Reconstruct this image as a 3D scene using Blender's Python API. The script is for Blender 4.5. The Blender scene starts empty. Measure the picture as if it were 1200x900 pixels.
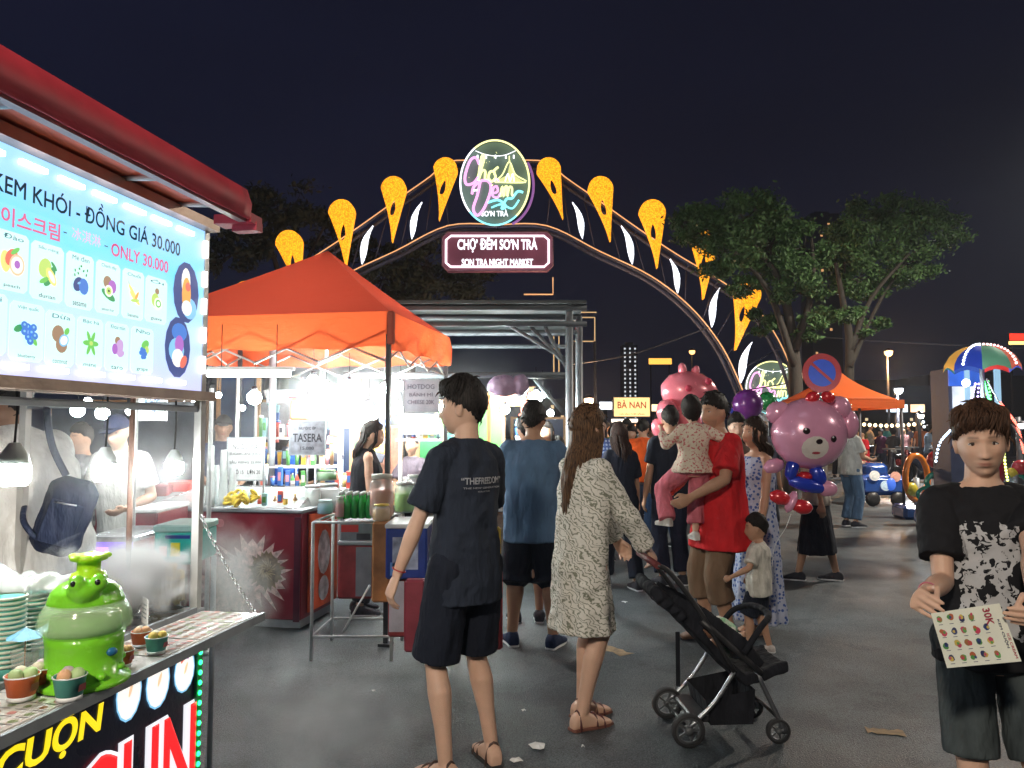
import bpy, math, random
import numpy as np
from mathutils import Vector, Matrix, Quaternion, noise
from mathutils.bvhtree import BVHTree

# ---------------------------------------------------------------- camera, world, light, exposure
R = math.radians
scn = bpy.context.scene
COL = scn.collection
random.seed(7)
rng = np.random.default_rng(7)
EYE = Vector((0, 0, 1.55)); PITCH = math.atan(53 / 900)
cam_d = bpy.data.cameras.new('camera'); cam = bpy.data.objects.new('camera', cam_d); COL.objects.link(cam)
cam_d.sensor_width = 36; cam_d.lens = 27; cam_d.clip_start = .05; cam_d.clip_end = 3000
cam.location = EYE; cam.rotation_euler = (R(90) + PITCH, 0, 0); scn.camera = cam

w = bpy.data.worlds.new('World'); scn.world = w; w.use_nodes = True
nt = w.node_tree; bg = nt.nodes['Background']
sky = nt.nodes.new('ShaderNodeTexSky'); sky.sky_type = 'NISHITA'; sky.sun_disc = False
sky.sun_elevation = R(-4); sky.sun_rotation = R(200)
mx = nt.nodes.new('ShaderNodeMix'); mx.data_type = 'RGBA'; mx.blend_type = 'ADD'; mx.inputs[0].default_value = 1
mx.inputs[7].default_value = (.115, .125, .29, 1)      # town glow on a night sky
tcw = nt.nodes.new('ShaderNodeTexCoord'); mpw = nt.nodes.new('ShaderNodeMapping'); mpw.inputs['Scale'].default_value = (1.2, 1.2, 2.5); nt.links.new(tcw.outputs['Generated'], mpw.inputs[0])
nz = nt.nodes.new('ShaderNodeTexNoise'); nz.inputs['Scale'].default_value = 1.6; nz.inputs['Detail'].default_value = 5; nt.links.new(mpw.outputs[0], nz.inputs['Vector'])
sxw = nt.nodes.new('ShaderNodeSeparateXYZ'); nt.links.new(tcw.outputs['Generated'], sxw.inputs[0])
mm = nt.nodes.new('ShaderNodeMath'); mm.operation = 'MULTIPLY_ADD'; mm.inputs[1].default_value = -.45; nt.links.new(sxw.outputs[0], mm.inputs[0]); nt.links.new(nz.outputs[0], mm.inputs[2])
crw = nt.nodes.new('ShaderNodeValToRGB'); crw.color_ramp.elements[0].position = .15; crw.color_ramp.elements[0].color = (.060, .064, .16, 1); crw.color_ramp.elements[1].position = .9; crw.color_ramp.elements[1].color = (.12, .135, .36, 1)
nt.links.new(mm.outputs[0], crw.inputs[0]); nt.links.new(crw.outputs[0], mx.inputs[7])
nt.links.new(sky.outputs[0], mx.inputs[6]); nt.links.new(mx.outputs[2], bg.inputs[0]); bg.inputs[1].default_value = .052

sun_d = bpy.data.lights.new('fill_sun', 'SUN'); sun = bpy.data.objects.new('fill_sun', sun_d); COL.objects.link(sun)
sun_d.energy = .05; sun_d.angle = R(20); sun_d.color = (.8, .88, 1); sun.rotation_euler = (R(35), 0, R(-20))  # weak fill added for soft ambient light, no moon stands there

scn.view_settings.view_transform = 'Standard'; scn.view_settings.look = 'None'
scn.view_settings.exposure = .3; scn.view_settings.gamma = 1
cy = scn.cycles
cy.use_denoising = True; cy.max_bounces = 6; cy.diffuse_bounces = 3; cy.glossy_bounces = 3
cy.transmission_bounces = 6; cy.transparent_max_bounces = 12; cy.volume_bounces = 1
cy.sample_clamp_indirect = 4; cy.sample_clamp_direct = 0; cy.caustics_reflective = False; cy.caustics_refractive = False
cy.volume_step_rate = 2.0; cy.volume_max_steps = 64
try: cy.use_light_tree = True
except Exception: pass

# ---------------------------------------------------------------- measuring: where in the place a seen point stands
def ray(px, py):
    f = Vector((0, math.cos(PITCH), math.sin(PITCH))); u = Vector((0, -math.sin(PITCH), math.cos(PITCH)))
    return f + Vector((1, 0, 0)) * ((px - 600) / 900) + u * ((450 - py) / 900)
def at(px, py, Y):
    r = ray(px, py); return EYE + r * (Y / r.y)
def onz(px, py, z=0.0):
    r = ray(px, py); return EYE + r * ((z - EYE.z) / r.z)

# ---------------------------------------------------------------- materials
MATS = {}
def _new(name):
    m = bpy.data.materials.new(name); m.use_nodes = True
    return m, m.node_tree, m.node_tree.nodes['Principled BSDF']
def mat(name, c=(.5, .5, .5), rough=.5, metal=0, em=0, ec=None, var=.18, sc=9, bump=.15, bsc=60, spec=.5, trans=0, alpha=1, coat=0, sub=0, attr=None, stretch=None, bdist=.01):
    if name in MATS: return MATS[name]
    m, t, b = _new(name); N = t.nodes; L = t.links
    c4 = (*c, 1)
    b.inputs['Base Color'].default_value = c4; b.inputs['Roughness'].default_value = rough; b.inputs['Metallic'].default_value = metal
    b.inputs['Specular IOR Level'].default_value = spec; b.inputs['Coat Weight'].default_value = coat
    b.inputs['Transmission Weight'].default_value = trans; b.inputs['Alpha'].default_value = alpha
    if sub: b.inputs['Subsurface Weight'].default_value = sub; b.inputs['Subsurface Radius'].default_value = (.012, .004, .002); b.inputs['Subsurface Scale'].default_value = 1
    if em: b.inputs['Emission Color'].default_value = (*(ec or c), 1); b.inputs['Emission Strength'].default_value = em
    tc = N.new('ShaderNodeTexCoord'); src = tc.outputs['Object']
    if stretch:
        mp = N.new('ShaderNodeMapping'); mp.inputs['Scale'].default_value = stretch; L.new(src, mp.inputs[0]); src = mp.outputs[0]
    if var and not em:
        n = N.new('ShaderNodeTexNoise'); n.inputs['Scale'].default_value = sc; n.inputs['Detail'].default_value = 5; L.new(src, n.inputs['Vector'])
        mr = N.new('ShaderNodeMapRange'); mr.inputs[1].default_value = .3; mr.inputs[2].default_value = .7; mr.inputs[3].default_value = 1 - var; mr.inputs[4].default_value = 1 + var
        L.new(n.outputs[0], mr.inputs[0])
        vm = N.new('ShaderNodeVectorMath'); vm.operation = 'SCALE'; L.new(mr.outputs[0], vm.inputs['Scale'])
        if attr:
            a = N.new('ShaderNodeAttribute'); a.attribute_name = attr; L.new(a.outputs['Color'], vm.inputs[0])
        else: vm.inputs[0].default_value = c
        L.new(vm.outputs[0], b.inputs['Base Color'])
        mr2 = N.new('ShaderNodeMapRange'); mr2.inputs[3].default_value = max(.02, rough - .12); mr2.inputs[4].default_value = min(1, rough + .12)
        L.new(n.outputs[0], mr2.inputs[0]); L.new(mr2.outputs[0], b.inputs['Roughness'])
    if bump:
        n2 = N.new('ShaderNodeTexNoise'); n2.inputs['Scale'].default_value = bsc; n2.inputs['Detail'].default_value = 4; L.new(src, n2.inputs['Vector'])
        bp = N.new('ShaderNodeBump'); bp.inputs['Strength'].default_value = bump; bp.inputs['Distance'].default_value = bdist
        L.new(n2.outputs[0], bp.inputs['Height']); L.new(bp.outputs[0], b.inputs['Normal'])
    MATS[name] = m; return m
def glow(name, c, s, pattern=None, psc=60, dark=.15):
    """a lamp, LED or lit film: emission, with beads or panel noise where asked"""
    if name in MATS: return MATS[name]
    m, t, b = _new(name); N = t.nodes; L = t.links
    b.inputs['Base Color'].default_value = (*[min(1, x * .6 + .05) for x in c], 1); b.inputs['Roughness'].default_value = .4
    b.inputs['Emission Color'].default_value = (*c, 1); b.inputs['Emission Strength'].default_value = s
    if pattern:
        tc = N.new('ShaderNodeTexCoord')
        if pattern == 'beads':
            v = N.new('ShaderNodeTexVoronoi'); v.inputs['Scale'].default_value = psc; L.new(tc.outputs['Object'], v.inputs['Vector'])
            mr = N.new('ShaderNodeMapRange'); mr.inputs[1].default_value = .15; mr.inputs[2].default_value = .7; mr.inputs[3].default_value = s * 1.3; mr.inputs[4].default_value = s * dark
            L.new(v.outputs['Distance'], mr.inputs[0]); L.new(mr.outputs[0], b.inputs['Emission Strength'])
        else:
            v = N.new('ShaderNodeTexNoise'); v.inputs['Scale'].default_value = psc; L.new(tc.outputs['Object'], v.inputs['Vector'])
            mr = N.new('ShaderNodeMapRange'); mr.inputs[1].default_value = .3; mr.inputs[2].default_value = .7; mr.inputs[3].default_value = s * (1 - dark); mr.inputs[4].default_value = s * (1 + dark)
            L.new(v.outputs[0], mr.inputs[0]); L.new(mr.outputs[0], b.inputs['Emission Strength'])
    MATS[name] = m; return m

# ---------------------------------------------------------------- mesh collecting
class MB:
    def __init__(s): s.v = []; s.f = []; s.m = []; s.mi = 0; s.smooth = []
    def add(s, vs, fs, smooth=True):
        o = len(s.v); s.v += [tuple(p) for p in vs]; s.f += [tuple(i + o for i in f) for f in fs]; s.m += [s.mi] * len(fs); s.smooth += [smooth] * len(fs); return s
    def box(s, c, d, rot=None, bev=0):
        x, y, z = [k / 2 for k in d]
        if bev:
            e = bev; vs = []; M = rot.to_matrix() if hasattr(rot, 'to_matrix') else rot
            for (sx, sy, sz) in [(a, b, c_) for a in (-1, 1) for b in (-1, 1) for c_ in (-1, 1)]:
                vs += [(sx * x, sy * (y - e), sz * (z - e)), (sx * (x - e), sy * y, sz * (z - e)), (sx * (x - e), sy * (y - e), sz * z)]
            import bmesh
            bm = bmesh.new(); [bm.verts.new(v) for v in vs]; bmesh.ops.convex_hull(bm, input=bm.verts[:]); bm.verts.index_update()
            V = [v.co.copy() for v in bm.verts]; F = [[v.index for v in f.verts] for f in bm.faces]; bm.free()
            if M: V = [M @ v for v in V]
            return s.add([Vector(c) + v for v in V], F, False)
        V = [Vector((a * x, b * y, c_ * z)) for a in (-1, 1) for b in (-1, 1) for c_ in (-1, 1)]
        if rot is not None:
            M = rot.to_matrix() if hasattr(rot, 'to_matrix') else rot
            V = [M @ v for v in V]
        F = [(0, 1, 3, 2), (4, 6, 7, 5), (0, 4, 5, 1), (2, 3, 7, 6), (0, 2, 6, 4), (1, 5, 7, 3)]
        return s.add([Vector(c) + v for v in V], F, False)
    def loft(s, rings, caps=True, smooth=True):
        n = len(rings[0]); V = [p for r in rings for p in r]; F = []
        for i in range(len(rings) - 1):
            for j in range(n):
                k = (j + 1) % n; F.append((i * n + j, i * n + k, (i + 1) * n + k, (i + 1) * n + j))
        o = len(s.v); s.add(V, F, smooth)
        if caps: s.add([], [], False); s.f += [tuple(o + j for j in reversed(range(n))), tuple(o + (len(rings) - 1) * n + j for j in range(n))]; s.m += [s.mi] * 2; s.smooth += [False] * 2
        return s
    def tube(s, a, b, r0, r1=None, n=8, caps=True):
        return s.path([a, b], [r0, r0 if r1 is None else r1], n, caps)
    def path(s, P, r, n=8, caps=True, flat=1.0, up=None):
        P = [Vector(p) for p in P]
        if not hasattr(r, '__len__'): r = [r] * len(P)
        rings = []; prev = None
        for i, p in enumerate(P):
            d = (P[min(i + 1, len(P) - 1)] - P[max(i - 1, 0)])
            if d.length < 1e-9: d = Vector((0, 0, 1))
            d.normalize()
            if prev is None:
                a = Vector(up) if up else (Vector((0, 0, 1)) if abs(d.z) < .9 else Vector((1, 0, 0)))
            else: a = prev
            a = (a - d * a.dot(d)); a.normalize(); b = d.cross(a); prev = a
            rings.append([p + a * math.cos(t) * r[i] + b * math.sin(t) * r[i] * flat for t in [2 * math.pi * k / n for k in range(n)]])
        return s.loft(rings, caps)
    def lathe(s, prof, c=(0, 0, 0), n=20, axis=None, sx=1, sy=1, caps=True):
        c = Vector(c); rings = [[Vector((max(r, 1e-4) * math.cos(2 * math.pi * k / n) * sx, max(r, 1e-4) * math.sin(2 * math.pi * k / n) * sy, z)) for k in range(n)] for r, z in prof]
        if axis is not None:
            q = Vector((0, 0, 1)).rotation_difference(Vector(axis)); rings = [[q @ p for p in r] for r in rings]
        return s.loft([[p + c for p in r] for r in rings], caps)
    def ball(s, c, r, n=12, m=8, rot=None):
        if not hasattr(r, '__len__'): r = (r, r, r)
        V = []; c = Vector(c)
        for i in range(m + 1):
            th = math.pi * i / m
            for j in range(n):
                ph = 2 * math.pi * j / n; p = Vector((math.sin(th) * math.cos(ph) * r[0], math.sin(th) * math.sin(ph) * r[1], math.cos(th) * r[2]))
                if rot: p = rot @ p
                V.append(c + p)
        F = [(i * n + j, (i + 1) * n + j, (i + 1) * n + (j + 1) % n, i * n + (j + 1) % n) for i in range(m) for j in range(n)]
        return s.add(V, F)
    def disc(s, c, rx, rz, y=0.004, n=20, rot=0):     # an ellipse in the xz plane, slab of thickness y
        P = [(math.cos(a) * rx, math.sin(a) * rz) for a in [2 * math.pi * k / n for k in range(n)]]
        return s.slab([(p[0] * math.cos(rot) - p[1] * math.sin(rot), p[0] * math.sin(rot) + p[1] * math.cos(rot)) for p in P], c, y)
    def slab(s, pts, c=(0, 0, 0), th=.01):             # polygon in xz, thick along y
        c = Vector(c); n = len(pts)
        V = [c + Vector((p[0], -th / 2, p[1])) for p in pts] + [c + Vector((p[0], th / 2, p[1])) for p in pts]
        F = [tuple(range(n)), tuple(reversed(range(n, 2 * n)))] + [(i, n + i, n + (i + 1) % n, (i + 1) % n) for i in range(n)]
        return s.add(V, F, False)
    def ribbon(s, quads):
        for q in quads: s.add(q, [(0, 1, 2, 3)], False)
        return s
    def mesh(s, name):
        me = bpy.data.meshes.new(name); me.from_pydata([tuple(v) for v in s.v], [], s.f); me.update()
        me.polygons.foreach_set('use_smooth', s.smooth); me.polygons.foreach_set('material_index', s.m); return me
    def build(s, name, mats, parent=None, loc=None, rz=None):
        me = s.mesh(name)
        for m in (mats if isinstance(mats, (list, tuple)) else [mats]): me.materials.append(m)
        return link(name, me, parent, loc, rz)
def link(name, me, parent=None, loc=None, rz=None):
    o = bpy.data.objects.new(name, me); COL.objects.link(o)
    if parent: o.parent = parent
    if loc is not None: o.location = loc
    if rz is not None: o.rotation_euler = (0, 0, rz)
    return o
def tag(o, label=None, cat=None, group=None, kind=None):
    if label: o['label'] = label
    if cat: o['category'] = cat
    if group: o['group'] = group
    if kind: o['kind'] = kind
    return o
def thing(name, label, cat, loc=(0, 0, 0), rz=0, group=None):
    o = bpy.data.objects.new(name, None); COL.objects.link(o); o.empty_display_size = .1
    o.location = loc; o.rotation_euler = (0, 0, rz); return tag(o, label, cat, group)
def kids(o): return [c for c in bpy.data.objects if c.parent == o]
def copy_tree(o, kd=None, parent=None):
    c = o.copy(); COL.objects.link(c); c.parent = parent
    for ch in (kd if kd is not None else kids(o)): copy_tree(ch, None, c)
    return c
def place(o, loc, rz=0, label=None, group=None):
    o.location = loc; o.rotation_euler = (0, 0, rz)
    return tag(o, label, None, group)

def text_mesh(s, size=1, w=1.0, bold=0, ext=0, shear=0, align='CENTER', space=1.0, res=3, line=1.0):
    c = bpy.data.curves.new('lettering', 'FONT'); c.body = s; c.size = size; c.bevel_depth = bold; c.bevel_resolution = 0; c.extrude = ext; c.shear = shear
    c.align_x = align; c.align_y = 'CENTER'; c.space_character = space; c.resolution_u = res; c.space_line = line
    o = bpy.data.objects.new('lettering', c); COL.objects.link(o)
    me = bpy.data.meshes.new_from_object(o.evaluated_get(bpy.context.evaluated_depsgraph_get()))
    bpy.data.objects.remove(o); bpy.data.curves.remove(c)
    if w != 1.0:
        for v in me.vertices: v.co.x *= w
    return me
def text(name, s, m, parent, M, fit=None, **k):
    """lettering in the xz plane of M (facing -y); fit=(width,height) scales it to size"""
    me = text_mesh(s, **k)
    if not me.vertices: return None
    co = np.empty(len(me.vertices) * 3); me.vertices.foreach_get('co', co); co = co.reshape(-1, 3)
    if fit:
        lo, hi = co.min(0), co.max(0); co[:, :2] -= (lo[:2] + hi[:2]) / 2
        if fit[0]: co[:, 0] *= fit[0] / max(1e-6, hi[0] - lo[0])
        if fit[1]: co[:, 1] *= fit[1] / max(1e-6, hi[1] - lo[1])
    if fit and fit[1]: co[:, 2] *= fit[1] * .2 if not k.get('ext') else 1
    new = np.stack([co[:, 0], -co[:, 2], co[:, 1]], 1)
    Mn = np.array(M); new = new @ Mn[:3, :3].T + Mn[:3, 3]
    me.vertices.foreach_set('co', new.ravel().astype(np.float32)); me.update(); me.materials.append(m); me.name = name
    return link(name, me, parent)
def TM(x=0, y=0, z=0, rz=0, rx=0, ry=0): return Matrix.Translation((x, y, z)) @ Matrix.Rotation(rz, 4, 'Z') @ Matrix.Rotation(ry, 4, 'Y') @ Matrix.Rotation(rx, 4, 'X')
def remesh(mb_mesh, vox, smooth=2, disp=0, dsc=.2):
    o = bpy.data.objects.new('tmp', mb_mesh); COL.objects.link(o)
    m = o.modifiers.new('r', 'REMESH'); m.mode = 'VOXEL'; m.voxel_size = vox; m.use_smooth_shade = True
    if disp:
        tx = bpy.data.textures.new('folds', 'CLOUDS'); tx.noise_scale = dsc
        d = o.modifiers.new('d', 'DISPLACE'); d.texture = tx; d.strength = disp; d.mid_level = .38
    if smooth:
        k = o.modifiers.new('s', 'SMOOTH'); k.factor = .5; k.iterations = smooth
    me = bpy.data.meshes.new_from_object(o.evaluated_get(bpy.context.evaluated_depsgraph_get()))
    bpy.data.objects.remove(o); bpy.data.meshes.remove(mb_mesh); return me
def catmull(P, k=6):
    P = [Vector(p) for p in P]; Q = [P[0]] + P + [P[-1]]; out = []
    for i in range(1, len(Q) - 2):
        for j in range(k):
            t = j / k; a, b, c, d = Q[i - 1], Q[i], Q[i + 1], Q[i + 2]
            out.append(.5 * ((2 * b) + (c - a) * t + (2 * a - 5 * b + 4 * c - d) * t * t + (3 * b - a - 3 * c + d) * t ** 3))
    return out + [P[-1]]

# common materials
steel = mat('stainless steel', (.55, .56, .58), .28, .9, bump=.05)
galv = mat('galvanised tube', (.33, .36, .39), .5, .5, bump=.1)
blackm = mat('black painted metal', (.02, .02, .022), .4)
darkm = mat('dark steel', (.06, .06, .07), .5, .4)
white = mat('white plastic', (.75, .76, .77), .4)
cord = mat('black rubber cord', (.01, .01, .01), .6)
paper = mat('white paper', (.8, .8, .78), .7, bump=.05)
woodm = mat('pale wood', (.45, .25, .12), .6, stretch=(4, 4, 30))
bulbm = glow('lit bulb glass', (1, .96, .9), 130)
def glassm(name='clear plastic', c=(.8, .85, .83), a=.16):
    """thin clear film: mostly see-through with a gloss"""
    if name in MATS: return MATS[name]
    m, t, b = _new(name); b.inputs['Base Color'].default_value = (*c, 1); b.inputs['Roughness'].default_value = .12; b.inputs['Alpha'].default_value = a; b.inputs['Specular IOR Level'].default_value = .8
    MATS[name] = m; return m
clear = glassm()
# ---------------------------------------------------------------- people
def sstep(a, b, x): t = np.clip((x - a) / (b - a), 0, 1); return t * t * (3 - 2 * t)
def skin(c, name):
    return mat('skin ' + name, c, .5, var=.07, sc=14, bump=.05, bsc=220, spec=.4, attr='tint', sub=.06)
SKINC = {'light': (.64, .40, .29), 'mid': (.48, .275, .18), 'tan': (.38, .21, .13), 'deep': (.2, .1, .06)}
HEADR = (.077, .097, .121)
def head_surface(d, feat=1.0, fem=False):
    """radius field of a head along unit directions d (n x 3, y forward)"""
    x, y, z = d[:, 0] * HEADR[0], d[:, 1] * HEADR[1], d[:, 2] * HEADR[2]
    t = np.clip(-z / HEADR[2], 0, 1)
    x = x * (1 - (.34 if fem else .26) * t ** 1.5); y = y * (1 - .10 * t) + .012 * t * (y > -9)
    back = np.clip(-d[:, 1], 0, 1); z = z + back * .008; y = y - back * .004 * (z > 0)
    front = np.clip(d[:, 1], 0, 1) ** .5
    y = np.where(d[:, 1] > 0, y * (1 - .06 * np.abs(d[:, 0])), y)
    def g(cx, cz, sx, sz): return np.exp(-((np.abs(x) - cx) / sx) ** 2 - ((z - cz) / sz) ** 2)
    dy = np.zeros_like(x)
    if feat:
        ramp = sstep(.020, -.040, z) if False else np.clip((.018 - z) / .055, 0, 1)
        nose = np.exp(-(x / (.0085 + .007 * ramp)) ** 2) * ramp ** 1.3 * sstep(-.050, -.038, z)
        dy += .023 * nose + .007 * g(.012, -.036, .008, .008)
        dy += .006 * np.exp(-((z - .030) / .012) ** 2) * np.exp(-(x / .05) ** 2)
        dy -= .013 * g(.031, .010, .016, .011)
        dy += .010 * np.exp(-(x / .024) ** 2) * np.exp(-((z + .062) / .012) ** 2)
        dy += .006 * np.exp(-(x / .021) ** 2) * (np.exp(-((z + .057) / .004) ** 2) + np.exp(-((z + .069) / .005) ** 2))
        dy -= .006 * np.exp(-(x / .024) ** 2) * np.exp(-((z + .0632) / .0022) ** 2)
        dy += .010 * np.exp(-(x / .022) ** 2) * np.exp(-((z + .099) / .014) ** 2)
        dy -= .004 * np.exp(-(x / .025) ** 2) * np.exp(-((z + .081) / .006) ** 2)
        dy += .006 * g(.046, -.020, .018, .018)
        dy *= feat * sstep(.1, .5, d[:, 1])
    return np.stack([x, y + dy, z], 1)
def dirs(nu, nv):
    th = np.linspace(.0001, math.pi - .0001, nv); ph = np.linspace(0, 2 * math.pi, nu, endpoint=False)
    T, P = np.meshgrid(th, ph, indexing='ij')
    D = np.stack([np.sin(T) * np.cos(P), np.sin(T) * np.sin(P), np.cos(T)], -1).reshape(-1, 3)
    F = [(i * nu + j, (i + 1) * nu + j, (i + 1) * nu + (j + 1) % nu, i * nu + (j + 1) % nu) for i in range(nv - 1) for j in range(nu)]
    return D, F
def ik(a, b, l1, l2, pole):
    a, b = Vector(a), Vector(b); d = b - a; L = d.length
    if L > (l1 + l2) * .999: b = a + d.normalized() * (l1 + l2) * .999; d = b - a; L = d.length
    u = d.normalized(); x = (l1 * l1 - l2 * l2 + L * L) / (2 * L); h = math.sqrt(max(0, l1 * l1 - x * x))
    p = Vector(pole); p = p - u * p.dot(u); p.normalize()
    return a + u * x + p * h, b
class Body:
    def __init__(s, fem=False, build=1.0, lean=0, twist=0, side=0, head=(0, 0, 0), hl=None, hr=None, el=None, er=None, fl=None, fr=None, headk=1.0, hips=1.0, sh=1.0,
                 thl=None, thr=None, pl=None, pr=None, curl=.35, kl=None, kr=None, pelvis=0.0):
        s.fem, s.b, s.lean, s.twist, s.hk, s.side, s.curl, s.dz = fem, build, lean, twist, headk, side, curl, pelvis
        s.RU = Matrix.Rotation(twist, 3, 'Z') @ Matrix.Rotation(-lean, 3, 'X') @ Matrix.Rotation(side, 3, 'Y')
        s.piv = Vector((0, 0, .93))
        sw = (.142 if fem else .163) * sh * (.6 + .4 * build)
        s.S = {-1: s.U((-sw, -.005, 1.372)), 1: s.U((sw, -.005, 1.372))}
        hl = hl or (-.27, .02, .80); hr = hr or (.27, .02, .80)
        s.E = {}; s.W = {}
        for k, h, e in ((-1, hl, el), (1, hr, er)):
            s.E[k], s.W[k] = ik(s.S[k], h, .285, .255, e or (k * .35, -1, 0))
        s.H = {k: Vector((k * (.092 if fem else .088), 0, .89 + s.dz)) for k in (-1, 1)}
        s.A = {}; s.K = {}; s.fy = {}
        for k, f, kp in ((-1, fl, kl), (1, fr, kr)):
            f = f or (k * .10, -.01, -k * .12); z = f[3] if len(f) > 3 else .085
            s.K[k], s.A[k] = ik(s.H[k], (f[0], f[1], z), .42, .405, kp or (k * .05, 1, 0)); s.fy[k] = f[2]
        s.HM = (Matrix.Translation(s.U((0, .008, 1.505))) @ s.RU.to_4x4() @ Matrix.Rotation(head[0], 4, 'Z') @ Matrix.Rotation(-head[1], 4, 'X') @ Matrix.Rotation(head[2], 4, 'Y')
                @ Matrix.Translation((0, .012, .078 * headk + .002)) @ Matrix.Scale(headk, 4))
        s.th = {-1: thl, 1: thr}; s.pd = {-1: pl, 1: pr}
    def U(s, p):
        p = Vector(p); t = min(1, max(0, (p.z - .90) / .25)); t = t * t * (3 - 2 * t)
        p = p + Vector((0, 0, s.dz))
        q = s.piv + Vector((0, 0, s.dz)) + s.RU @ (p - s.piv - Vector((0, 0, s.dz))); return p.lerp(q, t)
    def ring(s, z, rx, ry, cy=0, n=28, sq=1.0, cx=0, wav=0, nw=7, ph=0):
        out = []
        for k in range(n):
            a = 2 * math.pi * k / n; c, q = math.cos(a), math.sin(a)
            e = 1 + wav * math.sin(nw * a + ph)
            out.append(s.U((cx + rx * e * math.copysign(abs(c) ** sq, c), cy + ry * e * math.copysign(abs(q) ** sq, q), z)))
        return out
    def torso(s):
        if s.fem: T = [(.79, .125, .085, -.01), (.87, .172, .115, -.01), (.96, .150, .100, 0), (1.06, .125, .088, 0), (1.15, .130, .095, .005), (1.25, .150, .118, .012), (1.33, .150, .100, 0), (1.40, .115, .075, -.01), (1.44, .062, .055, -.01)]
        else: T = [(.79, .125, .09, 0), (.88, .160, .105, 0), (.97, .150, .102, 0), (1.06, .148, .100, 0), (1.16, .158, .108, 0), (1.28, .172, .118, 0), (1.35, .166, .100, 0), (1.40, .130, .080, 0), (1.44, .085, .066, 0), (1.47, .060, .056, 0)]
        return [(z, rx * s.b, ry * (.4 + .6 * s.b), c) for z, rx, ry, c in T]
    def limb_mesh(s, mb):
        b = .5 + .5 * s.b; f = .86 if s.fem else 1
        for k in (-1, 1):
            S, E, W = s.S[k], s.E[k], s.W[k]
            mb.ball(S, .053 * b * f, 14, 10); mb.path([s.U((k * .03, -.005, 1.415)), S], [.045, .050 * b * f], 12)
            M1 = S.lerp(E, .4); mb.path([S, M1, E], [.047 * b * f, .046 * b * f, .037 * b * f], 14)
            mb.ball(E, .037 * b * f, 12, 8)
            M2 = E.lerp(W, .3); mb.path([E, M2, W], [.037 * b * f, .041 * b * f, .024 * b * f], 14)
            s.hand(mb, k)
            Hh, K, A = s.H[k], s.K[k], s.A[k]
            mb.ball(Hh, (.082 * b, .09 * b, .09 * b), 14, 10)
            mb.path([Hh, Hh.lerp(K, .5), K], [.088 * b, .074 * b, .052 * b], 16); mb.ball(K, .053 * b, 12, 8)
            d = (A - K).normalized(); bk = Vector((0, -.012, 0))
            mb.path([K, K.lerp(A, .3) + bk, K.lerp(A, .65) + bk * .6, A], [.050 * b, .057 * b * (.95 if s.fem else 1.05), .042 * b, .035 * b], 16)
            s.foot(mb, k, 0)
    def foot(s, mb, k, grow=0, z0=None, shape=None):
        A = s.A[k]; a = s.fy[k]; fw = Vector((math.sin(-a), math.cos(-a), 0)) if True else None
        fw = Vector((-math.sin(a), math.cos(a), 0)); sd = Vector((fw.y, -fw.x, 0)); base = A.z - .085
        prof = shape or [(-.068, .024, .05), (-.055, .033, .075), (-.02, .036, .098), (.03, .038, .082), (.08, .044, .058), (.125, .045, .042), (.16, .038, .032), (.178, .022, .022)]
        rings = []
        for y, wd, h in prof:
            wd += grow; h += grow; rr = []
            for j in range(14):
                t = 2 * math.pi * j / 14; c, q = math.cos(t), math.sin(t)
                rr.append(Vector((A.x, A.y, base)) + fw * (y * (1 + grow * 6)) + sd * (wd * math.copysign(abs(c) ** .7, c)) + Vector((0, 0, max(0, h / 2 + h / 2 * math.copysign(abs(q) ** .7, q)))))
            rings.append(rr)
        mb.loft(rings)
    def hand(s, mb, k):
        W = s.W[k]; a = (W - s.E[k]).normalized()
        th = Vector(s.th[k] or (0, 1, 0)); th = (th - a * th.dot(a)).normalized()
        pd = Vector(s.pd[k]) if s.pd[k] else Vector((-k, 0, 0)); pd = (pd - a * pd.dot(a) - th * pd.dot(th)); pd = pd.normalized() if pd.length > .05 else a.cross(th) * k
        c = s.curl if not isinstance(s.curl, dict) else s.curl[k]
        P = W + a * .045
        mb.path([W - a * .02, W + a * .02, W + a * .06, W + a * .092], [.026, .035, .041, .038], 14, True, .40, th)
        F = [(.030, .072, .0085), (.010, .080, .009), (-.011, .075, .0085), (-.031, .060, .0078)]
        for i, (o, L, r) in enumerate(F):
            q = W + a * (.088 - abs(o) * .25) + th * o; d = a.copy(); pts = [q - a * .02]
            for j, fr in enumerate((.45, .3, .25)):
                ang = c * (1.0, 1.2, .9)[j] * (1 + .12 * i)
                d = (d * math.cos(ang) + pd * math.sin(ang)).normalized()
                if j == 0: pts.append(q)
                q = q + d * L * fr; pts.append(q)
                # next bend rotates within the plane of d and pd
                pdn = (pd * math.cos(ang) - a * math.sin(ang)); 
                pd_l = (pd - d * pd.dot(d)); pd_l = pd_l.normalized() if pd_l.length > .05 else -a
                pd_i = pd_l
                if j < 2: a_i = d
                pd_s = pd_l; pd = pd  # keep palm direction
            mb.path(pts, [r, r, r * .97, r * .9, r * .7], 8); mb.ball(pts[-1], r * .75, 8, 6)
        t0 = W + a * .025 + th * .022; t1 = W + a * .06 + th * .052 + pd * (.01 + .02 * c); t2 = W + a * .092 + th * (.056 - .02 * c) + pd * (.015 + .03 * c)
        mb.path([t0, t1, t2], [.014, .0115, .008], 8); mb.ball(t2, .0085, 8, 6)
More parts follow.
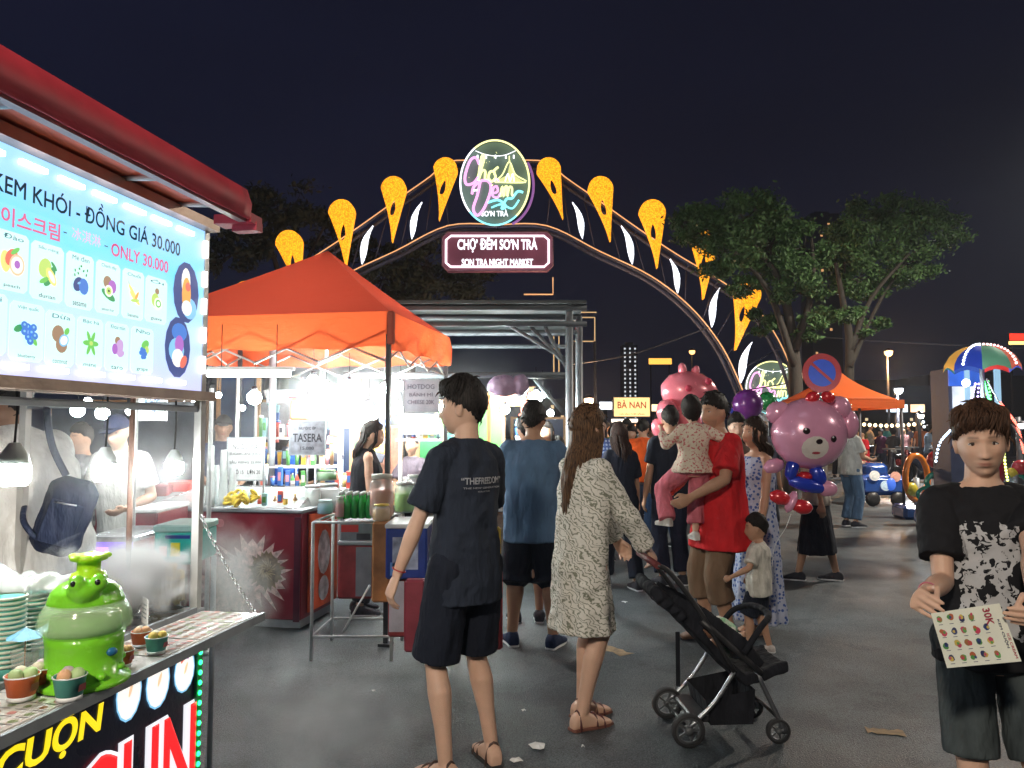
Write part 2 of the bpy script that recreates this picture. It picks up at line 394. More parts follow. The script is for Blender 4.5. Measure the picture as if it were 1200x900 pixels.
def shade_head(me, B, c, brow=True, lips=(.42, .12, .09), hairc=(.02, .015, .012), stubble=0):
    n = len(me.vertices); co = np.empty(n * 3, np.float32); me.vertices.foreach_get('co', co); co = co.reshape(-1, 3)
    inv = np.array(B.HM.inverted()); h = co @ inv[:3, :3].T + inv[:3, 3]
    col = np.tile(np.array([*c, 1], np.float32), (n, 1))
    inh = (np.abs(h[:, 0]) < .1) & (np.abs(h[:, 2]) < .14) & (h[:, 1] > .03) & (h[:, 1] < .16)
    x, z = np.abs(h[:, 0]), h[:, 2]
    def mixc(m, cc):
        m = (m * inh)[:, None]; col[:, :3] = col[:, :3] * (1 - m) + np.array(cc) * m
    mixc(.75 * np.exp(-(x / .020) ** 4 - ((z + .063) / .0085) ** 4), lips)
    mixc(.25 * np.exp(-((x - .045) / .018) ** 2 - ((z + .03) / .02) ** 2), (c[0], c[1] * .7, c[2] * .65))
    if brow: mixc(.62 * sstep(.010, .018, x) * sstep(.052, .042, x) * np.exp(-((z - (.0305 + .05 * x - (np.maximum(x - .036, 0)) ** 2 * 22)) / .0042) ** 2), hairc)
    if stubble: mixc(stubble * sstep(-.035, -.06, z) * (1 - np.exp(-(x / .020) ** 4 - ((z + .063) / .009) ** 4)), (.08, .05, .04))
    a = me.color_attributes.new('tint', 'FLOAT_COLOR', 'POINT'); a.data.foreach_set('color', col.ravel())
HAIRM = {}
def hairmat(name, c, c2=None):
    if name in MATS: return MATS[name]
    m, t, b = _new(name); N = t.nodes; L = t.links
    tc = N.new('ShaderNodeTexCoord'); mp = N.new('ShaderNodeMapping'); mp.inputs['Scale'].default_value = (90, 90, 8); L.new(tc.outputs['Object'], mp.inputs[0])
    n = N.new('ShaderNodeTexNoise'); n.inputs['Scale'].default_value = 2; n.inputs['Detail'].default_value = 3; L.new(mp.outputs[0], n.inputs['Vector'])
    r = N.new('ShaderNodeValToRGB'); r.color_ramp.elements[0].color = (*[k * .35 for k in c], 1); r.color_ramp.elements[1].color = (*(c2 or [k * 1.6 for k in c]), 1); r.color_ramp.elements[0].position = .35; r.color_ramp.elements[1].position = .7
    L.new(n.outputs[0], r.inputs[0]); L.new(r.outputs[0], b.inputs['Base Color'])
    bp = N.new('ShaderNodeBump'); bp.inputs['Strength'].default_value = .8; bp.inputs['Distance'].default_value = .006; L.new(n.outputs[0], bp.inputs['Height']); L.new(bp.outputs[0], b.inputs['Normal'])
    b.inputs['Roughness'].default_value = .6; b.inputs['Specular IOR Level'].default_value = .22
    MATS[name] = m; return m
STY = {  # hairline height by azimuth 0 front .. pi back, then side/top thickness
    'crop': ([.060, .058, .040, .012, -.012, -.045, -.062], .006, .030),
    'quiff': ([.052, .060, .044, .012, -.012, -.045, -.062], .005, .040),
    'fringe': ([.064, .058, .040, .010, -.015, -.055, -.068], .005, .044),
    'tied': ([.066, .060, .045, .010, -.03, -.07, -.085], .006, .014),
    'bob': ([.034, .034, .020, -.045, -.085, -.10, -.105], .014, .022),
    'long': ([.062, .060, .040, .000, -.06, -.11, -.125], .012, .018)}
def hair(B, style, m, parent, n=(72, 44), seed=1, locks=0, length=.35, lockr=.011, spread=1.0, part='hair'):
    thr, t0, t1 = STY[style]; D, F = dirs(*n); P = head_surface(D, 0, B.fem)
    az = np.arctan2(np.abs(D[:, 0]), D[:, 1]); lim = np.interp(az, np.linspace(0, math.pi, 7), thr)
    a2 = np.arctan2(D[:, 0], D[:, 1])
    jag = .004 * np.sin(a2 * 23 + seed) + .003 * np.sin(a2 * 41 + seed * 2)
    k = sstep(lim - .006 + jag, lim + .007 + jag, P[:, 2])
    top = np.clip(P[:, 2] / HEADR[2], 0, 1)
    th = t0 + t1 * top ** .8 * (.8 + .2 * np.sin(a2 * 3 + seed))
    if style in ('quiff', 'fringe'): th = th + .010 * np.clip(D[:, 1], 0, 1) * top
    th = th + .0022 * np.sin(a2 * 31 + P[:, 2] * 90 + seed) + .0015 * np.sin(a2 * 57 - P[:, 2] * 160)
    dd = P / np.linalg.norm(P, axis=1)[:, None]
    ears = 1 - .0 * az
    P = P + dd * (th * k - .018 * (1 - k))[:, None]
    mb = MB(); M = np.array(B.HM); Q = P @ M[:3, :3].T + M[:3, 3]; mb.add(Q.tolist(), F)
    r = random.Random(seed)
    # separate tufts that break the outline
    for i in range(90 if n[0] > 60 else 26):
        j = r.randrange(len(D))
        if k[j] < .9: continue
        p = Vector(Q[j]); d = Vector((M[:3, :3] @ dd[j]).tolist()).normalized(); tdir = Vector((r.uniform(-1, 1), r.uniform(-1, 1), r.uniform(-.9, .1)))
        tdir = (tdir - d * tdir.dot(d)).normalized()
        mb.path([p - d * .006, p + d * .002 + tdir * .018, p + d * .001 + tdir * .04], [.006, .0045, .0008], 5)
    if style in ('fringe', 'quiff') and n[0] > 60:
        for i in range(150):
            a = r.uniform(-1.9, 1.9); s0 = Vector((math.sin(a) * .05, math.cos(a) * .045, .135 + r.uniform(-.01, .012))); e_ = 1.0 if style == 'fringe' else .8
            mid = Vector((math.sin(a) * .082 + r.uniform(-.01, .01), math.cos(a) * .108, .108 + r.uniform(-.01, .01))); zt_ = float(np.interp(abs(a), np.linspace(0, math.pi, 7), thr)); end = Vector((math.sin(a + .25) * .083, math.cos(a + .25) * .104, zt_ + (r.uniform(-.020, .016) if style == 'fringe' else r.uniform(-.004, .02))))
            mb.path([B.HM @ p for p in catmull([s0, mid, end], 4)], [.006] * 5 + [.005, .004, .002, .0005][:4], 5, True, .5)
    if locks:
        for i in range(locks):
            a = r.uniform(-2.3, 2.3) * spread; u = r.random()
            s0 = Vector((math.sin(a) * .078, -math.cos(a) * .10, .02 + .05 * u)); s1 = Vector((math.sin(a) * .086, -math.cos(a) * .108, -.06))
            L = length * (.75 + .3 * r.random()) * (1 - .18 * abs(a) / 2.3)
            A_, B_ = B.HM @ s0, B.HM @ s1
            out = (B_ - B.HM @ Vector((0, 0, -.06))).normalized(); pts = [A_, B_]
            tw = r.uniform(0, 6)
            for q in range(1, 7):
                t = q / 6; pts.append(B_ + Vector((0, 0, -L * t)) + out * (.012 * math.sin(t * 5 + tw) - .02 * t) + Vector((math.sin(tw + 4 * t) * .008, -.062 * min(1, t * 2.2), 0)))
            mb.path(pts, [lockr * .7, lockr, lockr * 1.1, lockr * 1.1, lockr, lockr * .85, lockr * .5, .0008], 6, True, .6)
    return mb.build(part, m, parent)
def face_parts(B, parent, iris=(.03, .015, .01), open_=1.0):
    w = mat('eye white', (.62, .6, .58), .25, var=0, bump=0); d = mat('dark iris', iris, .15, var=0, bump=0); l = mat('eyelashes', (.02, .012, .01), .6, var=0, bump=0)
    for k in (-1, 1):
        mb = MB(); mb.mi = 0; M = B.HM
        D = np.array([[k * .031 / HEADR[0], .9, .010 / HEADR[2]]]); D /= np.linalg.norm(D)
        y = float(head_surface(D, 1, B.fem)[0, 1])
        c = M @ Vector((k * .031, y - .0035, .008)); R3 = M.to_3x3()
        mb.ball(c, .0, 3, 2); mb.v.clear(); mb.f.clear(); mb.m.clear(); mb.smooth.clear()
        mb.ball(c, (.0165, .0078, .0068 * open_), 16, 10, rot=R3)
        mb.mi = 1; mb.ball(M @ Vector((k * .031 + .001, y + .0030, .0078)), (.0066, .0030, .0064 * open_), 12, 8, rot=R3)
        mb.mi = 2; mb.path([M @ Vector((k * .031 - .014, y - .001, .0075)), M @ Vector((k * .031 - .006, y + .0045, .0140 * open_)), M @ Vector((k * .031 + .006, y + .0045, .0140 * open_)), M @ Vector((k * .031 + .014, y - .001, .0075))], .0019, 6)
        mb.build('eye', [w, d, l], parent)
def build_body(B, parent, skinname='mid', vox=.008, lips=(.42, .12, .09), hairc=(.02, .015, .012), stubble=0, feat=1.0):
    c = SKINC[skinname]; mb = MB()
    mb.loft([B.ring(z, rx, ry, cy, 24) for z, rx, ry, cy in B.torso()])
    B.limb_mesh(mb)
    mb.path([B.U((0, -.008, 1.40)), B.U((0, -.002, 1.47)), B.HM @ Vector((0, -.018, -.045))], [.062 if not B.fem else .052, .055 * (1 if not B.fem else .86), .052 * (1 if not B.fem else .86)], 16)
    D, F = dirs(80 if vox < .007 else 48, 60 if vox < .007 else 36); P = head_surface(D, feat, B.fem)
    M = np.array(B.HM); mb.add((P @ M[:3, :3].T + M[:3, 3]).tolist(), F)
    for k in (-1, 1):
        R3 = B.HM.to_3x3() @ Matrix.Rotation(k * -.35, 3, 'Z')
        mb.ball(B.HM @ Vector((k * .080, -.008, -.004)), (.007, .018, .030), 12, 10, rot=R3)
        mb.ball(B.HM @ Vector((k * .085, -.016, .006)), (.006, .010, .020), 10, 8, rot=R3)
    me = remesh(mb.mesh('body'), vox, 2); me.name = 'body'; me.materials.append(skin(c, skinname))
    shade_head(me, B, c, True, lips, hairc, stubble)
    return link('body', me, parent)
def garment(name, mb, m, parent, vox=.010, folds=.016, fsc=.11, smooth=3):
    me = remesh(mb.mesh(name), vox, smooth, folds, fsc); me.name = name; me.materials.append(m); return link(name, me, parent)
def top_mesh(B, hem=.86, fit=1.0, sleeve=.30, sr=(.064, .078), neck=.068, wav=.012, scoop=0, flare=0, seed=0):
    mb = MB(); g = .020 * fit; T = B.torso(); rings = []
    zs = [hem, hem + .04, 1.0, 1.10, 1.20, 1.28, 1.36, 1.42, 1.455 - scoop]
    if hem > .98: zs = [hem, hem + .04] + [z for z in zs[2:] if z > hem + .05]
    for i, z in enumerate(zs):
        rx = np.interp(z, [t[0] for t in T], [t[1] for t in T]); ry = np.interp(z, [t[0] for t in T], [t[2] for t in T]); cyy = np.interp(z, [t[0] for t in T], [t[3] for t in T])
        if not B.fem: rx = max(rx, (.160 * B.b) if z < 1.36 else 0); ry = max(ry, .108 * (.4 + .6 * B.b) if z < 1.36 else 0)
        gg = g * (1.5 if z < 1.1 else 1.1) if z < 1.4 else .010
        if z < 1.0: gg += flare * (1.0 - z)
        if z > 1.43: rx, ry = neck, neck * .95; gg = 0
        rings.append(B.ring(z, rx + gg, ry + gg, cyy, 36, .92, 0, wav * (1 if z < 1.15 else .3), 7, seed))
    mb.loft(rings)
    for k in (-1, 1):
        S, E, W = B.S[k], B.E[k], B.W[k]; b = .5 + .5 * B.b; f = .88 if B.fem else 1
        if sleeve > 0: mb.path([B.U((k * .045, -.005, 1.395)), B.U((k * .10, -.005, 1.385)).lerp(S, .3), S], [.052, .060, sr[0] * b * f * .97], 16)
        if sleeve <= 0: continue
        mb.ball(S, sr[0] * b * f * .98, 16, 10)
        if sleeve <= .52:
            mb.path([S, S.lerp(E, sleeve * 1.0), S.lerp(E, min(.99, sleeve * 2))], [sr[0] * b * f, (sr[0] + sr[1]) / 2 * b * f, sr[1] * b * f], 18)
        else:
            e = E.lerp(W, (sleeve - .5) * 2 * .97); mb.path([S, E], [sr[0] * b * f, sr[1] * .92 * b * f], 18); mb.ball(E, sr[1] * .92 * b * f, 14, 10); mb.path([E, e], [sr[1] * .92 * b * f, sr[1] * .8 * b * f], 18)
    return mb
def legs_mesh(B, z_end=.5, r=(.105, .112), waist=1.0, frac=None, taper=None, seed=0, end=None):
    mb = MB(); b = .5 + .5 * B.b; T = B.torso(); rings = []
    for z in (.80, .86, .92, waist):
        rx = np.interp(z, [t[0] for t in T], [t[1] for t in T]) + .014; ry = np.interp(z, [t[0] for t in T], [t[2] for t in T]) + .016
        rings.append(B.ring(z, rx, ry, 0, 28, .95))
    mb.loft(rings)
    for k in (-1, 1):
        Hh, K, A = B.H[k], B.K[k], B.A[k]
        mb.ball(Hh, .112 * b, 16, 10)
        if z_end > K.z:
            t = (Hh.z - z_end) / max(.01, Hh.z - K.z); E = Hh.lerp(K, min(1, t)); mb.path([Hh, Hh.lerp(E, .5), E], [r[0] * b, (r[0] + r[1]) / 2 * b, r[1] * b], 20)
        else:
            t = (K.z - z_end) / max(.01, K.z - A.z); E = K.lerp(A, min(1.05, t)); rk = (r[0] + r[1]) / 2 * b * .86
            mb.path([Hh, Hh.lerp(K, .5), K], [r[0] * b, r[0] * b * .93, rk], 20); mb.ball(K, rk, 16, 10); mb.path([K, K.lerp(E, .5), E], [rk, (rk + r[1] * b) / 2, r[1] * b], 20)
    return mb
def dress_mesh(B, hem=.42, flare=.10, top=1.42, scoop=0, sleeve=.3, sr=(.062, .066), waist=1.0, wav=.04, nw=9, seed=0):
    mb = MB(); T = B.torso(); rings = []
    zs = [hem, (hem + .85) / 2, .85, .95, 1.05, 1.15, 1.25, 1.33, 1.40, 1.43 - scoop]
    if waist < 1: pass
    for z in zs:
        if z < .79: f = (.85 - z) / (.85 - hem); rx = .178 * B.b + flare * f; ry = .135 + flare * .8 * f; c = 0
        else: rx = np.interp(z, [t[0] for t in T], [t[1] for t in T]); ry = np.interp(z, [t[0] for t in T], [t[2] for t in T]); c = np.interp(z, [t[0] for t in T], [t[3] for t in T]); g = .022 if z < 1.3 else .012; rx = max(rx, (.14 if waist >= 1 else .165) * B.b) + g if z < 1.35 else rx + g; ry = max(ry, .10) + g if z < 1.35 else ry + g
        if z > 1.425: rx, ry = .07, .065
        f = max(0, (.95 - z) / .5)
        rings.append(B.ring(z, rx, ry, c, 48, 1, 0, wav * f, nw, seed))
    mb.loft(rings)
    for k in (-1, 1):
        if sleeve <= 0: continue
        S, E, W = B.S[k], B.E[k], B.W[k]; mb.ball(S, sr[0] * .93, 16, 10); mb.path([B.U((k * .04, -.005, 1.375)), S], [.050, sr[0] * .92], 16)
        if sleeve <= .52: mb.path([S, S.lerp(E, min(.99, sleeve * 2))], [sr[0], sr[1]], 18)
        else: mb.path([S, E], [sr[0], sr[1]], 18); mb.ball(E, sr[1], 14, 10); mb.path([E, E.lerp(W, (sleeve - .5) * 2)], [sr[1], sr[1] * .95], 18)
    return mb
def shoes(B, m, parent, sole=None, name='shoe', strap=False):
    sole = sole or white
    for k in (-1, 1):
        mb = MB(); mb.mi = 0
        if not strap: B.foot(mb, k, .007)
        A = B.A[k]; a = B.fy[k]; fw = Vector((-math.sin(a), math.cos(a), 0)); sd = Vector((fw.y, -fw.x, 0)); base = Vector((A.x, A.y, A.z - .085))
        mb.mi = 1; ol = [(-.075, .025), (-.06, .038), (0, .040), (.08, .050), (.14, .048), (.18, .032), (.192, .012)]
        P = [base + fw * y + sd * w_ for y, w_ in ol] + [base + fw * y - sd * w_ for y, w_ in reversed(ol)]; n = len(P)
        if A.z < .12: z0 = .002 - base.z
        else: z0 = -.012
        V = [p + Vector((0, 0, -.012)) for p in P] + [p + Vector((0, 0, .012)) for p in P]
        mb.add(V, [tuple(range(n)), tuple(reversed(range(n, 2 * n)))] + [(i, n + i, n + (i + 1) % n, (i + 1) % n) for i in range(n)], False)
        if strap:
            mb.mi = 0
            for y, h, w_ in ((.115, .048, .046), (.07, .07, .042), (-.03, .095, .036)):
                c = base + fw * y; mb.path([c + sd * w_ * math.cos(t) * 1.06 + Vector((0, 0, h * math.sin(t) * 1.04)) for t in np.linspace(0, math.pi, 9)], .006, 6)
        o = mb.build(name, [m, sole], parent); o.location.z += 0
def cloth(name, c, rough=.85, **k): return mat('cloth ' + name, c, rough, spec=.2, bump=k.pop('bump', .9), bsc=k.pop('bsc', 7), bdist=.05, stretch=(1.6, 1.6, .55), **k)
def project(o, shirt, parent_from, dirv, off=.003):
    """lays flat lettering o onto the garment: every point moves along dirv until it meets the cloth"""
    me = shirt.data; bv = BVHTree.FromPolygons([v.co for v in me.vertices], [p.vertices for p in me.polygons])
    d = Vector(dirv).normalized()
    for v in o.data.vertices:
        h = bv.ray_cast(v.co - d * .5, d)
        if h[0] is not None: v.co = h[0] - d * off
def add_person(label, px, py, Y=None, H=1.70, rz=0, skinname='mid', vox=.009, group=None, B=None, hairs=('crop', 'hair black', (.018, .014, .012)), loc=None, eyes=False, feat=1.0, stubble=0, lips=(.42, .12, .09), hk={}):
    """root at the feet; px,py is where the feet meet the ground (or loc)"""
    p = loc if loc is not None else onz(px, py)
    root = thing('person', label, 'person', (p[0], p[1], p[2] if loc is not None else 0), rz, group); s = H / 1.705; root.scale = (s, s, s)
    build_body(B, root, skinname, vox, lips, hairs[2], stubble, feat)
    if hairs[0]: hair(B, hairs[0], hairmat(hairs[1], hairs[2], hairs[3] if len(hairs) > 3 else None), root, (72, 44) if vox < .010 else (36, 22), seed=len(label), **hk)
    if eyes: face_parts(B, root)
    return root
# ---------------------------------------------------------------- setting: ground, gate, trees, far town
def asphalt():
    m, t, b = _new('asphalt'); N = t.nodes; L = t.links
    g = N.new('ShaderNodeNewGeometry'); P = g.outputs['Position']
    def noise_(sc, det=4, st=None):
        src = P
        if st: mp = N.new('ShaderNodeMapping'); mp.inputs['Scale'].default_value = st; L.new(P, mp.inputs[0]); src = mp.outputs[0]
        n = N.new('ShaderNodeTexNoise'); n.inputs['Scale'].default_value = sc; n.inputs['Detail'].default_value = det; L.new(src, n.inputs['Vector']); return n.outputs[0]
    grit = N.new('ShaderNodeTexVoronoi'); grit.inputs['Scale'].default_value = 95; L.new(P, grit.inputs['Vector'])
    big = noise_(.5, 6); med = noise_(3.2, 5); band = noise_(1.0, 3, (.25, 1.3, 1)); fine = noise_(140, 2)
    r = N.new('ShaderNodeValToRGB'); e = r.color_ramp.elements; e[0].position = .36; e[0].color = (.020, .028, .034, 1); e[1].position = .66; e[1].color = (.135, .158, .172, 1)
    def math_(op, a, c):
        n = N.new('ShaderNodeMath'); n.operation = op
        for i, v in enumerate((a, c)):
            if isinstance(v, (int, float)): n.inputs[i].default_value = v
            else: L.new(v, n.inputs[i])
        return n.outputs[0]
    v = math_('ADD', math_('MULTIPLY', big, .42), math_('MULTIPLY', med, .26)); v = math_('ADD', v, math_('MULTIPLY', band, .3)); v = math_('ADD', v, math_('MULTIPLY', fine, .55)); v = math_('SUBTRACT', v, .26); st_ = math_('GREATER_THAN', noise_(1.7, 6), .585); v = math_('SUBTRACT', v, math_('MULTIPLY', st_, .055))
    gr = math_('MULTIPLY', grit.outputs['Distance'], .22); v = math_('SUBTRACT', v, gr); v = math_('ADD', v, .07)
    L.new(v, r.inputs[0]); L.new(r.outputs[0], b.inputs['Base Color'])
    rr = N.new('ShaderNodeMapRange'); rr.inputs[1].default_value = .35; rr.inputs[2].default_value = .65; rr.inputs[3].default_value = .38; rr.inputs[4].default_value = .72; L.new(big, rr.inputs[0]); L.new(rr.outputs[0], b.inputs['Roughness'])
    bp = N.new('ShaderNodeBump'); bp.inputs['Strength'].default_value = .6; bp.inputs['Distance'].default_value = .012; L.new(math_('ADD', fine, gr), bp.inputs['Height']); L.new(bp.outputs[0], b.inputs['Normal'])
    return m
ASP = asphalt()
mb = MB(); mb.add([(-400, -60, 0), (400, -60, 0), (400, 900, 0), (-400, 900, 0)], [(0, 1, 2, 3)], False)
tag(mb.build('ground', ASP), kind='structure')
# worn ochre road paint, thin sheets above the asphalt
pm = mat('worn ochre paint', (.30, .20, .10), .7, var=.5, sc=20)
for i, (a, b_, ww) in enumerate([((690, 752), (735, 768), .07), ((1130, 742), (1188, 756), .08), ((1015, 856), (1060, 860), .05)]):
    p, q = onz(*a), onz(*b_); n = (q - p).cross(Vector((0, 0, 1))).normalized() * ww; mb = MB()
    r = random.Random(i); L_ = []; R_ = []
    for k in range(9): t = k / 8; c = p.lerp(q, t); L_.append(c + n * r.uniform(.4, 1)); R_.append(c - n * r.uniform(.4, 1))
    P = L_ + R_[::-1]; mb.add([(v.x, v.y, .004) for v in P], [tuple(range(len(P)))], False); tag(mb.build('road_marking', pm), kind='structure')
# litter
def litter(px, py, size, label, seed):
    c = onz(px, py); r = random.Random(seed); mb = MB(); n = 9
    P = [(math.cos(6.283 * k / n) * size * r.uniform(.5, 1.1), math.sin(6.283 * k / n) * size * .8 * r.uniform(.5, 1.1), r.uniform(.006, .022)) for k in range(n)] + [(0, 0, .02)]
    P += [(p[0], p[1], p[2] - .003) for p in P]
    F = [(k, (k + 1) % n, n) for k in range(n)] + [((k + 1) % n + n + 1, k + n + 1, 2 * n + 1) for k in range(n)] + [(k, k + n + 1, (k + 1) % n + n + 1, (k + 1) % n) for k in range(n)]
    mb.add(P, F, False); tag(mb.build('paper_scrap', paper, None, c), label, 'litter', None)
litter(631, 876, .055, 'largest crumpled white tissue on the asphalt right of the bare legs', 1)
litter(605, 893, .03, 'small white scrap touching the sandal of the man in black', 2)
litter(438, 812, .02, 'tiny pale scrap on the road near the metal rack', 3)
litter(614, 835, .014, 'tiny white fleck on asphalt between the man and the woman', 4)
litter(455, 752, .04, 'flattened white napkin under the wire rack legs', 5)
litter(732, 707, .03, 'small pale scrap on the road beyond the pram handle', 6)
litter(683, 877, .012, 'tiny fleck of paper behind the large white tissue', 8)

# ---- gate of lights
AY = 22.0
A0 = at(583, 503, AY); gate = thing('arch_gate', 'tall arched gateway of orange LED teardrops spanning the street', 'gate', (A0.x, AY, 0))
def ga(px, py, y=0):
    p = at(px, py, AY); return Vector((p.x - A0.x, y, p.z))
led_o = glow('amber LED beads', (1, .37, .012), 1.45, 'beads', 24, .55); led_w = glow('white LED rope', (.85, .9, 1), 2.4, 'beads', 12, .5)
rope = glow('warm rope light', (1, .48, .2), .8); darkp = mat('dark gate panel', (.03, .018, .03), .6); trussm = mat('blue grey truss steel', (.06, .07, .12), .5, .3)
outer = [(583, 194), (640, 195), (660, 212), (700, 240), (745, 272), (790, 302), (840, 332), (880, 362), (912, 410), (932, 470), (940, 540)]
inner = [(583, 268), (640, 269), (700, 298), (760, 327), (805, 362), (838, 402), (858, 440), (872, 480), (878, 540)]
def mir(P): return [(1166 - x, y) for x, y in P]
for side, fn in ((1, lambda P: P), (-1, mir)):
    for crv, lit in ((outer, True), (inner, True)):
        pts = catmull([ga(*p) for p in fn(crv)], 5); foot = Vector((pts[-1].x, 0, 0)); mb = MB()
        for y in (-.28, .28): mb.path([p + Vector((0, y, 0)) for p in pts + [foot]], .055, 6)
        mb.build('arch_rail', trussm, gate)
        mb = MB(); mb.path([p + Vector((0, -.36, .02)) for p in pts], .017, 5); mb.build('rope_light', rope, gate)
    o_, i_ = catmull([ga(*p) for p in fn(outer)], 3), catmull([ga(*p) for p in fn(inner)], 4)
    for k in range(0, min(len(o_), len(i_)), 2):
        mb = MB(); mb.tube(o_[k] + Vector((0, .28, 0)), i_[min(k, len(i_) - 1)] + Vector((0, .28, 0)), .02, n=5); mb.tube(o_[k] + Vector((0, -.28, 0)), o_[k] + Vector((0, .28, 0)), .02, n=5); mb.build('strut', trussm, gate)
def tear(px, py, ang, k=1.0):
    """teardrop: head up at px,py; tail swings by ang"""
    s = .0245 * k; th = []
    def outline(w_, L, hole=False):
        P = []
        for i in range(25):
            a = math.pi * (1 - i / 24); P.append((math.cos(a) * w_, math.sin(a) * w_ * 1.05))
        for i in range(1, 9): t = i / 8; P.append((w_ * (1 - t) ** 1.05 + t * L * .08, -L * t))
        for i in range(7, 0, -1): t = i / 8; P.append((-w_ * (1 - t) ** 1.5 + t * L * .08, -L * t))
        return P
    W_, L_ = 14.2 * s, 60 * s
    o = outline(W_, L_); n = len(o)
    hole = [(math.cos(math.pi * (1 - 2 * i / n)) * 3.4 * s * (1 - .35 * math.sin(math.pi * (1 - 2 * i / n))) + 1.2 * s, math.sin(math.pi * (1 - 2 * i / n)) * 10 * s - 20 * s) for i in range(n)]
    ca, sa = math.cos(ang), math.sin(ang); rot = lambda p: (p[0] * ca - p[1] * sa, p[0] * sa + p[1] * ca)
    o = [rot(p) for p in o]; hole = [rot(p) for p in hole]; c = ga(px, py)
    mb = MB(); V = []
    for y in (-.12, .12):
        V += [(c.x + p[0], y - .56, c.z + p[1]) for p in o]; V += [(c.x + p[0], y - .56, c.z + p[1]) for p in hole]
    F = []
    for i in range(n):
        j = (i + 1) % n; F += [(i, j, n + j, n + i), (2 * n + j, 2 * n + i, 3 * n + i, 3 * n + j), (i, 2 * n + i, 2 * n + j, j), (n + j, 3 * n + j, 3 * n + i, n + i)]
    mb.add(V, F, False); mb.build('teardrop_light', led_o, gate)
for x, y, a, k in [(642, 208, .20, .98), (701, 230, .10, 1.02), (760, 257, .0, 1.06), (820, 292, -.12, 1.06), (868, 350, -.30, 1.08)]:
    tear(x, y, a, k); tear(1166 - x, y, -a, k)
def petal(x0, y0, x1, y1, bulge, k=1):
    a, b_ = ga(x0, y0), ga(x1, y1); d = b_ - a; n = Vector((d.z, 0, -d.x)).normalized() * d.length; P = []; Q = []
    for i in range(11):
        t = i / 10; k_ = .30 if bulge else -.30; P.append(a + d * t + n * .5 * k_ * math.sin(math.pi * t)); Q.append(a + d * t + n * (.5 * k_ - .22 * (1 if bulge else -1) * (.35 + .65 * t)) * math.sin(math.pi * t))
    pts = [(p.x, p.z) for p in P] + [(p.x, p.z) for p in Q[::-1][1:-1]]
    mb = MB(); mb.slab(pts, (0, -.5, 0), .12); mb.build('petal_light', led_w, gate)
for x0, y0, x1, y1 in [(669, 243, 681, 285), (725, 270, 738, 314), (781, 308, 790, 347)]:
    petal(x0, y0, x1, y1, .0); petal(1166 - x0, y0, 1166 - x1, y1, .17)
for x0, y0, x1, y1 in [(838, 341, 829, 386), (875, 403, 862, 450)]:
    petal(x0, y0, x1, y1, .17); petal(1166 - x0, y0, 1166 - x1, y1, .0)
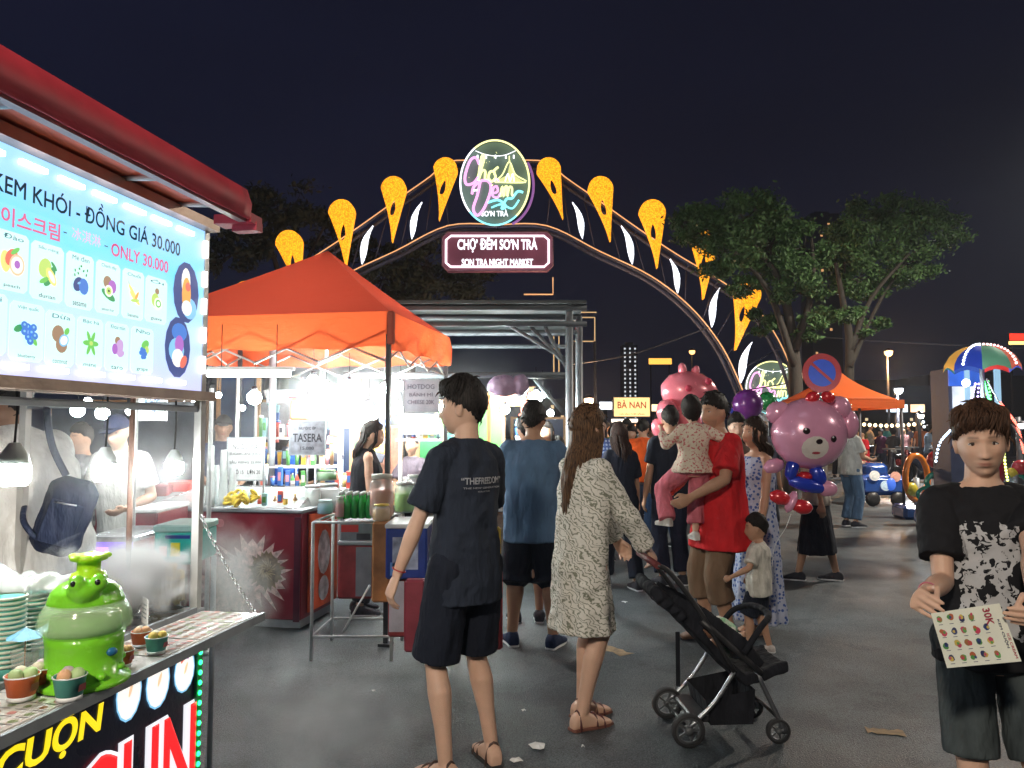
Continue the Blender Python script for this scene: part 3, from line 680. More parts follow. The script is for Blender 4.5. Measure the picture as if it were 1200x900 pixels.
# round neon sign on the crown of the gate
def round_sign(name, label, cx, cy, rpx, Y, k=.80):
    c = at(cx, cy, Y); r = rpx / 900 * Y; root = thing(name, label, 'neon sign', (c.x, Y, c.z), R(0), None)
    face = mat('sign board dark green', (.05, .08, .07), .35, var=.3); MATS
    fg = glow('dim board glow', (.10, .16, .13), .55, 'noise', .8, .5)
    mb = MB(); mb.lathe([(0.001, -.12), (.97 * r, -.12), (.97 * r, .12), (.001, .12)], (0, 0, 0), 40, (0, 1, 0)); mb.v = [(v[0] * k, v[1], v[2]) for v in mb.v]; mb.build('sign_face', fg, root)
    def ring(rr, y, m, th, a0=0, a1=2 * math.pi, dx=0):
        mb = MB(); mb.path([(dx + math.cos(a) * rr * k, y, math.sin(a) * rr) for a in np.linspace(a0, a1, 40)], th, 6); mb.build('neon_ring', m, root)
    py_, pk, pc = glow('neon yellow', (.85, .85, .35), 1.6), glow('neon pink', (.9, .35, .75), 1.5), glow('neon cyan', (.25, .85, .95), 1.4)
    pw = glow('neon white', (.9, .92, 1), 1.9); pp = glow('neon violet', (.32, .12, .42), .6)
    ring(r, -.16, py_, r * .022, -.9, 2.2); ring(r, -.16, pw, r * .02, 2.2, 3.9); ring(r, -.16, pc, r * .02, 3.9, 5.4); ring(r * .98, .12, pp, r * .03, -1.2, .6, r * .12)
    def stroke(P, m, th=.035):
        mb = MB(); mb.path(catmull([(x * r * k, -.19, z * r) for x, z in P], 5), th * r * .62, 6); mb.build('neon_stroke', m, root)
    stroke([(-.45, .42), (-.55, .58), (-.72, .50), (-.86, .15), (-.82, -.05), (-.62, -.02), (-.48, .12)], pk, .05)          # C
    stroke([(-.52, .05), (-.36, .40), (-.30, .62), (-.38, .60), (-.46, .20), (-.48, .04), (-.38, .26), (-.28, .26), (-.28, .08), (-.20, .06)], py_, .045)   # h
    stroke([(-.02, .26), (-.14, .24), (-.18, .10), (-.08, .02), (.02, .12), (-.02, .26), (.10, .36)], py_, .045)    # o with horn
    stroke([(-.08, -.07), (-.07, -.08)], py_, .04)
    stroke([(-.42, .02), (-.50, -.30), (-.62, -.62), (-.50, -.78), (-.30, -.60), (-.12, -.20), (-.16, .0), (-.36, .04), (-.60, -.10), (-.66, -.28)], pk, .05)   # D
    stroke([(-.66, -.20), (-.44, -.18)], pw, .035)
    stroke([(-.04, -.26), (.08, -.22), (.06, -.10), (-.04, -.14), (-.06, -.32), (.08, -.36), (.16, -.26)], pk, .04)   # e
    stroke([(-.02, .02), (.05, .08), (.12, .02)], pk, .03)
    stroke([(.16, -.34), (.22, -.10), (.26, -.34), (.30, -.12), (.36, -.12), (.36, -.34), (.42, -.12), (.50, -.14), (.50, -.30), (.58, -.32)], py_, .04)       # m
    mb = MB(); mb.slab([(x * r * k, z * r) for x, z in [(.0, .02), (.86, .0), (.60, .14), (.44, .46), (.36, .16), (.34, .16)]], (0, -.17, 0), .03); mb.build('tent_emblem', glow('neon soft yellow', (.75, .75, .3), .9), root)
    stroke([(-.0, .02), (.22, .18), (.42, .48), (.60, .18), (.90, .0), (0, .0)], py_, .025); stroke([(.42, .48), (.42, .62)], py_, .02)
    stroke([(.30, .02), (.38, .20), (.44, .02), (.52, .20), (.56, .02)], pw, .018)
    stroke([(-.56, .74), (-.3, .66), (0, .62), (.3, .64), (.6, .74)], pw, .014)
    for x in (-.5, -.25, .02, .32, .55): stroke([(x, .64), (x, .56)], pw, .028)
    stroke([(-.2, -.48), (.1, -.42), (.32, -.56), (.20, -.62), (.34, -.40), (.5, -.38), (.66, -.22), (.82, -.24)], pc, .045); stroke([(-.1, -.6), (.2, -.52), (.5, -.62), (.7, -.42)], pc, .035)
    rr = random.Random(3)
    for i in range(14): a, q = rr.uniform(0, 6.28), rr.uniform(.5, .85); stroke([(math.cos(a) * q, abs(math.sin(a)) * q), (math.cos(a) * q + .01, abs(math.sin(a)) * q)], py_, .018)
    text('sign_lettering', 'SO’N TRÀ', pw, root, TM(0, -.17, -r * .72), fit=(r * .62, r * .16), bold=.02)
    return root
rs = round_sign('round_neon_sign', 'round neon night-market sign with script lettering crowning the light gate', 580, 216, 51, AY - .75)
# the lettering box below it
c = at(583, 296, AY); u = AY / 900
box = thing('letter_sign', 'maroon neon sign box reading night market below the round sign', 'sign', (c.x, AY, c.z))
W2, H2 = 130 * u / 2, 46 * u / 2; ch = 6 * u
pts = [(-W2 + ch, -H2), (W2 - ch, -H2), (W2, -H2 + ch), (W2, H2 - ch), (W2 - ch, H2), (-W2 + ch, H2), (-W2, H2 - ch), (-W2, -H2 + ch)]
mb = MB(); mb.slab(pts, (0, 0, 0), .25); mb.build('sign_case', glow('maroon lit box', (.16, .035, .06), .55, 'noise', 1.5, .3), box)
mb = MB(); ip = [(p[0] * .93, p[1] * .80) for p in pts]; mb.path([(p[0], -.16, p[1]) for p in ip + [ip[0]]], .032, 6); mb.build('neon_border', glow('neon rose white', (1, .8, .9), 1.7), box)
mb = MB(); mb.path([(p[0], -.14, p[1]) for p in pts + [pts[0]]], .025, 6); mb.build('case_edge', mat('dull rose edge', (.4, .2, .25), .4), box)
nw = MATS['neon white']
text('sign_lettering', 'CHỌ’ ĐÊM SO’N TRÀ', nw, box, TM(0, -.15, .20), fit=(94 * u, 19 * u), bold=.022)
text('sign_lettering', 'SON TRA NIGHT MARKET', nw, box, TM(0, -.15, -.32), fit=(84 * u, 8.5 * u), bold=.022)
mb = MB(); p = [ga(x, y) for x, y in ((614, 345), (648, 345), (648, 325))]; mb.path(p, .02, 5); mb.build('loose_rope_light', rope, gate)
# the same round sign repeated low at the right foot of the gate
rs2 = round_sign('round_neon_sign', 'lower round neon sign half hidden behind the tree trunk', 903, 455, 31, 23.2, .98)
for o in bpy.data.objects:
    if o.name.startswith('round_neon_sign'): o['group'] = 'round neon signs of the gate'

# ---- trees
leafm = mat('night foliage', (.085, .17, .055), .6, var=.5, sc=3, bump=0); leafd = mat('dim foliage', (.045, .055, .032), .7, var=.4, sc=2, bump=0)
barkm = mat('bark', (.07, .06, .05), .85, bump=.8, bsc=30, stretch=(1, 1, .3))
def tree(label, Y, base_px, clumps, trunks, m, n_leaf=9000, leaf=.16, seed=1, group='trees around the gate', name='street_tree'):
    """clumps: px,py,rx,ry of the crown's masses; trunks: lists of px,py,r"""
    b = at(base_px, 503, Y); root = thing(name, label, 'tree', (b.x, Y, 0), 0, group)
    r = np.random.default_rng(seed); k = Y / 900; mb = MB()
    for T in trunks:
        pts = []; rad = []
        for i, (px, py, rr) in enumerate(T):
            p = at(px, py, Y); pts.append(Vector((p.x - b.x, r.uniform(-.25, .25) * (i > 0), max(0, p.z)))); rad.append(rr)
        P = catmull(pts, 4); mb.path(P, list(np.interp(np.linspace(0, 1, len(P)), np.linspace(0, 1, len(rad)), rad)), 7)
    V = []; F = []; tot = sum(c[2] * c[3] for c in clumps)
    for cx, cyy, rx, ry in clumps:
        c = at(cx, cyy, Y); c = Vector((c.x - b.x, r.uniform(-.6, .6), c.z)); n = int(n_leaf * rx * ry / tot); sub = max(6, int(rx * ry / 70))
        tw = [r.normal(0, 1, 3) for _ in range(sub)]
        tw = [t / np.linalg.norm(t) * r.uniform(.35, 1.0) ** .5 for t in tw]
        for i in range(sub):
            q = np.array([tw[i][0] * rx * k, tw[i][1] * rx * k * .9, tw[i][2] * ry * k]); 
            mb.path([c, c + Vector(q * .55) + Vector((0, 0, -.1)), c + Vector(q)], [.025, .015, .006], 4)
            for j in range(n // sub):
                o = q + r.normal(0, 1, 3) * np.array([rx, rx, ry * .7]) * k * .20; ctr = np.array(c) + o
                a = r.normal(0, 1, 3); a /= np.linalg.norm(a); bb = np.cross(a, r.normal(0, 1, 3)); bb /= np.linalg.norm(bb); s = leaf * r.uniform(.6, 1.3)
                i0 = len(V); V += [ctr - a * s, ctr + bb * s * .38 + a * s * .1, ctr + a * s, ctr - bb * s * .38 + a * s * .1]; F.append((i0, i0 + 1, i0 + 2, i0 + 3))
    mb.build('trunk', barkm, root); mc = MB(); mc.add([v.tolist() for v in V], F, False); o = mc.build('crown', m, root); return root
tree('broad leafy tree on the right partly hiding the orange teardrops', 17.0, 930,
     [(825, 268, 34, 28), (868, 262, 40, 30), (850, 305, 34, 24), (905, 285, 36, 38), (945, 290, 30, 34), (880, 330, 26, 16), (930, 345, 28, 26), (900, 372, 20, 16), (955, 385, 22, 20), (800, 262, 12, 10)],
     [[(925, 600, .20), (930, 480, .17), (932, 400, .13), (915, 330, .08), (880, 290, .04)], [(931, 430, .10), (900, 340, .06), (850, 290, .03)], [(932, 410, .10), (948, 340, .06), (950, 280, .03)]], leafm, 30000, .062, 3)
tree('second leafy tree to the right with pale forked branches', 18.5, 1000,
     [(1000, 275, 32, 36), (1042, 258, 36, 26), (1090, 265, 36, 30), (1065, 305, 38, 26), (1010, 325, 26, 26), (985, 310, 24, 26), (1030, 345, 22, 14), (978, 365, 24, 18), (1022, 385, 20, 14), (1110, 250, 14, 14)],
     [[(1000, 600, .15), (998, 480, .13), (996, 400, .10), (985, 350, .07), (975, 310, .04)], [(997, 410, .08), (1020, 350, .05), (1060, 300, .03)], [(996, 430, .07), (1040, 345, .04), (1085, 280, .02)]], leafm, 26000, .062, 5)
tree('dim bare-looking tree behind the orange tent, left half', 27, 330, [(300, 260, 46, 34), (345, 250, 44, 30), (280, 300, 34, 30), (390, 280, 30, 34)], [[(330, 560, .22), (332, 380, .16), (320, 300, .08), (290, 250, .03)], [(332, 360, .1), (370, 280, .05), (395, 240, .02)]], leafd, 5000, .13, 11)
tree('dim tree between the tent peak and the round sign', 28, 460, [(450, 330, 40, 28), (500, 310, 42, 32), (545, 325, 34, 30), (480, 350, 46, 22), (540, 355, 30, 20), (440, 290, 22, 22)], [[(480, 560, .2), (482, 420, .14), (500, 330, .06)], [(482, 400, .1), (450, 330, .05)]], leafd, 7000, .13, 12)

# ---- far town
def far_tower(label, px0, px1, ytop, Y, seed, c=(.02, .022, .04), rows=12, cols=3, lc=(.9, .95, 1), pp=.6, name='tower_block'):
    a, b_ = at(px0, 503, Y), at(px1, 503, Y); H = at(px0, ytop, Y).z; W_ = b_.x - a.x; root = thing(name, label, 'building', ((a.x + b_.x) / 2, Y, 0), 0, 'far buildings')
    mb = MB(); mb.box((0, W_ / 2, H / 2), (W_, W_, H)); mb.box((0, W_ / 2, H + .3), (W_ * .5, W_ * .5, .6 + H * .02)); mb.build('wall', mat('far wall %d' % seed, c, .8), root)
    r = random.Random(seed); lm = glow('far window %d' % seed, lc, .75); s = W_ / (cols * 3.2); me = None
    for i in range(rows):
        for j in range(cols):
            if r.random() > pp: continue
            x = -W_ / 2 + W_ * (j + .5) / cols; z = H * (.12 + .86 * (i + .5) / rows)
            if me is None: m_ = MB(); m_.box((0, 0, 0), (s, .12, s * 1.1)); o = m_.build('window', lm, root, (x, -.04, z)); me = o.data
            else: link('window', me, root, (x, -.04, z))
    return root
far_tower('slim far tower outlined with dotted white lights above the crowd', 730, 748, 404, 220, 1, rows=18, cols=3, pp=.95)
far_tower('low dark office block behind the grey metal frame', 560, 700, 470, 160, 2, rows=3, cols=12, lc=(1, .7, .4), pp=.25)
far_tower('low shopfront row with lit windows left of the white lamp', 985, 1090, 452, 70, 3, c=(.03, .03, .04), rows=4, cols=12, lc=(1, .75, .45), pp=.35)
far_tower('dark long building beyond the kiddie rides', 1090, 1260, 440, 90, 4, rows=5, cols=14, lc=(1, .6, .35), pp=.12)
far_tower('tall dark building with a rooftop mast behind the trees', 955, 990, 250, 260, 5, c=(.012, .013, .022), rows=16, cols=4, lc=(1, .5, .2), pp=.10)
far_tower('distant dark block left of the round sign', 215, 330, 440, 60, 7, rows=3, cols=7, lc=(1, .85, .6), pp=.2)
def lit_sign(name, label, px0, py0, px1, py1, Y, mface, s=None, ms=None, cat='sign', post=True, lines=None, group=None, edge=True, th=.12, bold=.02):
    a, b_ = at(px0, py0, Y), at(px1, py1, Y); W_, H_ = b_.x - a.x, a.z - b_.z; c = (a + b_) / 2
    root = thing(name, label, cat, (c.x, Y, c.z), 0, group); mb = MB(); mb.box((0, 0, 0), (W_, th, H_)); mb.build('sign_face', mface, root)
    if edge:
        e = max(.012, H_ * .05); mb = MB()
        for z in (-1, 1): mb.box((0, 0, z * (H_ / 2 + e / 2)), (W_ + 2 * e, th + .01, e))
        for x in (-1, 1): mb.box((x * (W_ / 2 + e / 2), 0, 0), (e, th + .01, H_))
        mb.build('sign_frame', darkm, root)
    if lines:
        for (t, z, h, w_, m_) in lines: text('lettering', t, m_, root, TM(0, -th / 2 - .004, z * H_), fit=(W_ * w_, H_ * h), bold=bold, res=2)
    if post:
        mb = MB()
        for x in ((-.4, .4) if W_ > 1.5 else (0,)): mb.tube((x * W_, th / 2 + .03, H_ / 2 * .9), (x * W_, th / 2 + .03, -c.z), .05 if Y > 12 else .02, n=6)
        mb.build('post', darkm, root)
    return root
redl = glow('red letter', (.55, .12, .04), .5); yel = glow('yellow lit sign', (1, .66, .26), 1.1, 'noise', 1, .25)
lit_sign('shop_sign', 'yellow lit eatery sign with red letters above the distant crowd', 719, 466, 761, 488, 17, yel, lines=[('BÀ NAN', .15, .45, .8, redl), ('HẢI SẢN TƯƠI SỐNG', -.36, .13, .7, redl)])
lit_sign('shop_sign', 'small blank white light box left of the yellow eatery sign', 702, 471, 717, 480, 17, glow('cool white box', (.85, .9, 1), 1.5))
lit_sign('shop_sign', 'small warm white light box right of the yellow eatery sign', 763, 474, 773, 482, 17, glow('warm box', (1, .8, .45), 1.4))
lit_sign('light_strip', 'long pale lamp strip under the yellow eatery sign', 716, 491, 747, 495, 16.8, glow('warm white strip', (1, .85, .7), 1.7), cat='lamp')
lit_sign('shop_sign', 'distant orange sign in the dark above the pink balloon', 760, 420, 787, 427, 60, glow('orange sign', (1, .5, .08), 1.3))
lit_sign('shop_sign', 'red and yellow lit sign at the far right edge above the umbrella', 1182, 391, 1215, 399, 45, glow('red sign', (.95, .04, .02), 1.4), lines=None)
lit_sign('light_strip', 'yellow bar under the red sign at the right edge', 1181, 400, 1216, 404, 44.9, glow('yellow bar', (1, .8, .25), 1.5), cat='lamp')
lit_sign('shop_sign', 'blue white lit shop window sign beyond the orange canopy', 1038, 474, 1063, 483, 34, glow('blue white box', (.55, .8, 1), 1.3, 'noise', 2, .4))
lit_sign('shop_sign', 'warm lit shop sign right of the blue white one', 1066, 474, 1083, 483, 34, glow('warm shop', (1, .7, .45), 1.2, 'noise', 2, .4))
lit_sign('shop_sign', 'tiny red lit sign right of the metal frame stall', 674, 384, 682, 391, 26, glow('deep red', (.9, .03, .05), .8), post=False)
# gold-lit scaffold tower behind the frame stall
sc_ = thing('gold_light_scaffold', 'square frame outlined in gold light behind the metal stall', 'light frame', (at(685, 503, 26).x, 26, 0)); mb = MB(); k = 26 / 900
def sf(px, py): p = at(px, py, 26); return (p.x - sc_.location.x, 0, p.z)
for a, b_ in (((672, 366), (699, 366)), ((672, 372), (697, 372)), ((697, 372), (697, 400)), ((672, 400), (697, 400)), ((649, 370), (649, 440)), ((655, 370), (655, 440))): mb.tube(sf(*a), sf(*b_), .018, n=4)
mb.build('light_rope', glow('gold rope', (1, .65, .3), .55), sc_)
mb = MB()
for x in (672, 697): mb.tube(sf(x, 400), (sf(x, 400)[0], 0, 0), .05, n=5)
mb.build('mast', darkm, sc_)
# overhead wires
def wire(label, P, r=.012):
    mb = MB(); mb.path(catmull([at(*p) for p in P], 6), r, 4); tag(mb.build('overhead_wire', mat('grey wire', (.10, .11, .13), .6, var=0)), label, 'cable')
wire('thin wire sloping up from the metal stall to the gate', [(660, 428, 20), (740, 415, 20), (830, 384, 21)], .02)
wire('long thin wire across the dark sky at the right', [(880, 388, 30), (1000, 398, 30), (1110, 404, 30), (1230, 410, 30)], .02)
# street lamps seen in the distance
def street_lamp(label, px, py, Y, c, s, power, r=.16, globe=False, group='distant street lamps'):
    p = at(px, py, Y); root = thing('street_lamp', label, 'street lamp', (p.x, Y, 0), 0, group); mb = MB()
    mb.tube((0, .1, 0), (0, .1, p.z + .15), .07, .045, 8); mb.tube((0, .1, 0), (0, .1, .35), .12, .1, 8); mb.build('post', darkm, root)
    mb = MB(); mb.lathe([(r * 1.25, 0), (r * 1.2, .03), (r * .3, r * .8), (.01, r * .85)], (0, 0, p.z + r * .3), 12); mb.build('hood', darkm, root)
    mb = MB(); mb.ball((0, 0, p.z), r, 10, 7); mb.build('lamp_globe', glow('lamp ' + str(c), c, s), root)
    if power:
        l = bpy.data.lights.new('lamp_light', 'POINT'); l.energy = power; l.color = c; l.shadow_soft_size = r; o = link('lamp_light', l, root, (0, -.3, p.z - r - .12))
    return root
street_lamp('amber street lamp above the orange canopy at right', 1041, 413, 32, (1, .52, .2), 4, 700, .16)
street_lamp('bright white square-headed lamp beside the kiosk row', 1053, 457, 26, (.95, .97, 1), 5, 450, .14)
street_lamp('orange street lamp seen over the long-haired woman', 690, 469, 22, (1, .6, .35), 4, 600, .14)
street_lamp('small orange lamp just left of the lit gate leg', 811, 412, 40, (1, .45, .15), 3, 0, .16)
street_lamp('white lamp right of the warm shop sign', 1079, 487, 24, (1, .9, .75), 4, 0, .10)
street_lamp('white lamp at the shoulder of the man holding the leaflet', 1198, 498, 14, (.9, .95, 1), 4, 0, .07)
# tall lamps of the street behind and beside the viewer, one added for the trees
def tall_lamp(label, x, y, h, power, c, point=False):
    root = thing('street_lamp', label, 'street lamp', (x, y, 0), 0, 'tall street lamps outside the view'); mb = MB()
    mb.tube((0, 0, 0), (0, 0, h), .09, .05, 10); mb.path(catmull([(0, 0, h), (0, .5, h + .3), (0, 1.2, h + .3)], 4), .035, 8); mb.build('post', darkm, root)
    mb = MB(); mb.box((0, 1.4, h + .29), (.24, .6, .09), bev=.02); mb.build('hood', darkm, root)
    mb = MB(); mb.box((0, 1.4, h + .235), (.18, .5, .012)); mb.build('lamp_glass', glow('lamp glass', c, 8), root)
    l = bpy.data.lights.new('lamp_light', 'POINT' if point else 'AREA'); l.energy = power; l.color = c; o = link('lamp_light', l, root, (0, 1.4, h + (.05 if point else .18)))
    if point: l.shadow_soft_size = .2
    else: l.shape = 'RECTANGLE'; l.size = .3; l.size_y = .5
tall_lamp('tall street lamp behind the viewer on the left', -1.2, -3.4, 3.7, 640, (1, .88, .72), True)
tall_lamp('tall street lamp on the right pavement outside the view', 7.5, 1.0, 4.6, 190, (1, .90, .78), True)
tall_lamp('unseen tall lamp added to light the right trees', 10.5, 11.0, 6.5, 1000, (1, .9, .75))  # out of view, added to brighten the tree crowns
# ---------------------------------------------------------------- ice cream cart in the left foreground
YAW = -math.atan(166 / 900)
P0 = onz(229, 715, .945); P0.z = 0
SM = Matrix.Translation(P0) @ Matrix.Rotation(YAW, 4, 'Z'); SI = SM.inverted()
def SW(x, y, z=0): return SM @ Vector((x, y, z))
def sp(px, py, xl=0.0):
    """where the sight line meets the cart's plane x = xl, in the cart's own frame"""
    o = SI @ EYE; d = SI.to_3x3() @ ray(px, py); return o + d * ((xl - o.x) / d.x)
cart = thing('ice_cream_cart', 'ice cream cart with glowing blue menu box, red awning and fold-out ledge at the left', 'food cart', P0, YAW)
BK = TM(0, 0, 0, R(90))
def SX(x, y, z): return TM(x, y, z, R(90))
print('sign', sp(242, 268), sp(242, 462), sp(0, 155), sp(0, 441))
ZT, ZB, YR = sp(242, 270).z, sp(242, 461).z, sp(242, 400).y
YL = -1.30
cream = mat('cream painted steel', (.6, .55, .48), .4); redc = mat('red awning canvas', (.50, .030, .05), .6, bump=.15, bsc=9, sub=.0)
mb = MB(); mb.box((-.045, (YL + YR) / 2, (ZT + ZB) / 2), (.07, YR - YL, ZT - ZB)); mb.build('sign_case', cream, cart)
mb = MB()
mb.box((-.02, (YL + YR) / 2, ZB - .012), (.11, YR - YL + .02, .03)); mb.box((-.02, (YL + YR) / 2, ZT + .014), (.11, YR - YL + .02, .032)); mb.build('sign_frame', mat('brushed beige trim', (.45, .33, .26), .4, .4), cart)
# lit print: sky blue above, lavender below
def menu_face():
    m, t, b = _new('lit menu print'); N = t.nodes; L = t.links; tc = N.new('ShaderNodeTexCoord'); sx = N.new('ShaderNodeSeparateXYZ'); L.new(tc.outputs['Object'], sx.inputs[0])
    mr = N.new('ShaderNodeMapRange'); mr.inputs[1].default_value = ZB; mr.inputs[2].default_value = ZT; L.new(sx.outputs[2], mr.inputs[0])
    n = N.new('ShaderNodeTexNoise'); n.inputs['Scale'].default_value = 6; L.new(tc.outputs['Object'], n.inputs['Vector']); ad = N.new('ShaderNodeMath'); ad.operation = 'MULTIPLY_ADD'; ad.inputs[1].default_value = .25; L.new(n.outputs[0], ad.inputs[0]); L.new(mr.outputs[0], ad.inputs[2])
    r = N.new('ShaderNodeValToRGB'); e = r.color_ramp.elements; e[0].position = .1; e[0].color = (.50, .50, .90, 1); e[1].position = 1.1; e[1].color = (.30, .58, .95, 1)
    x = e.new(.45); x.color = (.42, .62, .92, 1); x = e.new(.80); x.color = (.16, .60, .88, 1)
    L.new(ad.outputs[0], r.inputs[0]); L.new(r.outputs[0], b.inputs['Emission Color']); b.inputs['Emission Strength'].default_value = 1.2; b.inputs['Roughness'].default_value = .5; b.inputs['Base Color'].default_value = (.1, .1, .12, 1)
    return m
face = MB(); face.box((-.006, (YL + YR) / 2, (ZT + ZB) / 2), (.008, YR - YL - .01, ZT - ZB - .01)); face.build('menu_print', menu_face(), cart)
blk = glow('navy print', (.012, .06, .10), .35); pinkp = glow('pink print', (.80, .12, .28), .75); cyanp = glow('teal print', (.02, .20, .26), .5); cellm = glow('pale cell print', (.62, .92, .90), .95)
def row_text(s, m, px0, py0, px1, py1, hpx, bold=0, name='lettering'):
    a, b_ = sp(px0, py0), sp(px1, py1); c = (a + b_) / 2; L_ = (b_ - a); ang = math.atan2(L_.z, L_.y)
    text(name, s, m, cart, SX(.001, c.y, c.z), fit=(L_.length, hpx), bold=bold)
row_text('KEM KHÓI - ĐỒNG GIÁ 30.000', blk, -9, 205, 211, 288, .068, .014)
row_text('아이스크림', pinkp, -20, 250, 70, 268, .046, .02)
row_text('-', blk, 74, 272, 78, 273, .003)
row_text('冰淇淋', glow('faint pink print', (.75, .45, .65), .9), 84, 272, 118, 284, .034)
row_text('-', blk, 122, 288, 126, 289, .003)
row_text('ONLY 30.000', pinkp, 130, 291, 197, 314, .038, .02)
fruitc = {k: glow('print ' + k, v, .8) for k, v in dict(green=(.18, .62, .12), lime=(.55, .78, .18), dgreen=(.05, .35, .12), red=(.85, .18, .12), peach=(.95, .62, .40), white=(1, .98, .92), blue=(.06, .22, .70), navy=(.04, .07, .25), purple=(.45, .15, .60), violet=(.62, .40, .75), brown=(.38, .24, .15), yellow=(.95, .82, .25), dark=(.08, .06, .06), orange=(.95, .45, .10), sky=(.25, .6, .9)).items()}
KEYS = list(fruitc)
def picto(kind, w_, h_):
    S = []   # (colour, cx, cz, rx, rz, rot) in cell halves
    A = lambda *a: S.append(a)
    if kind == 'peach': A('yellow', -.45, -.05, .30, .42, .2); A('red', -.1, .15, .42, .30, .6); A('peach', .25, -.1, .48, .42, .1); A('white', .25, -.1, .38, .33, .1); A('purple', .25, -.08, .18, .16, 0); A('green', .1, .42, .3, .1, .5)
    if kind == 'durian': A('dgreen', .1, -.15, .5, .25, .9); A('lime', -.2, .15, .42, .36, .8); A('dgreen', .35, .3, .25, .08, -.7); A('yellow', .2, -.15, .42, .22, -.8); A('white', .22, -.15, .3, .12, -.8); A('green', -.25, -.35, .3, .1, .4)
    if kind == 'seeds':
        for x, z in ((-.4, .4), (-.1, .5), (.2, .45), (.4, .3), (-.2, .3), (.0, .62), (-.45, .2), (.45, .5)): A('dgreen', x, z, .07, .05, x * 3)
        A('navy', -.2, -.15, .38, .28, .5); A('blue', .2, -.2, .36, .34, -.4); A('sky', -.15, -.1, .12, .05, .3)
    if kind == 'passion': A('dgreen', 0, -.3, .6, .18, -.3); A('brown', -.1, .25, .36, .28, 0); A('purple', .3, .1, .34, .3, 0); A('white', 0, -.12, .34, .26, 0); A('lime', 0, -.12, .22, .17, 0); A('dark', 0, -.12, .08, .06, 0)
    if kind == 'banana': A('brown', -.4, .35, .03, .3, .5); A('yellow', -.05, .05, .6, .12, -.7); A('yellow', .1, -.15, .55, .12, -.5); A('orange', .25, -.05, .3, .1, .9); A('lime', .1, -.25, .4, .08, .1)
    if kind == 'guava': A('brown', 0, .45, .2, .16, 0); A('lime', -.15, .0, .36, .34, 0); A('white', .1, -.15, .36, .3, 0); A('green', .12, -.15, .26, .2, 0); A('white', .12, -.15, .16, .12, 0)
    if kind == 'blueberry':
        A('dgreen', -.5, .1, .3, .14, .3); A('green', .4, -.3, .25, .12, -.8)
        for x, z in ((0, .2), (-.2, 0), (.2, 0), (0, -.2), (.3, .2), (-.25, .25), (.1, -.35), (.35, -.12)): A('blue', x, z, .2, .15, 0); A('sky', x, z + .02, .07, .05, 0)
    if kind == 'coconut': A('brown', -.2, .2, .42, .36, .2); A('green', .4, .35, .2, .14, .6); A('brown', .05, -.25, .4, .34, 0); A('sky', .2, -.05, .34, .26, .3); A('white', .2, -.05, .26, .19, .3)
    if kind == 'mint':
        for a in range(6): A('green', math.cos(a * 1.05) * .28, math.sin(a * 1.05) * .26, .34, .12, a * 1.05)
        A('lime', 0, 0, .14, .1, 0)
    if kind == 'taro': A('brown', 0, .3, .25, .2, 0); A('violet', .15, .0, .42, .32, .9); A('purple', -.25, -.1, .24, .26, 0); A('violet', .3, -.3, .3, .15, .3)
    if kind == 'grape':
        A('green', .2, .3, .36, .22, .4); A('lime', .35, .05, .2, .2, 0)
        for x, z in ((-.1, .05), (.1, 0), (-.2, -.12), (0, -.15), (.2, -.15), (-.05, -.32), (.12, -.3)): A('blue', x, z, .16, .12, 0)
    if kind == 'kiwi': A('brown', 0, 0, .4, .36, 0); A('green', .05, 0, .33, .3, 0); A('white', .05, 0, .1, .08, 0)
    return S
def print_mesh(S, w_, h_, x=0.004):
    mb = MB()
    for i, (c, cx, cz, rx, rz, rot) in enumerate(S):
        mb.mi = KEYS.index(c); n = 14; z = [(math.cos(a) * rx, math.sin(a) * rz) for a in [2 * math.pi * k / n for k in range(n)]]
        P = [((p[0] * math.cos(rot) - p[1] * math.sin(rot) + cx) * w_, (p[0] * math.sin(rot) + p[1] * math.cos(rot) + cz) * h_) for p in z]
        mb.add([(x + i * .00025, p[0], p[1]) for p in P], [tuple(range(n))], False)
    return mb
def cell(px0, px1, pt, pb, kind, cap, sub):
    a, b_ = sp(px0, pt[0]), sp(px1, pt[1]); c, d = sp(px0, pb[0]), sp(px1, pb[1]); zt, zb = (a.z + b_.z) / 2, (c.z + d.z) / 2
    cy_, cz = (a.y + b_.y) / 2, (zt + zb) / 2; w_, h_ = (b_.y - a.y), (zt - zb); ch = w_ * .1
    mb = MB(); P = [(-w_ / 2 + ch, -h_ / 2), (w_ / 2 - ch, -h_ / 2), (w_ / 2, -h_ / 2 + ch), (w_ / 2, h_ / 2 - ch), (w_ / 2 - ch, h_ / 2), (-w_ / 2 + ch, h_ / 2), (-w_ / 2, h_ / 2 - ch), (-w_ / 2, -h_ / 2 + ch)]
    mb.add([(0, p[0], p[1]) for p in P] + [(-.002, p[0], p[1]) for p in P], [tuple(range(8)), tuple(reversed(range(8, 16)))] + [(i, 8 + i, 8 + (i + 1) % 8, (i + 1) % 8) for i in range(8)], False)
    o = mb.build('menu_cell', cellm, cart, (.001, cy_, cz))
    print_mesh(picto(kind, 1, 1), w_ * .50, h_ * .44, .0015).build('fruit_print', [fruitc[k] for k in KEYS], o)
    text('caption', cap, cyanp, o, SX(.0015, 0, h_ * .41), fit=(w_ * .62, h_ * .085)); text('caption', sub, blk, o, SX(.0015, 0, -h_ * .42), fit=(w_ * .5, h_ * .07))
cell(-4, 34, (266, 278), (336, 347), 'peach', 'Đào', 'peach'); cell(37, 75, (280, 292), (347, 359), 'durian', 'Sầu riêng', 'durian'); cell(78, 110, (293, 302), (359, 365), 'seeds', 'Mè đen', 'sesame')
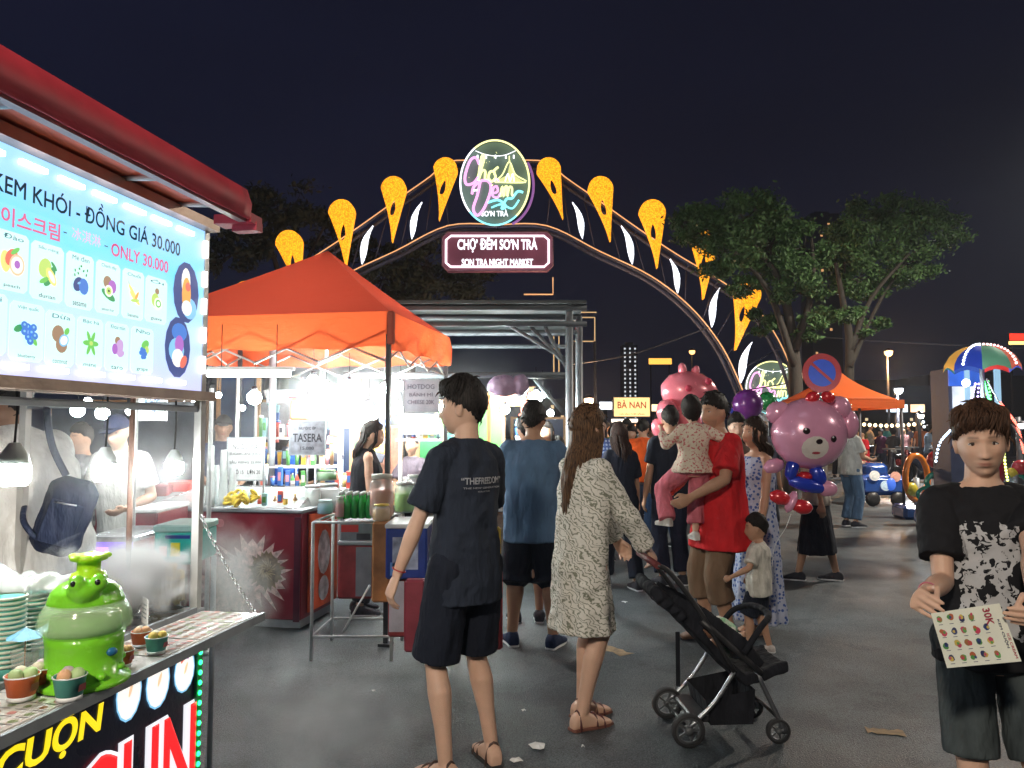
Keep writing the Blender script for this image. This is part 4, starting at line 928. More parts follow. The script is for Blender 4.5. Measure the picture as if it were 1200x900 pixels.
cell(113, 141, (303, 312), (366, 371), 'passion', 'Chanh dây', 'passion fruit'); cell(144, 169, (313, 321), (372, 377), 'banana', 'Chuối', 'banana'); cell(171, 196, (322, 329), (377, 381), 'guava', 'Ổi', 'guava')
cell(-34, 9, (336, 347), (411, 419), 'kiwi', 'Kiwi', 'kiwi'); cell(12, 52, (350, 360), (420, 427), 'blueberry', 'Việt quất', 'blueberry'); cell(54, 88, (362, 369), (427, 431), 'coconut', 'Dừa', 'coconut')
cell(91, 121, (369, 376), (431, 434), 'mint', 'Bạc hà', 'mint'); cell(124, 151, (376, 381), (434, 437), 'taro', 'Khoai môn', 'taro'); cell(154, 180, (382, 386), (437, 439), 'grape', 'Nho', 'grape')
for cx, cyy, cols in ((218, 343, [('navy', 0, 0, 1, 1, 0), ('sky', .3, -.5, .55, .35, 0), ('white', -.05, .35, .35, .45, 0), ('orange', .0, -.05, .35, .55, 0), ('white', .05, -.5, .4, .25, 0), ('red', .1, .2, .2, .15, 0)]), (208, 407, [('navy', 0, 0, 1, 1, 0), ('blue', .1, .5, .6, .3, 0), ('sky', -.1, -.1, .6, .4, 0), ('purple', .1, .1, .35, .3, 0), ('white', 0, -.35, .45, .3, 0), ('red', .45, -.45, .3, .18, .5)])):
    a = sp(cx, cyy); w_ = (sp(cx + 15, cyy).y - sp(cx - 15, cyy).y) / 2; h_ = (sp(cx, cyy - 36).z - sp(cx, cyy + 36).z) / 2
    o = print_mesh(cols, w_, h_, .001).build('round_photo_print', [fruitc[k] for k in KEYS], cart, (0, a.y, a.z))
ledm = glow('white LED module', (1, .93, .98), 4.5); ledw = glow('warm LED module', (1, .88, .78), 4)
for a, b_ in ((-40, -8), (0, 30), (45, 77), (90, 120), (130, 155), (165, 187), (197, 215)):
    y0, y1 = sp(a, 440).y, sp(b_, 440).y; mb = MB(); n = 7
    for i in range(n): mb.box((.006, y0 + (y1 - y0) * (i + .5) / n, ZB + .028), (.010, (y1 - y0) / n * .62, .013))
    mb.build('led_module', ledw, cart)
for a, b_ in ((-28, 2), (20, 53), (67, 97), (108, 135), (145, 170), (178, 200), (208, 227)):
    y0, y1 = sp(a, 200).y, sp(b_, 200).y; mb = MB(); n = 7
    for i in range(n): mb.box((.006, y0 + (y1 - y0) * (i + .5) / n, ZT - .035), (.010, (y1 - y0) / n * .62, .012))
    mb.build('led_module', ledm, cart)
for a, b_ in ((282, 302), (318, 336), (350, 368), (384, 402), (418, 438)):
    z0, z1 = sp(237, a).z, sp(237, b_).z; mb = MB(); mb.box((.006, YR - .028, (z0 + z1) / 2), (.012, .012, abs(z1 - z0))); mb.build('led_module', ledm, cart)
# awning
za = sp(0, 112, .24).z; zf = sp(0, 55, .24).z; ye = sp(286, 240, .24).y
mb = MB(); n = 40; rr = random.Random(4)
rings = []
for i in range(n + 1):
    y = -1.9 + (ye + 1.9) * i / n; wv = .002 * math.sin(i * .7) + .0015 * math.sin(i * 1.9)
    rings.append([Vector((.262 + wv, y, za)), Vector((.266 + wv, y, (za + zf) / 2)), Vector((.25, y, zf)), Vector((-.5, y, zf + .30)), Vector((-.5, y, zf + .285)), Vector((.235, y, zf - .012)), Vector((.255 + wv, y, za))])
mb.loft(rings, True, True); mb.build('awning', redc, cart)
mb = MB(); mb.box((.235, (-1.9 + ye) / 2, za + .004), (.025, ye + 1.9, .02)); mb.box((-.03, (-1.9 + ye) / 2, ZT + .05), (.03, ye + 1.9, .03)); mb.build('awning_rail', mat('dusty pink rail', (.5, .34, .32), .4, .3), cart)
under = mat('awning lining lit orange', (.80, .13, .05), .5)  # lamp glow on the red underside is put into this brighter orange
mb = MB(); mb.box((.10, (-1.9 + ye) / 2, zf - .034), (.26, ye + 1.9, .006)); mb.build('awning_lining', under, cart)
for y in (sp(170, 215, .1).y, -.95, -1.5, ye - .03): mb = MB(); mb.tube((-.02, y + .02, ZT + .04), (.235, y - .03, za + .03), .008, n=6); mb.build('bracket', cream, cart)
mb = MB(); mb.box((.20, ye + .035, za + .008), (.13, .07, .03)); mb.box((.225, ye + .05, za - .012), (.085, .04, .028)); mb.build('awning_end_flap', redc, cart)
# post, frame
mb = MB(); mb.box((-.012, .018, (ZT + .9) / 2 + .02), (.026, .026, ZT - .86)); mb.box((-.70, .018, 1.55), (.026, .026, 1.3)); mb.build('post', mat('pale post', (.62, .62, .6), .35, .3), cart)
mb = MB(); mb.box((-.345, .018, ZB - .04), (.68, .02, .02)); mb.box((-.02, -.6, ZB - .055), (.02, 1.3, .02)); mb.build('cross_rail', galv, cart)
mb = MB(); q = sp(152, 600, -.16); mb.tube((q.x, q.y, .95), (q.x, q.y, ZB), .009, n=8); mb.build('thin_post', mat('rusty brown tube', (.28, .16, .12), .5, .3), cart)
# body
mb = MB(); mb.box((-.36, -.72, .47), (.70, 1.50, .90), bev=.01); mb.build('cart_body', mat('dark blue grey cart panel', (.06, .075, .12), .45), cart)
panel = mat('night blue print panel', (.018, .026, .06), .3, var=.1)
mb = MB(); mb.box((.0, -.75, .47), (.016, 1.53, .90)); mb.build('front_panel', panel, cart)
redlit = glow('red front lettering', (.85, .01, .015), .95); whtlit = glow('white letter outline', (.85, .85, .9), .85); yellit = glow('yellow front lettering', (.95, .72, .01), .9)
def front_text(s, m, px0, px1, pya, pyb, x, bold=0, name='front_lettering', ref=None):
    a, b_ = sp(px0, 850, .01), sp(px1, 850, .01); zt, zb = sp(ref or px1, pya, .01).z, sp(ref or px1, pyb, .01).z
    text(name, s, m, cart, SX(x, (a.y + b_.y) / 2, (zt + zb) / 2), fit=(b_.y - a.y, zt - zb), bold=bold, shear=.12)
front_text('KEM CUỘN', yellit, -135, 121, 812, 862, .010, .035)
lw_ = sp(227, 850, .01).y - sp(186, 850, .01).y; yc = sp(227, 850, .01).y - 2.5 * lw_; z1, z0 = sp(227, 820, .01).z, sp(227, 935, .01).z
for m_, x_, g_, b_ in ((whtlit, .0095, .012, .085), (redlit, .0190, 0, .02)): text('front_lettering', 'YOGUN', m_, cart, SX(x_, yc, (z0 + z1) / 2), fit=(5 * lw_ + g_, z1 - z0 + g_), bold=b_)
for px, py, rx, ry in ((151, 812, 15, 33), (185, 800, 14, 30), (216, 786, 12, 25)):
    a = sp(px, py, .01); w_ = (sp(px + rx, py, .01).y - sp(px - rx, py, .01).y) / 2; h_ = (sp(px, py - ry, .01).z - sp(px, py + ry, .01).z) / 2
    print_mesh([('sky', 0, 0, 1, 1, 0), ('white', 0, 0, .9, .92, 0), ('red', -.1, .55, .3, .2, .3), ('purple', .15, .5, .2, .14, 0), ('white', -.05, .3, .4, .2, .3), ('peach', .1, .1, .3, .12, 1)], w_, h_, .002).build('roll_photo_print', [fruitc[k] for k in KEYS], cart, (.009, a.y, a.z))
grl = glow('green LED', (.02, .85, .22), 4.5); gst = mat('green translucent strip', (.01, .25, .08), .3)
mb = MB(); mb.box((.012, .005, .47), (.012, .028, .88)); mb.build('led_strip_backing', gst, cart)
m0 = None
for i in range(26):
    z = .905 - i * .033
    if m0 is None: mb = MB(); mb.ball((0, 0, 0), (.006, .0075, .0085), 8, 6); m0 = mb.build('green_led', grl, cart, (.02, .005, z)).data
    else: link('green_led', m0, cart, (.02, .005, z))
# counter top and ledge
mb = MB(); mb.box((-.36, -.72, .935), (.74, 1.53, .022), bev=.004); mb.build('counter_top', steel, cart)
lx = sp(308, 718, .24); q = SI @ onz(308, 718, .945); LX, LY = q.x, q.y
mb = MB(); mb.box(((LX + .02) / 2, (LY - 1.55) / 2, .936), (LX - .02, LY + 1.55, .012)); mb.build('ledge', mat('pale laminate ledge', (.62, .60, .57), .3, bump=.04), cart)
mb = MB(); mb.box((LX + .004, (LY - 1.55) / 2, .934), (.010, LY + 1.55, .026)); mb.box((.012, (LY - 1.55) / 2, .948), (.012, LY + 1.5, .022)); mb.build('ledge_trim', galv, cart)
ch_ = thing('chain', 'steel chain running from the cart post down to the ledge corner', 'chain', SW(.012, 0, 0), YAW)
a, b_ = Vector((0, 0, 1.26)), Vector((LX - .03, LY - .02, .95)); nl = 26; m0 = None
for i in range(nl):
    t = (i + .5) / nl; p = a.lerp(b_, t) - Vector((0, 0, .05 * math.sin(math.pi * t) * .35)); q = (b_ - a).to_track_quat('X', 'Y') @ Quaternion((1, 0, 0), (i % 2) * math.pi / 2)
    if m0 is None: mb = MB(); mb.path([(math.cos(x) * .0105, math.sin(x) * .0055, 0) for x in np.linspace(0, 2 * math.pi, 9)], .0018, 5, False); o = mb.build('link', steel, ch_); m0 = o.data
    else: o = link('link', m0, ch_)
    o.location = p; o.rotation_mode = 'QUATERNION'; o.rotation_quaternion = q
# laminated menus lying on the ledge
def ledge_menu(label, y0, y1, x0=.03, x1=None, dz=0):
    x1 = x1 or LX - .015; root = thing('laminated_menu', label, 'menu card', SW((x0 + x1) / 2, (y0 + y1) / 2, .9425 + dz), YAW + random.uniform(-.02, .02), 'menu cards on the ledge')
    mb = MB(); mb.box((0, 0, .0012), (x1 - x0, y1 - y0, .0022)); mb.build('card', mat('laminated card', (.70, .69, .66), .18, bump=.02, coat=.5), root); mb = MB(); mb.mi = 0; r = random.Random(label)
    for i in range(6):
        for j in range(5):
            cx = (x1 - x0) * ((j + .5) / 5 - .5); cyy = (y1 - y0) * ((i + .5) / 6 - .5); mb.mi = r.randrange(3); mb.add([(cx + math.cos(t) * .012 * r.uniform(.5, 1.1), cyy + math.sin(t) * .010, .0032) for t in np.linspace(0, 6.28, 8)[:-1]], [tuple(range(7))], False)
            mb.mi = 3; mb.add([(cx - .015, cyy - .019, .0033), (cx + .015, cyy - .019, .0033), (cx + .015, cyy - .016, .0033), (cx - .015, cyy - .016, .0033)], [(0, 1, 2, 3)], False)
    mb.build('menu_picture', [mat('card ink brown', (.25, .12, .06), .3), mat('card ink green', (.20, .26, .12), .3), mat('card ink rose', (.5, .2, .18), .3), mat('card ink black', (.06, .06, .07), .3)], root)
ledge_menu('laminated menu card at the far end of the ledge by the chain', LY - .135, LY - .01)
ledge_menu('laminated menu card second from the ledge end, beside the teal cup', LY - .33, LY - .145)
ledge_menu('laminated menu card under the far orange cup, between cups', LY - .50, LY - .34)
ledge_menu('laminated menu card nearest the viewer in front of the paper cups', -1.02, -.78, .02)
# ---- frog shaped drink tub
fq = SI @ onz(98, 800, .945)
frog = thing('frog_tub', 'bright green plastic frog-shaped tub with a clear belly band on the ledge', 'drink tub', SW(fq.x, fq.y, .945), YAW + R(-25)); frog.scale = (.94, .94, .98)
fg = mat('lime green plastic', (.20, .62, .03), .25, var=.12, spec=.5, sub=.1, coat=.3); fy = mat('yellow green plastic', (.38, .72, .02), .3, var=.1)
K = .001
mb = MB(); mb.lathe([(.001, 0), (.103, 0), (.110, .006), (.108, .014), (.088, .020), (.090, .10), (.094, .125), (.001, .125)], n=28); mb.build('tub_base', fg, frog)
mb = MB()
for i in range(9): a = i * .7; mb = MB(); mb.ball((math.cos(a) * .088, math.sin(a) * .088, .03 + .01 * (i % 3)), (.012, .012, .010), 8, 6); mb.build('grass_tuft', fg, frog)
mb = MB(); mb.lathe([(.094, .122), (.108, .135), (.110, .150), (.104, .175), (.090, .198), (.086, .200), (.088, .198), (.100, .172), (.105, .150), (.103, .138), (.092, .126)], n=28); mb.build('clear_band', glassm('milky plastic', (.62, .88, .52), .34), frog)
mb = MB(); mb.lathe([(.001, .126), (.085, .126), (.080, .165), (.001, .168)], n=20); mb.build('green_drink', mat('green drink', (.12, .42, .03), .3), frog)
h_ = MB(); h_.lathe([(.001, .19), (.088, .19), (.090, .200), (.080, .225), (.062, .240), (.045, .248), (.001, .250)], n=28)
h_.ball((.055, -.035, .232), (.040, .036, .030), 14, 10); h_.ball((.066, -.055, .252), (.020, .020, .022), 12, 8); h_.ball((.084, -.012, .252), (.020, .020, .022), 12, 8)
me = remesh(h_.mesh('head'), .004, 2); me.name = 'frog_head'; me.materials.append(fg); link('frog_head', me, frog)
for p in ((.075, -.069, .256), (.098, -.022, .256)): mb = MB(); mb.ball(p, .007, 8, 6); mb.build('eye', mat('black bead', (.01, .01, .01), .2, var=0, bump=0), frog)
mb = MB(); mb.lathe([(.001, .246), (.046, .246), (.040, .262), (.028, .268), (.028, .290), (.044, .295), (.046, .303), (.036, .308), (.001, .309)], (-.012, .01, 0), n=20)
for i in range(5): a = i * 1.25; mb.ball((-.012 + math.cos(a) * .04, .01 + math.sin(a) * .04, .303), (.014, .014, .007), 8, 6)
mb.build('crown_cap', fy, frog)
mb = MB(); mb.ball((.096, .02, .085), (.008, .014, .010), 10, 6); mb.build('blue_badge', mat('blue sticker', (.02, .15, .35), .4), frog)
# ---- paper cups of ice cream
cupo = mat('orange paper cup', (.62, .13, .035), .5, var=.06); cupt = mat('teal paper cup', (.10, .42, .36), .5, var=.06); scp = [mat('scoop ' + n_, c_, .55, bump=.5, bsc=50) for n_, c_ in (('mint', (.45, .62, .30)), ('cream', (.72, .66, .52)), ('mango', (.80, .55, .12)), ('taro', (.55, .42, .50)), ('peach', (.8, .45, .25)))]
def ice_cup(label, px, py, m, sc_, r=.034, seed=1):
    q = SI @ onz(px, py, .948); root = thing('ice_cream_cup', label, 'paper cup', SW(q.x, q.y, .948), YAW, 'paper cups of ice cream'); mb = MB()
    mb.lathe([(.001, 0), (r * .80, 0), (r * .80, r * .28)], n=22); mb.build('cup_foot', white, root)
    mb = MB(); mb.lathe([(.001, r * .28), (r * .80, r * .28), (r, r * 1.45), (r * 1.04, r * 1.48), (r * 1.03, r * 1.54), (r * .95, r * 1.52), (r * .9, r * 1.3), (.001, r * 1.3)], n=22); mb.build('cup', m, root)
    mb = MB(); mb.path([(math.cos(a) * r * 1.02, math.sin(a) * r * 1.02, r * 1.52) for a in np.linspace(0, 6.283, 20)], r * .05, 5, False); mb.build('rim', white, root)
    rr = random.Random(seed)
    for i, k in enumerate(sc_):
        a = 6.28 * i / len(sc_) + .4; mb = MB(); mb.ball((math.cos(a) * r * .45, math.sin(a) * r * .45, r * 1.58), (r * .46, r * .46, r * .40), 12, 8, Matrix.Rotation(rr.random() * 3, 3, 'X'))
        mb.build('scoop', scp[k], root)
    mb = MB(); mb.add([(r * .93, -r * .35, r * .6), (r * .93, r * .35, r * .6), (r * .98, r * .3, r * 1.05), (r * .98, -r * .3, r * 1.05)], [(0, 1, 2, 3)], False); mb.build('cup_print', mat('cup print', (.35, .08, .08), .5), root)
ice_cup('orange paper cup with pale green scoops nearest the viewer, at the left', 25, 819, cupo, [0, 1, 0], .035, 1)
ice_cup('orange paper cup just behind the front orange one', 50, 806, cupo, [0, 3, 1], .032, 2)
ice_cup('teal paper cup with mint, lilac and peach scoops in front of the frog tub', 81, 819, cupt, [0, 3, 4], .034, 3)
ice_cup('teal paper cup with a mango scoop to the right of the frog tub', 183, 765, cupt, [2, 1, 2], .029, 4)
ice_cup('orange paper cup behind the mango one', 165, 757, cupo, [4, 1, 4], .027, 5)
ice_cup('orange paper cup touching the right side of the frog tub', 144, 780, cupo, [4, 4, 2], .026, 6)
# clear cups carrying paper umbrellas
umb = {}
def umbrella_cup(label, px, py, c, tilt, seed):
    q = SI @ onz(px, py, .948); root = thing('umbrella_cup', label, 'plastic cup', SW(q.x, q.y, .948), YAW, 'clear cups with paper umbrellas'); mb = MB()
    mb.lathe([(.001, 0), (.022, 0), (.031, .075), (.030, .077), (.021, .003), (.001, .003)], n=18); mb.build('cup', clear, root)
    mb = MB(); top = Vector((tilt * .05, 0, .125)); mb.tube((0, 0, .01), top, .0012, n=5); mb.build('stick', woodm, root)
    mb = MB(); n = 12; V = [top + Vector((0, 0, .004))]; 
    for i in range(n): a = 6.283 * i / n; V.append(top + Vector((math.cos(a) * .040, math.sin(a) * .040, -.020 + (.003 if i % 2 else 0) + tilt * math.cos(a) * .02)))
    mb.add(V, [(0, i + 1, (i + 1) % n + 1) for i in range(n)], False); mb.build('paper_umbrella', mat('umbrella paper ' + label[:12], c, .6, sc=60), root)
umbrella_cup('clear cup with a sky-blue paper umbrella left of the frog tub', 28, 800, (.18, .45, .68), 0, 1)
umbrella_cup('clear cup with an orange paper umbrella against the frog tub', 52, 789, (.85, .42, .15), .3, 2)
umbrella_cup('clear cup with a blue paper umbrella leaning in front of the frog tub', 68, 800, (.12, .40, .65), .6, 3)
# stacks of teal cups behind, left
rimm = mat('pale cup rim', (.55, .62, .52), .5)
def cup_stack(label, px, py, n, r=.040):
    q = SI @ onz(px, py, .948); root = thing('cup_stack', label, 'stack of cups', SW(q.x, q.y, .946), YAW, 'stacks of paper cups'); m0 = m1 = None
    for i in range(n):
        z = i * .0115
        if m0 is None:
            mb = MB(); mb.lathe([(.001, 0), (r * .85, 0), (r * .98, .030), (r * .9, .032), (.001, .032)], n=18); m0 = mb.build('cup', cupt, root, (0, 0, z)).data
            mb = MB(); mb.lathe([(r * .97, .028), (r * 1.06, .029), (r * 1.06, .034), (r * .97, .035)], n=18, caps=False); m1 = mb.build('cup_rim', rimm, root, (0, 0, z)).data
        else: link('cup', m0, root, (0, 0, z)); link('cup_rim', m1, root, (0, 0, z))
cup_stack('tall stack of teal paper cups at the left edge of the photo', 6, 792, 15); cup_stack('shorter stack of teal paper cups against the frog tub', 38, 770, 13)
# mesh bag of clear lids on the stacks
mb = MB(); r = random.Random(2)
for i in range(18): c = Vector((r.uniform(-.11, .13), r.uniform(-.05, .05), r.uniform(0, .05))); mb.ball(c, (.045, .04, .018), 10, 6, Matrix.Rotation(r.uniform(-1, 1), 3, 'X') @ Matrix.Rotation(r.uniform(-1, 1), 3, 'Y'))
q = SI @ onz(38, 700, 1.12); me = remesh(mb.mesh('bag'), .007, 2, .012, .03); me.materials.append(glassm('white film', (.55, .60, .58), .6)); bag = link('plastic_bag', me, None, SW(q.x - .12, q.y + .05, 1.11), YAW); tag(bag, 'crumpled white film bag of lids on top of the cup stacks', 'plastic bag')
# big light bulbs under the sign
def bulb(label, p, r, m=None, cordlen=.3, group=None, shade=True, cyl=False):
    root = thing('hanging_bulb', label, 'light bulb', p, 0, group); mb = MB()
    if cyl: mb.lathe([(.001, -r * 1.0), (r * .8, -r * .95), (r, -r * .6), (r, r * .35), (r * .7, r * .45), (.001, r * .45)], n=18)
    else: mb.ball((0, 0, 0), r, 14, 10)
    mb.build('bulb_glass', m or bulbm, root)
    mb = MB(); mb.lathe([(.001, r * 1.9), (r * .35, r * 1.85), (r * .60, r * 1.45), (r * .88, r * 1.0), (r * .97, r * .5), (r * .6, r * .42), (.001, r * .42)] if shade else [(.001, r * 1.7), (r * .4, r * 1.6), (r * .4, r * .8), (.001, r * .8)], n=16); mb.build('socket', mat('pale bulb base', (.80, .86, .84), .35) if shade else darkm, root)
    mb = MB(); mb.path([(0, 0, r * 1.8), (.004, 0, r * 1.8 + cordlen * .5), (0, 0, r * 1.8 + cordlen)], .003, 5); mb.build('cord', cord, root)
    return root
bigb = glow('big lamp glass', (.97, 1, .98), 110)
for lab, px, py, r in (('largest hanging LED bulb at the left edge below the menu box', 16, 552, .034), ('hanging LED bulb between the vendor and the man in the cap', 123, 550, .031), ('hanging LED bulb nearest the cart post', 204, 546, .026)):
    r *= 1.12; q = sp(px, py, -.07); bulb(lab, SW(q.x, q.y, q.z), r, bigb, ZB - q.z - r * 1.8, 'bulbs hung under the menu box', True, True)
# steaming bowl, cones, little card, teal poster box
q = SI @ onz(150, 715, .95); bowl = thing('ice_bowl', 'steel bowl of dry ice giving off white smoke inside the cart', 'bowl', SW(-.22, q.y - .05, .947), YAW)
mb = MB(); mb.lathe([(.001, 0), (.07, 0), (.10, .06), (.105, .075), (.10, .075), (.065, .008), (.001, .008)], n=24); mb.build('bowl', steel, bowl)
mb = MB(); r = random.Random(5)
for i in range(26): mb.ball((r.uniform(-.06, .06), r.uniform(-.06, .06), .03 + r.uniform(0, .05)), r.uniform(.010, .022), 8, 6)
mb.build('ice_chunks', mat('frosty ice', (.75, .78, .8), .5, sub=.2), bowl)['kind'] = 'stuff'
q = sp(141, 672, -.16); o = thing('red_canister', 'red plastic canister in the smoke behind the frog tub', 'canister', SW(q.x, q.y, .946), YAW); mb = MB(); mb.lathe([(.001, 0), (.035, 0), (.037, .10), (.03, .12), (.001, .12)], n=18); mb.build('canister', mat('red plastic', (.55, .04, .03), .35), o); mb = MB(); mb.lathe([(.001, .12), (.022, .12), (.022, .145), (.001, .145)], n=14); mb.build('lid', white, o)
q = sp(196, 700, -.12); cones = thing('cone_jar', 'clear jar packed with golden waffle sticks beside the cart post', 'jar', SW(q.x, q.y, .946), YAW); mb = MB(); mb.lathe([(.001, 0), (.062, 0), (.064, .10), (.063, .10), (.060, .003), (.001, .003)], n=22); mb.build('jar', clear, cones); m0 = None; waf = mat('golden wafer', (.70, .50, .18), .6, var=.3, sc=50)
for i in range(42):
    a = i * 2.4; rr_ = .052 * math.sqrt(i / 42); z = .055 + .012 * (i % 4)
    if m0 is None: mb = MB(); mb.box((0, 0, 0), (.012, .012, .10), bev=.002); o = mb.build('wafer_stick', waf, cones); m0 = o.data
    else: o = link('wafer_stick', m0, cones)
    o.location = (math.cos(a) * rr_, math.sin(a) * rr_, z); o.rotation_euler = (random.uniform(-.1, .1), random.uniform(-.1, .1), a)
q = sp(170, 712, -.05); o = thing('table_card', 'small white table card standing behind the counter rail', 'table card', SW(q.x, q.y, .946), YAW + R(-40)); mb = MB(); mb.slab([(-.035, 0), (.035, 0), (.035, .07), (.028, .078), (-.028, .078), (-.035, .07)], (0, 0, 0), .003); mb.build('card', paper, o)
mb = MB()
for i in range(4): mb.box((0, -.0025, .02 + i * .013), (.045, .001, .004))
mb.build('card_print', mat('grey print', (.25, .3, .3), .5), o)
# ---- smoke from the dry ice, and two volumes added for bulb bloom
def smoke(name, c, r, dens, seed, rz=0, col=(.97, .99, 1), sc=4.0, power=1.6, em=0.0):
    m = bpy.data.materials.new('smoke %d' % seed); m.use_nodes = True; t = m.node_tree; N = t.nodes; L = t.links; N.remove(N['Principled BSDF'])
    v = N.new('ShaderNodeVolumePrincipled'); v.inputs['Color'].default_value = (*col, 1); v.inputs['Anisotropy'].default_value = .2; L.new(v.outputs[0], N['Material Output'].inputs['Volume'])
    tc = N.new('ShaderNodeTexCoord'); ln = N.new('ShaderNodeVectorMath'); ln.operation = 'LENGTH'; dv = N.new('ShaderNodeVectorMath'); dv.operation = 'DIVIDE'; dv.inputs[1].default_value = r; L.new(tc.outputs['Object'], dv.inputs[0]); L.new(dv.outputs[0], ln.inputs[0])
    n = N.new('ShaderNodeTexNoise'); n.inputs['Scale'].default_value = sc; n.inputs['Detail'].default_value = 5; n.inputs['Distortion'].default_value = .8
    mp = N.new('ShaderNodeMapping'); mp.inputs['Location'].default_value = (seed * 3.1, seed, 0); L.new(tc.outputs['Object'], mp.inputs[0]); L.new(mp.outputs[0], n.inputs['Vector'])
    a = N.new('ShaderNodeMath'); a.operation = 'MULTIPLY_ADD'; a.inputs[1].default_value = -1.0; a.inputs[2].default_value = 1.0; L.new(ln.outputs['Value'], a.inputs[0])
    b_ = N.new('ShaderNodeMath'); b_.operation = 'MULTIPLY_ADD'; b_.inputs[1].default_value = 1.7; b_.inputs[2].default_value = -1.02; L.new(n.outputs[0], b_.inputs[0])
    s_ = N.new('ShaderNodeMath'); s_.operation = 'ADD'; s_.use_clamp = True; L.new(a.outputs[0], s_.inputs[0]); L.new(b_.outputs[0], s_.inputs[1])
    p_ = N.new('ShaderNodeMath'); p_.operation = 'POWER'; p_.inputs[1].default_value = power; L.new(s_.outputs[0], p_.inputs[0]); k_ = N.new('ShaderNodeMath'); k_.operation = 'MULTIPLY'; k_.inputs[1].default_value = dens; L.new(p_.outputs[0], k_.inputs[0]); L.new(k_.outputs[0], v.inputs['Density'])
    mb = MB(); mb.ball((0, 0, 0), r, 20, 12); o = mb.build(name, m, None, c, rz); return tag(o, kind='stuff')
smoke('smoke', SW(-.17, -.14, 1.08), (.27, .30, .17), 100, 1, YAW, sc=9)
smoke('smoke', SW(.04, .18, 1.0), (.20, .26, .28), 14, 2, YAW, sc=7)
smoke('smoke', SW(.16, .42, .45), (.30, .50, .45), 1.8, 3, YAW, sc=4.2)
smoke('smoke', SW(.22, 1.0, .22), (.50, .95, .30), 1.3, 4, YAW, sc=3.4)
smoke('smoke', at(400, 470, 7.6), (2.3, 1.8, .8), .15, 5, 0, sc=2.0, power=1.0)  # added volume imitating bloom around the stall bulbs
smoke('smoke', SW(-.25, .1, 1.45), (.5, .9, .30), .8, 6, YAW, sc=4, power=1.0)  # added volume giving the bulbs under the menu box a halo
# ---------------------------------------------------------------- orange pop-up tent
orange = mat('orange tent canvas', (.80, .11, .025), .7, bump=.35, bsc=12, var=.14, sc=4)
def translucent(name, c, k=.35):
    if name in MATS: return MATS[name]
    m, t, b = _new(name); N = t.nodes; L = t.links; b.inputs['Base Color'].default_value = (*c, 1); b.inputs['Roughness'].default_value = .7
    tr = N.new('ShaderNodeBsdfTranslucent'); tr.inputs[0].default_value = (*c, 1); mx_ = N.new('ShaderNodeMixShader'); mx_.inputs[0].default_value = k
    L.new(b.outputs[0], mx_.inputs[1]); L.new(tr.outputs[0], mx_.inputs[2]); L.new(mx_.outputs[0], N['Material Output'].inputs[0])
    n = N.new('ShaderNodeTexNoise'); n.inputs['Scale'].default_value = 5; n.inputs['Detail'].default_value = 6; bp = N.new('ShaderNodeBump'); bp.inputs['Strength'].default_value = .4; bp.inputs['Distance'].default_value = .03; L.new(n.outputs[0], bp.inputs['Height']); L.new(bp.outputs[0], b.inputs['Normal'])
    MATS[name] = m; return m
tentm = translucent('orange tent cloth', (.50, .06, .03), .22); valm = translucent('orange valance cloth inner glow', (.72, .11, .03), .4)  # valance is a brighter copy of the cloth, light from inside in its colour
TY = 5.6; tc0 = at(457, 365, TY); zE = tc0.z; zV = at(457, 407, TY).z
TM0 = Matrix.Translation((tc0.x, TY, 0)) @ Matrix.Rotation(YAW, 4, 'Z')
def TW(x, y, z=0): return TM0 @ Vector((x, y, z))
tent = thing('market_tent', 'orange pop-up market tent over the juice stall', 'tent', TW(0, 0, 0), YAW)
TWd, TD = 2.15, 1.65
pk = Vector((-.86, TD / 2, at(382, 290, TY + .85).z))
def tent_canopy(root, W_, D_, zE, zV, pk, m, nseg=14, sag=.05):
    C = [(0, 0), (-W_, 0), (-W_, D_), (0, D_)]; mb = MB()
    for i in range(4):
        a, b_ = C[i], C[(i + 1) % 4]; V = []; F = []; ns = nseg; nh = 8
        for j in range(nh + 1):
            t = j / nh
            for k in range(ns + 1):
                u_ = k / ns; e = Vector((a[0] + (b_[0] - a[0]) * u_, a[1] + (b_[1] - a[1]) * u_, zE + .012 * math.sin(u_ * math.pi) * 0)); p = e.lerp(pk, t); p.z -= sag * math.sin(math.pi * t) * (.3 + .7 * math.sin(math.pi * u_)) + .0; V.append(p)
        for j in range(nh):
            for k in range(ns): F.append((j * (ns + 1) + k, j * (ns + 1) + k + 1, (j + 1) * (ns + 1) + k + 1, (j + 1) * (ns + 1) + k))
        mb.add(V, F, True)
    mb.build('canopy', m, root)
    for i in range(4):
        a, b_ = Vector((*C[i], 0)), Vector((*C[(i + 1) % 4], 0)); d = (b_ - a).normalized(); n = Vector((d.y, -d.x, 0)) * (-1 if i % 2 == 5 else 1)
        ctr = Vector((-W_ / 2, D_ / 2, 0)); n = n if n.dot((a + b_) / 2 - ctr) > 0 else -n; V = []; ns = 40; r = random.Random(i)
        for k in range(ns + 1):
            u_ = k / ns; p = a.lerp(b_, u_)
            for z, o_ in ((zE + .004, .006), ((zE + zV) / 2 + .02, .012), (zV, .004)):
                w_ = .016 * math.sin(u_ * 17 + i + z * 5) + .010 * math.sin(u_ * 31 + z * 9); V.append(Vector((p.x, p.y, z)) + n * (o_ + (w_ if z < zE else 0)) + Vector((0, 0, .012 * math.sin(u_ * 23 + i) if z == zV else 0)))
        F = [(3 * k + j, 3 * k + 3 + j, 3 * k + 4 + j, 3 * k + 1 + j) for k in range(ns) for j in range(2)]
        mb = MB(); mb.add(V, F, True); mb.build('valance', valm, root)
tent_canopy(tent, TWd, TD, zE, zV, pk, tentm)
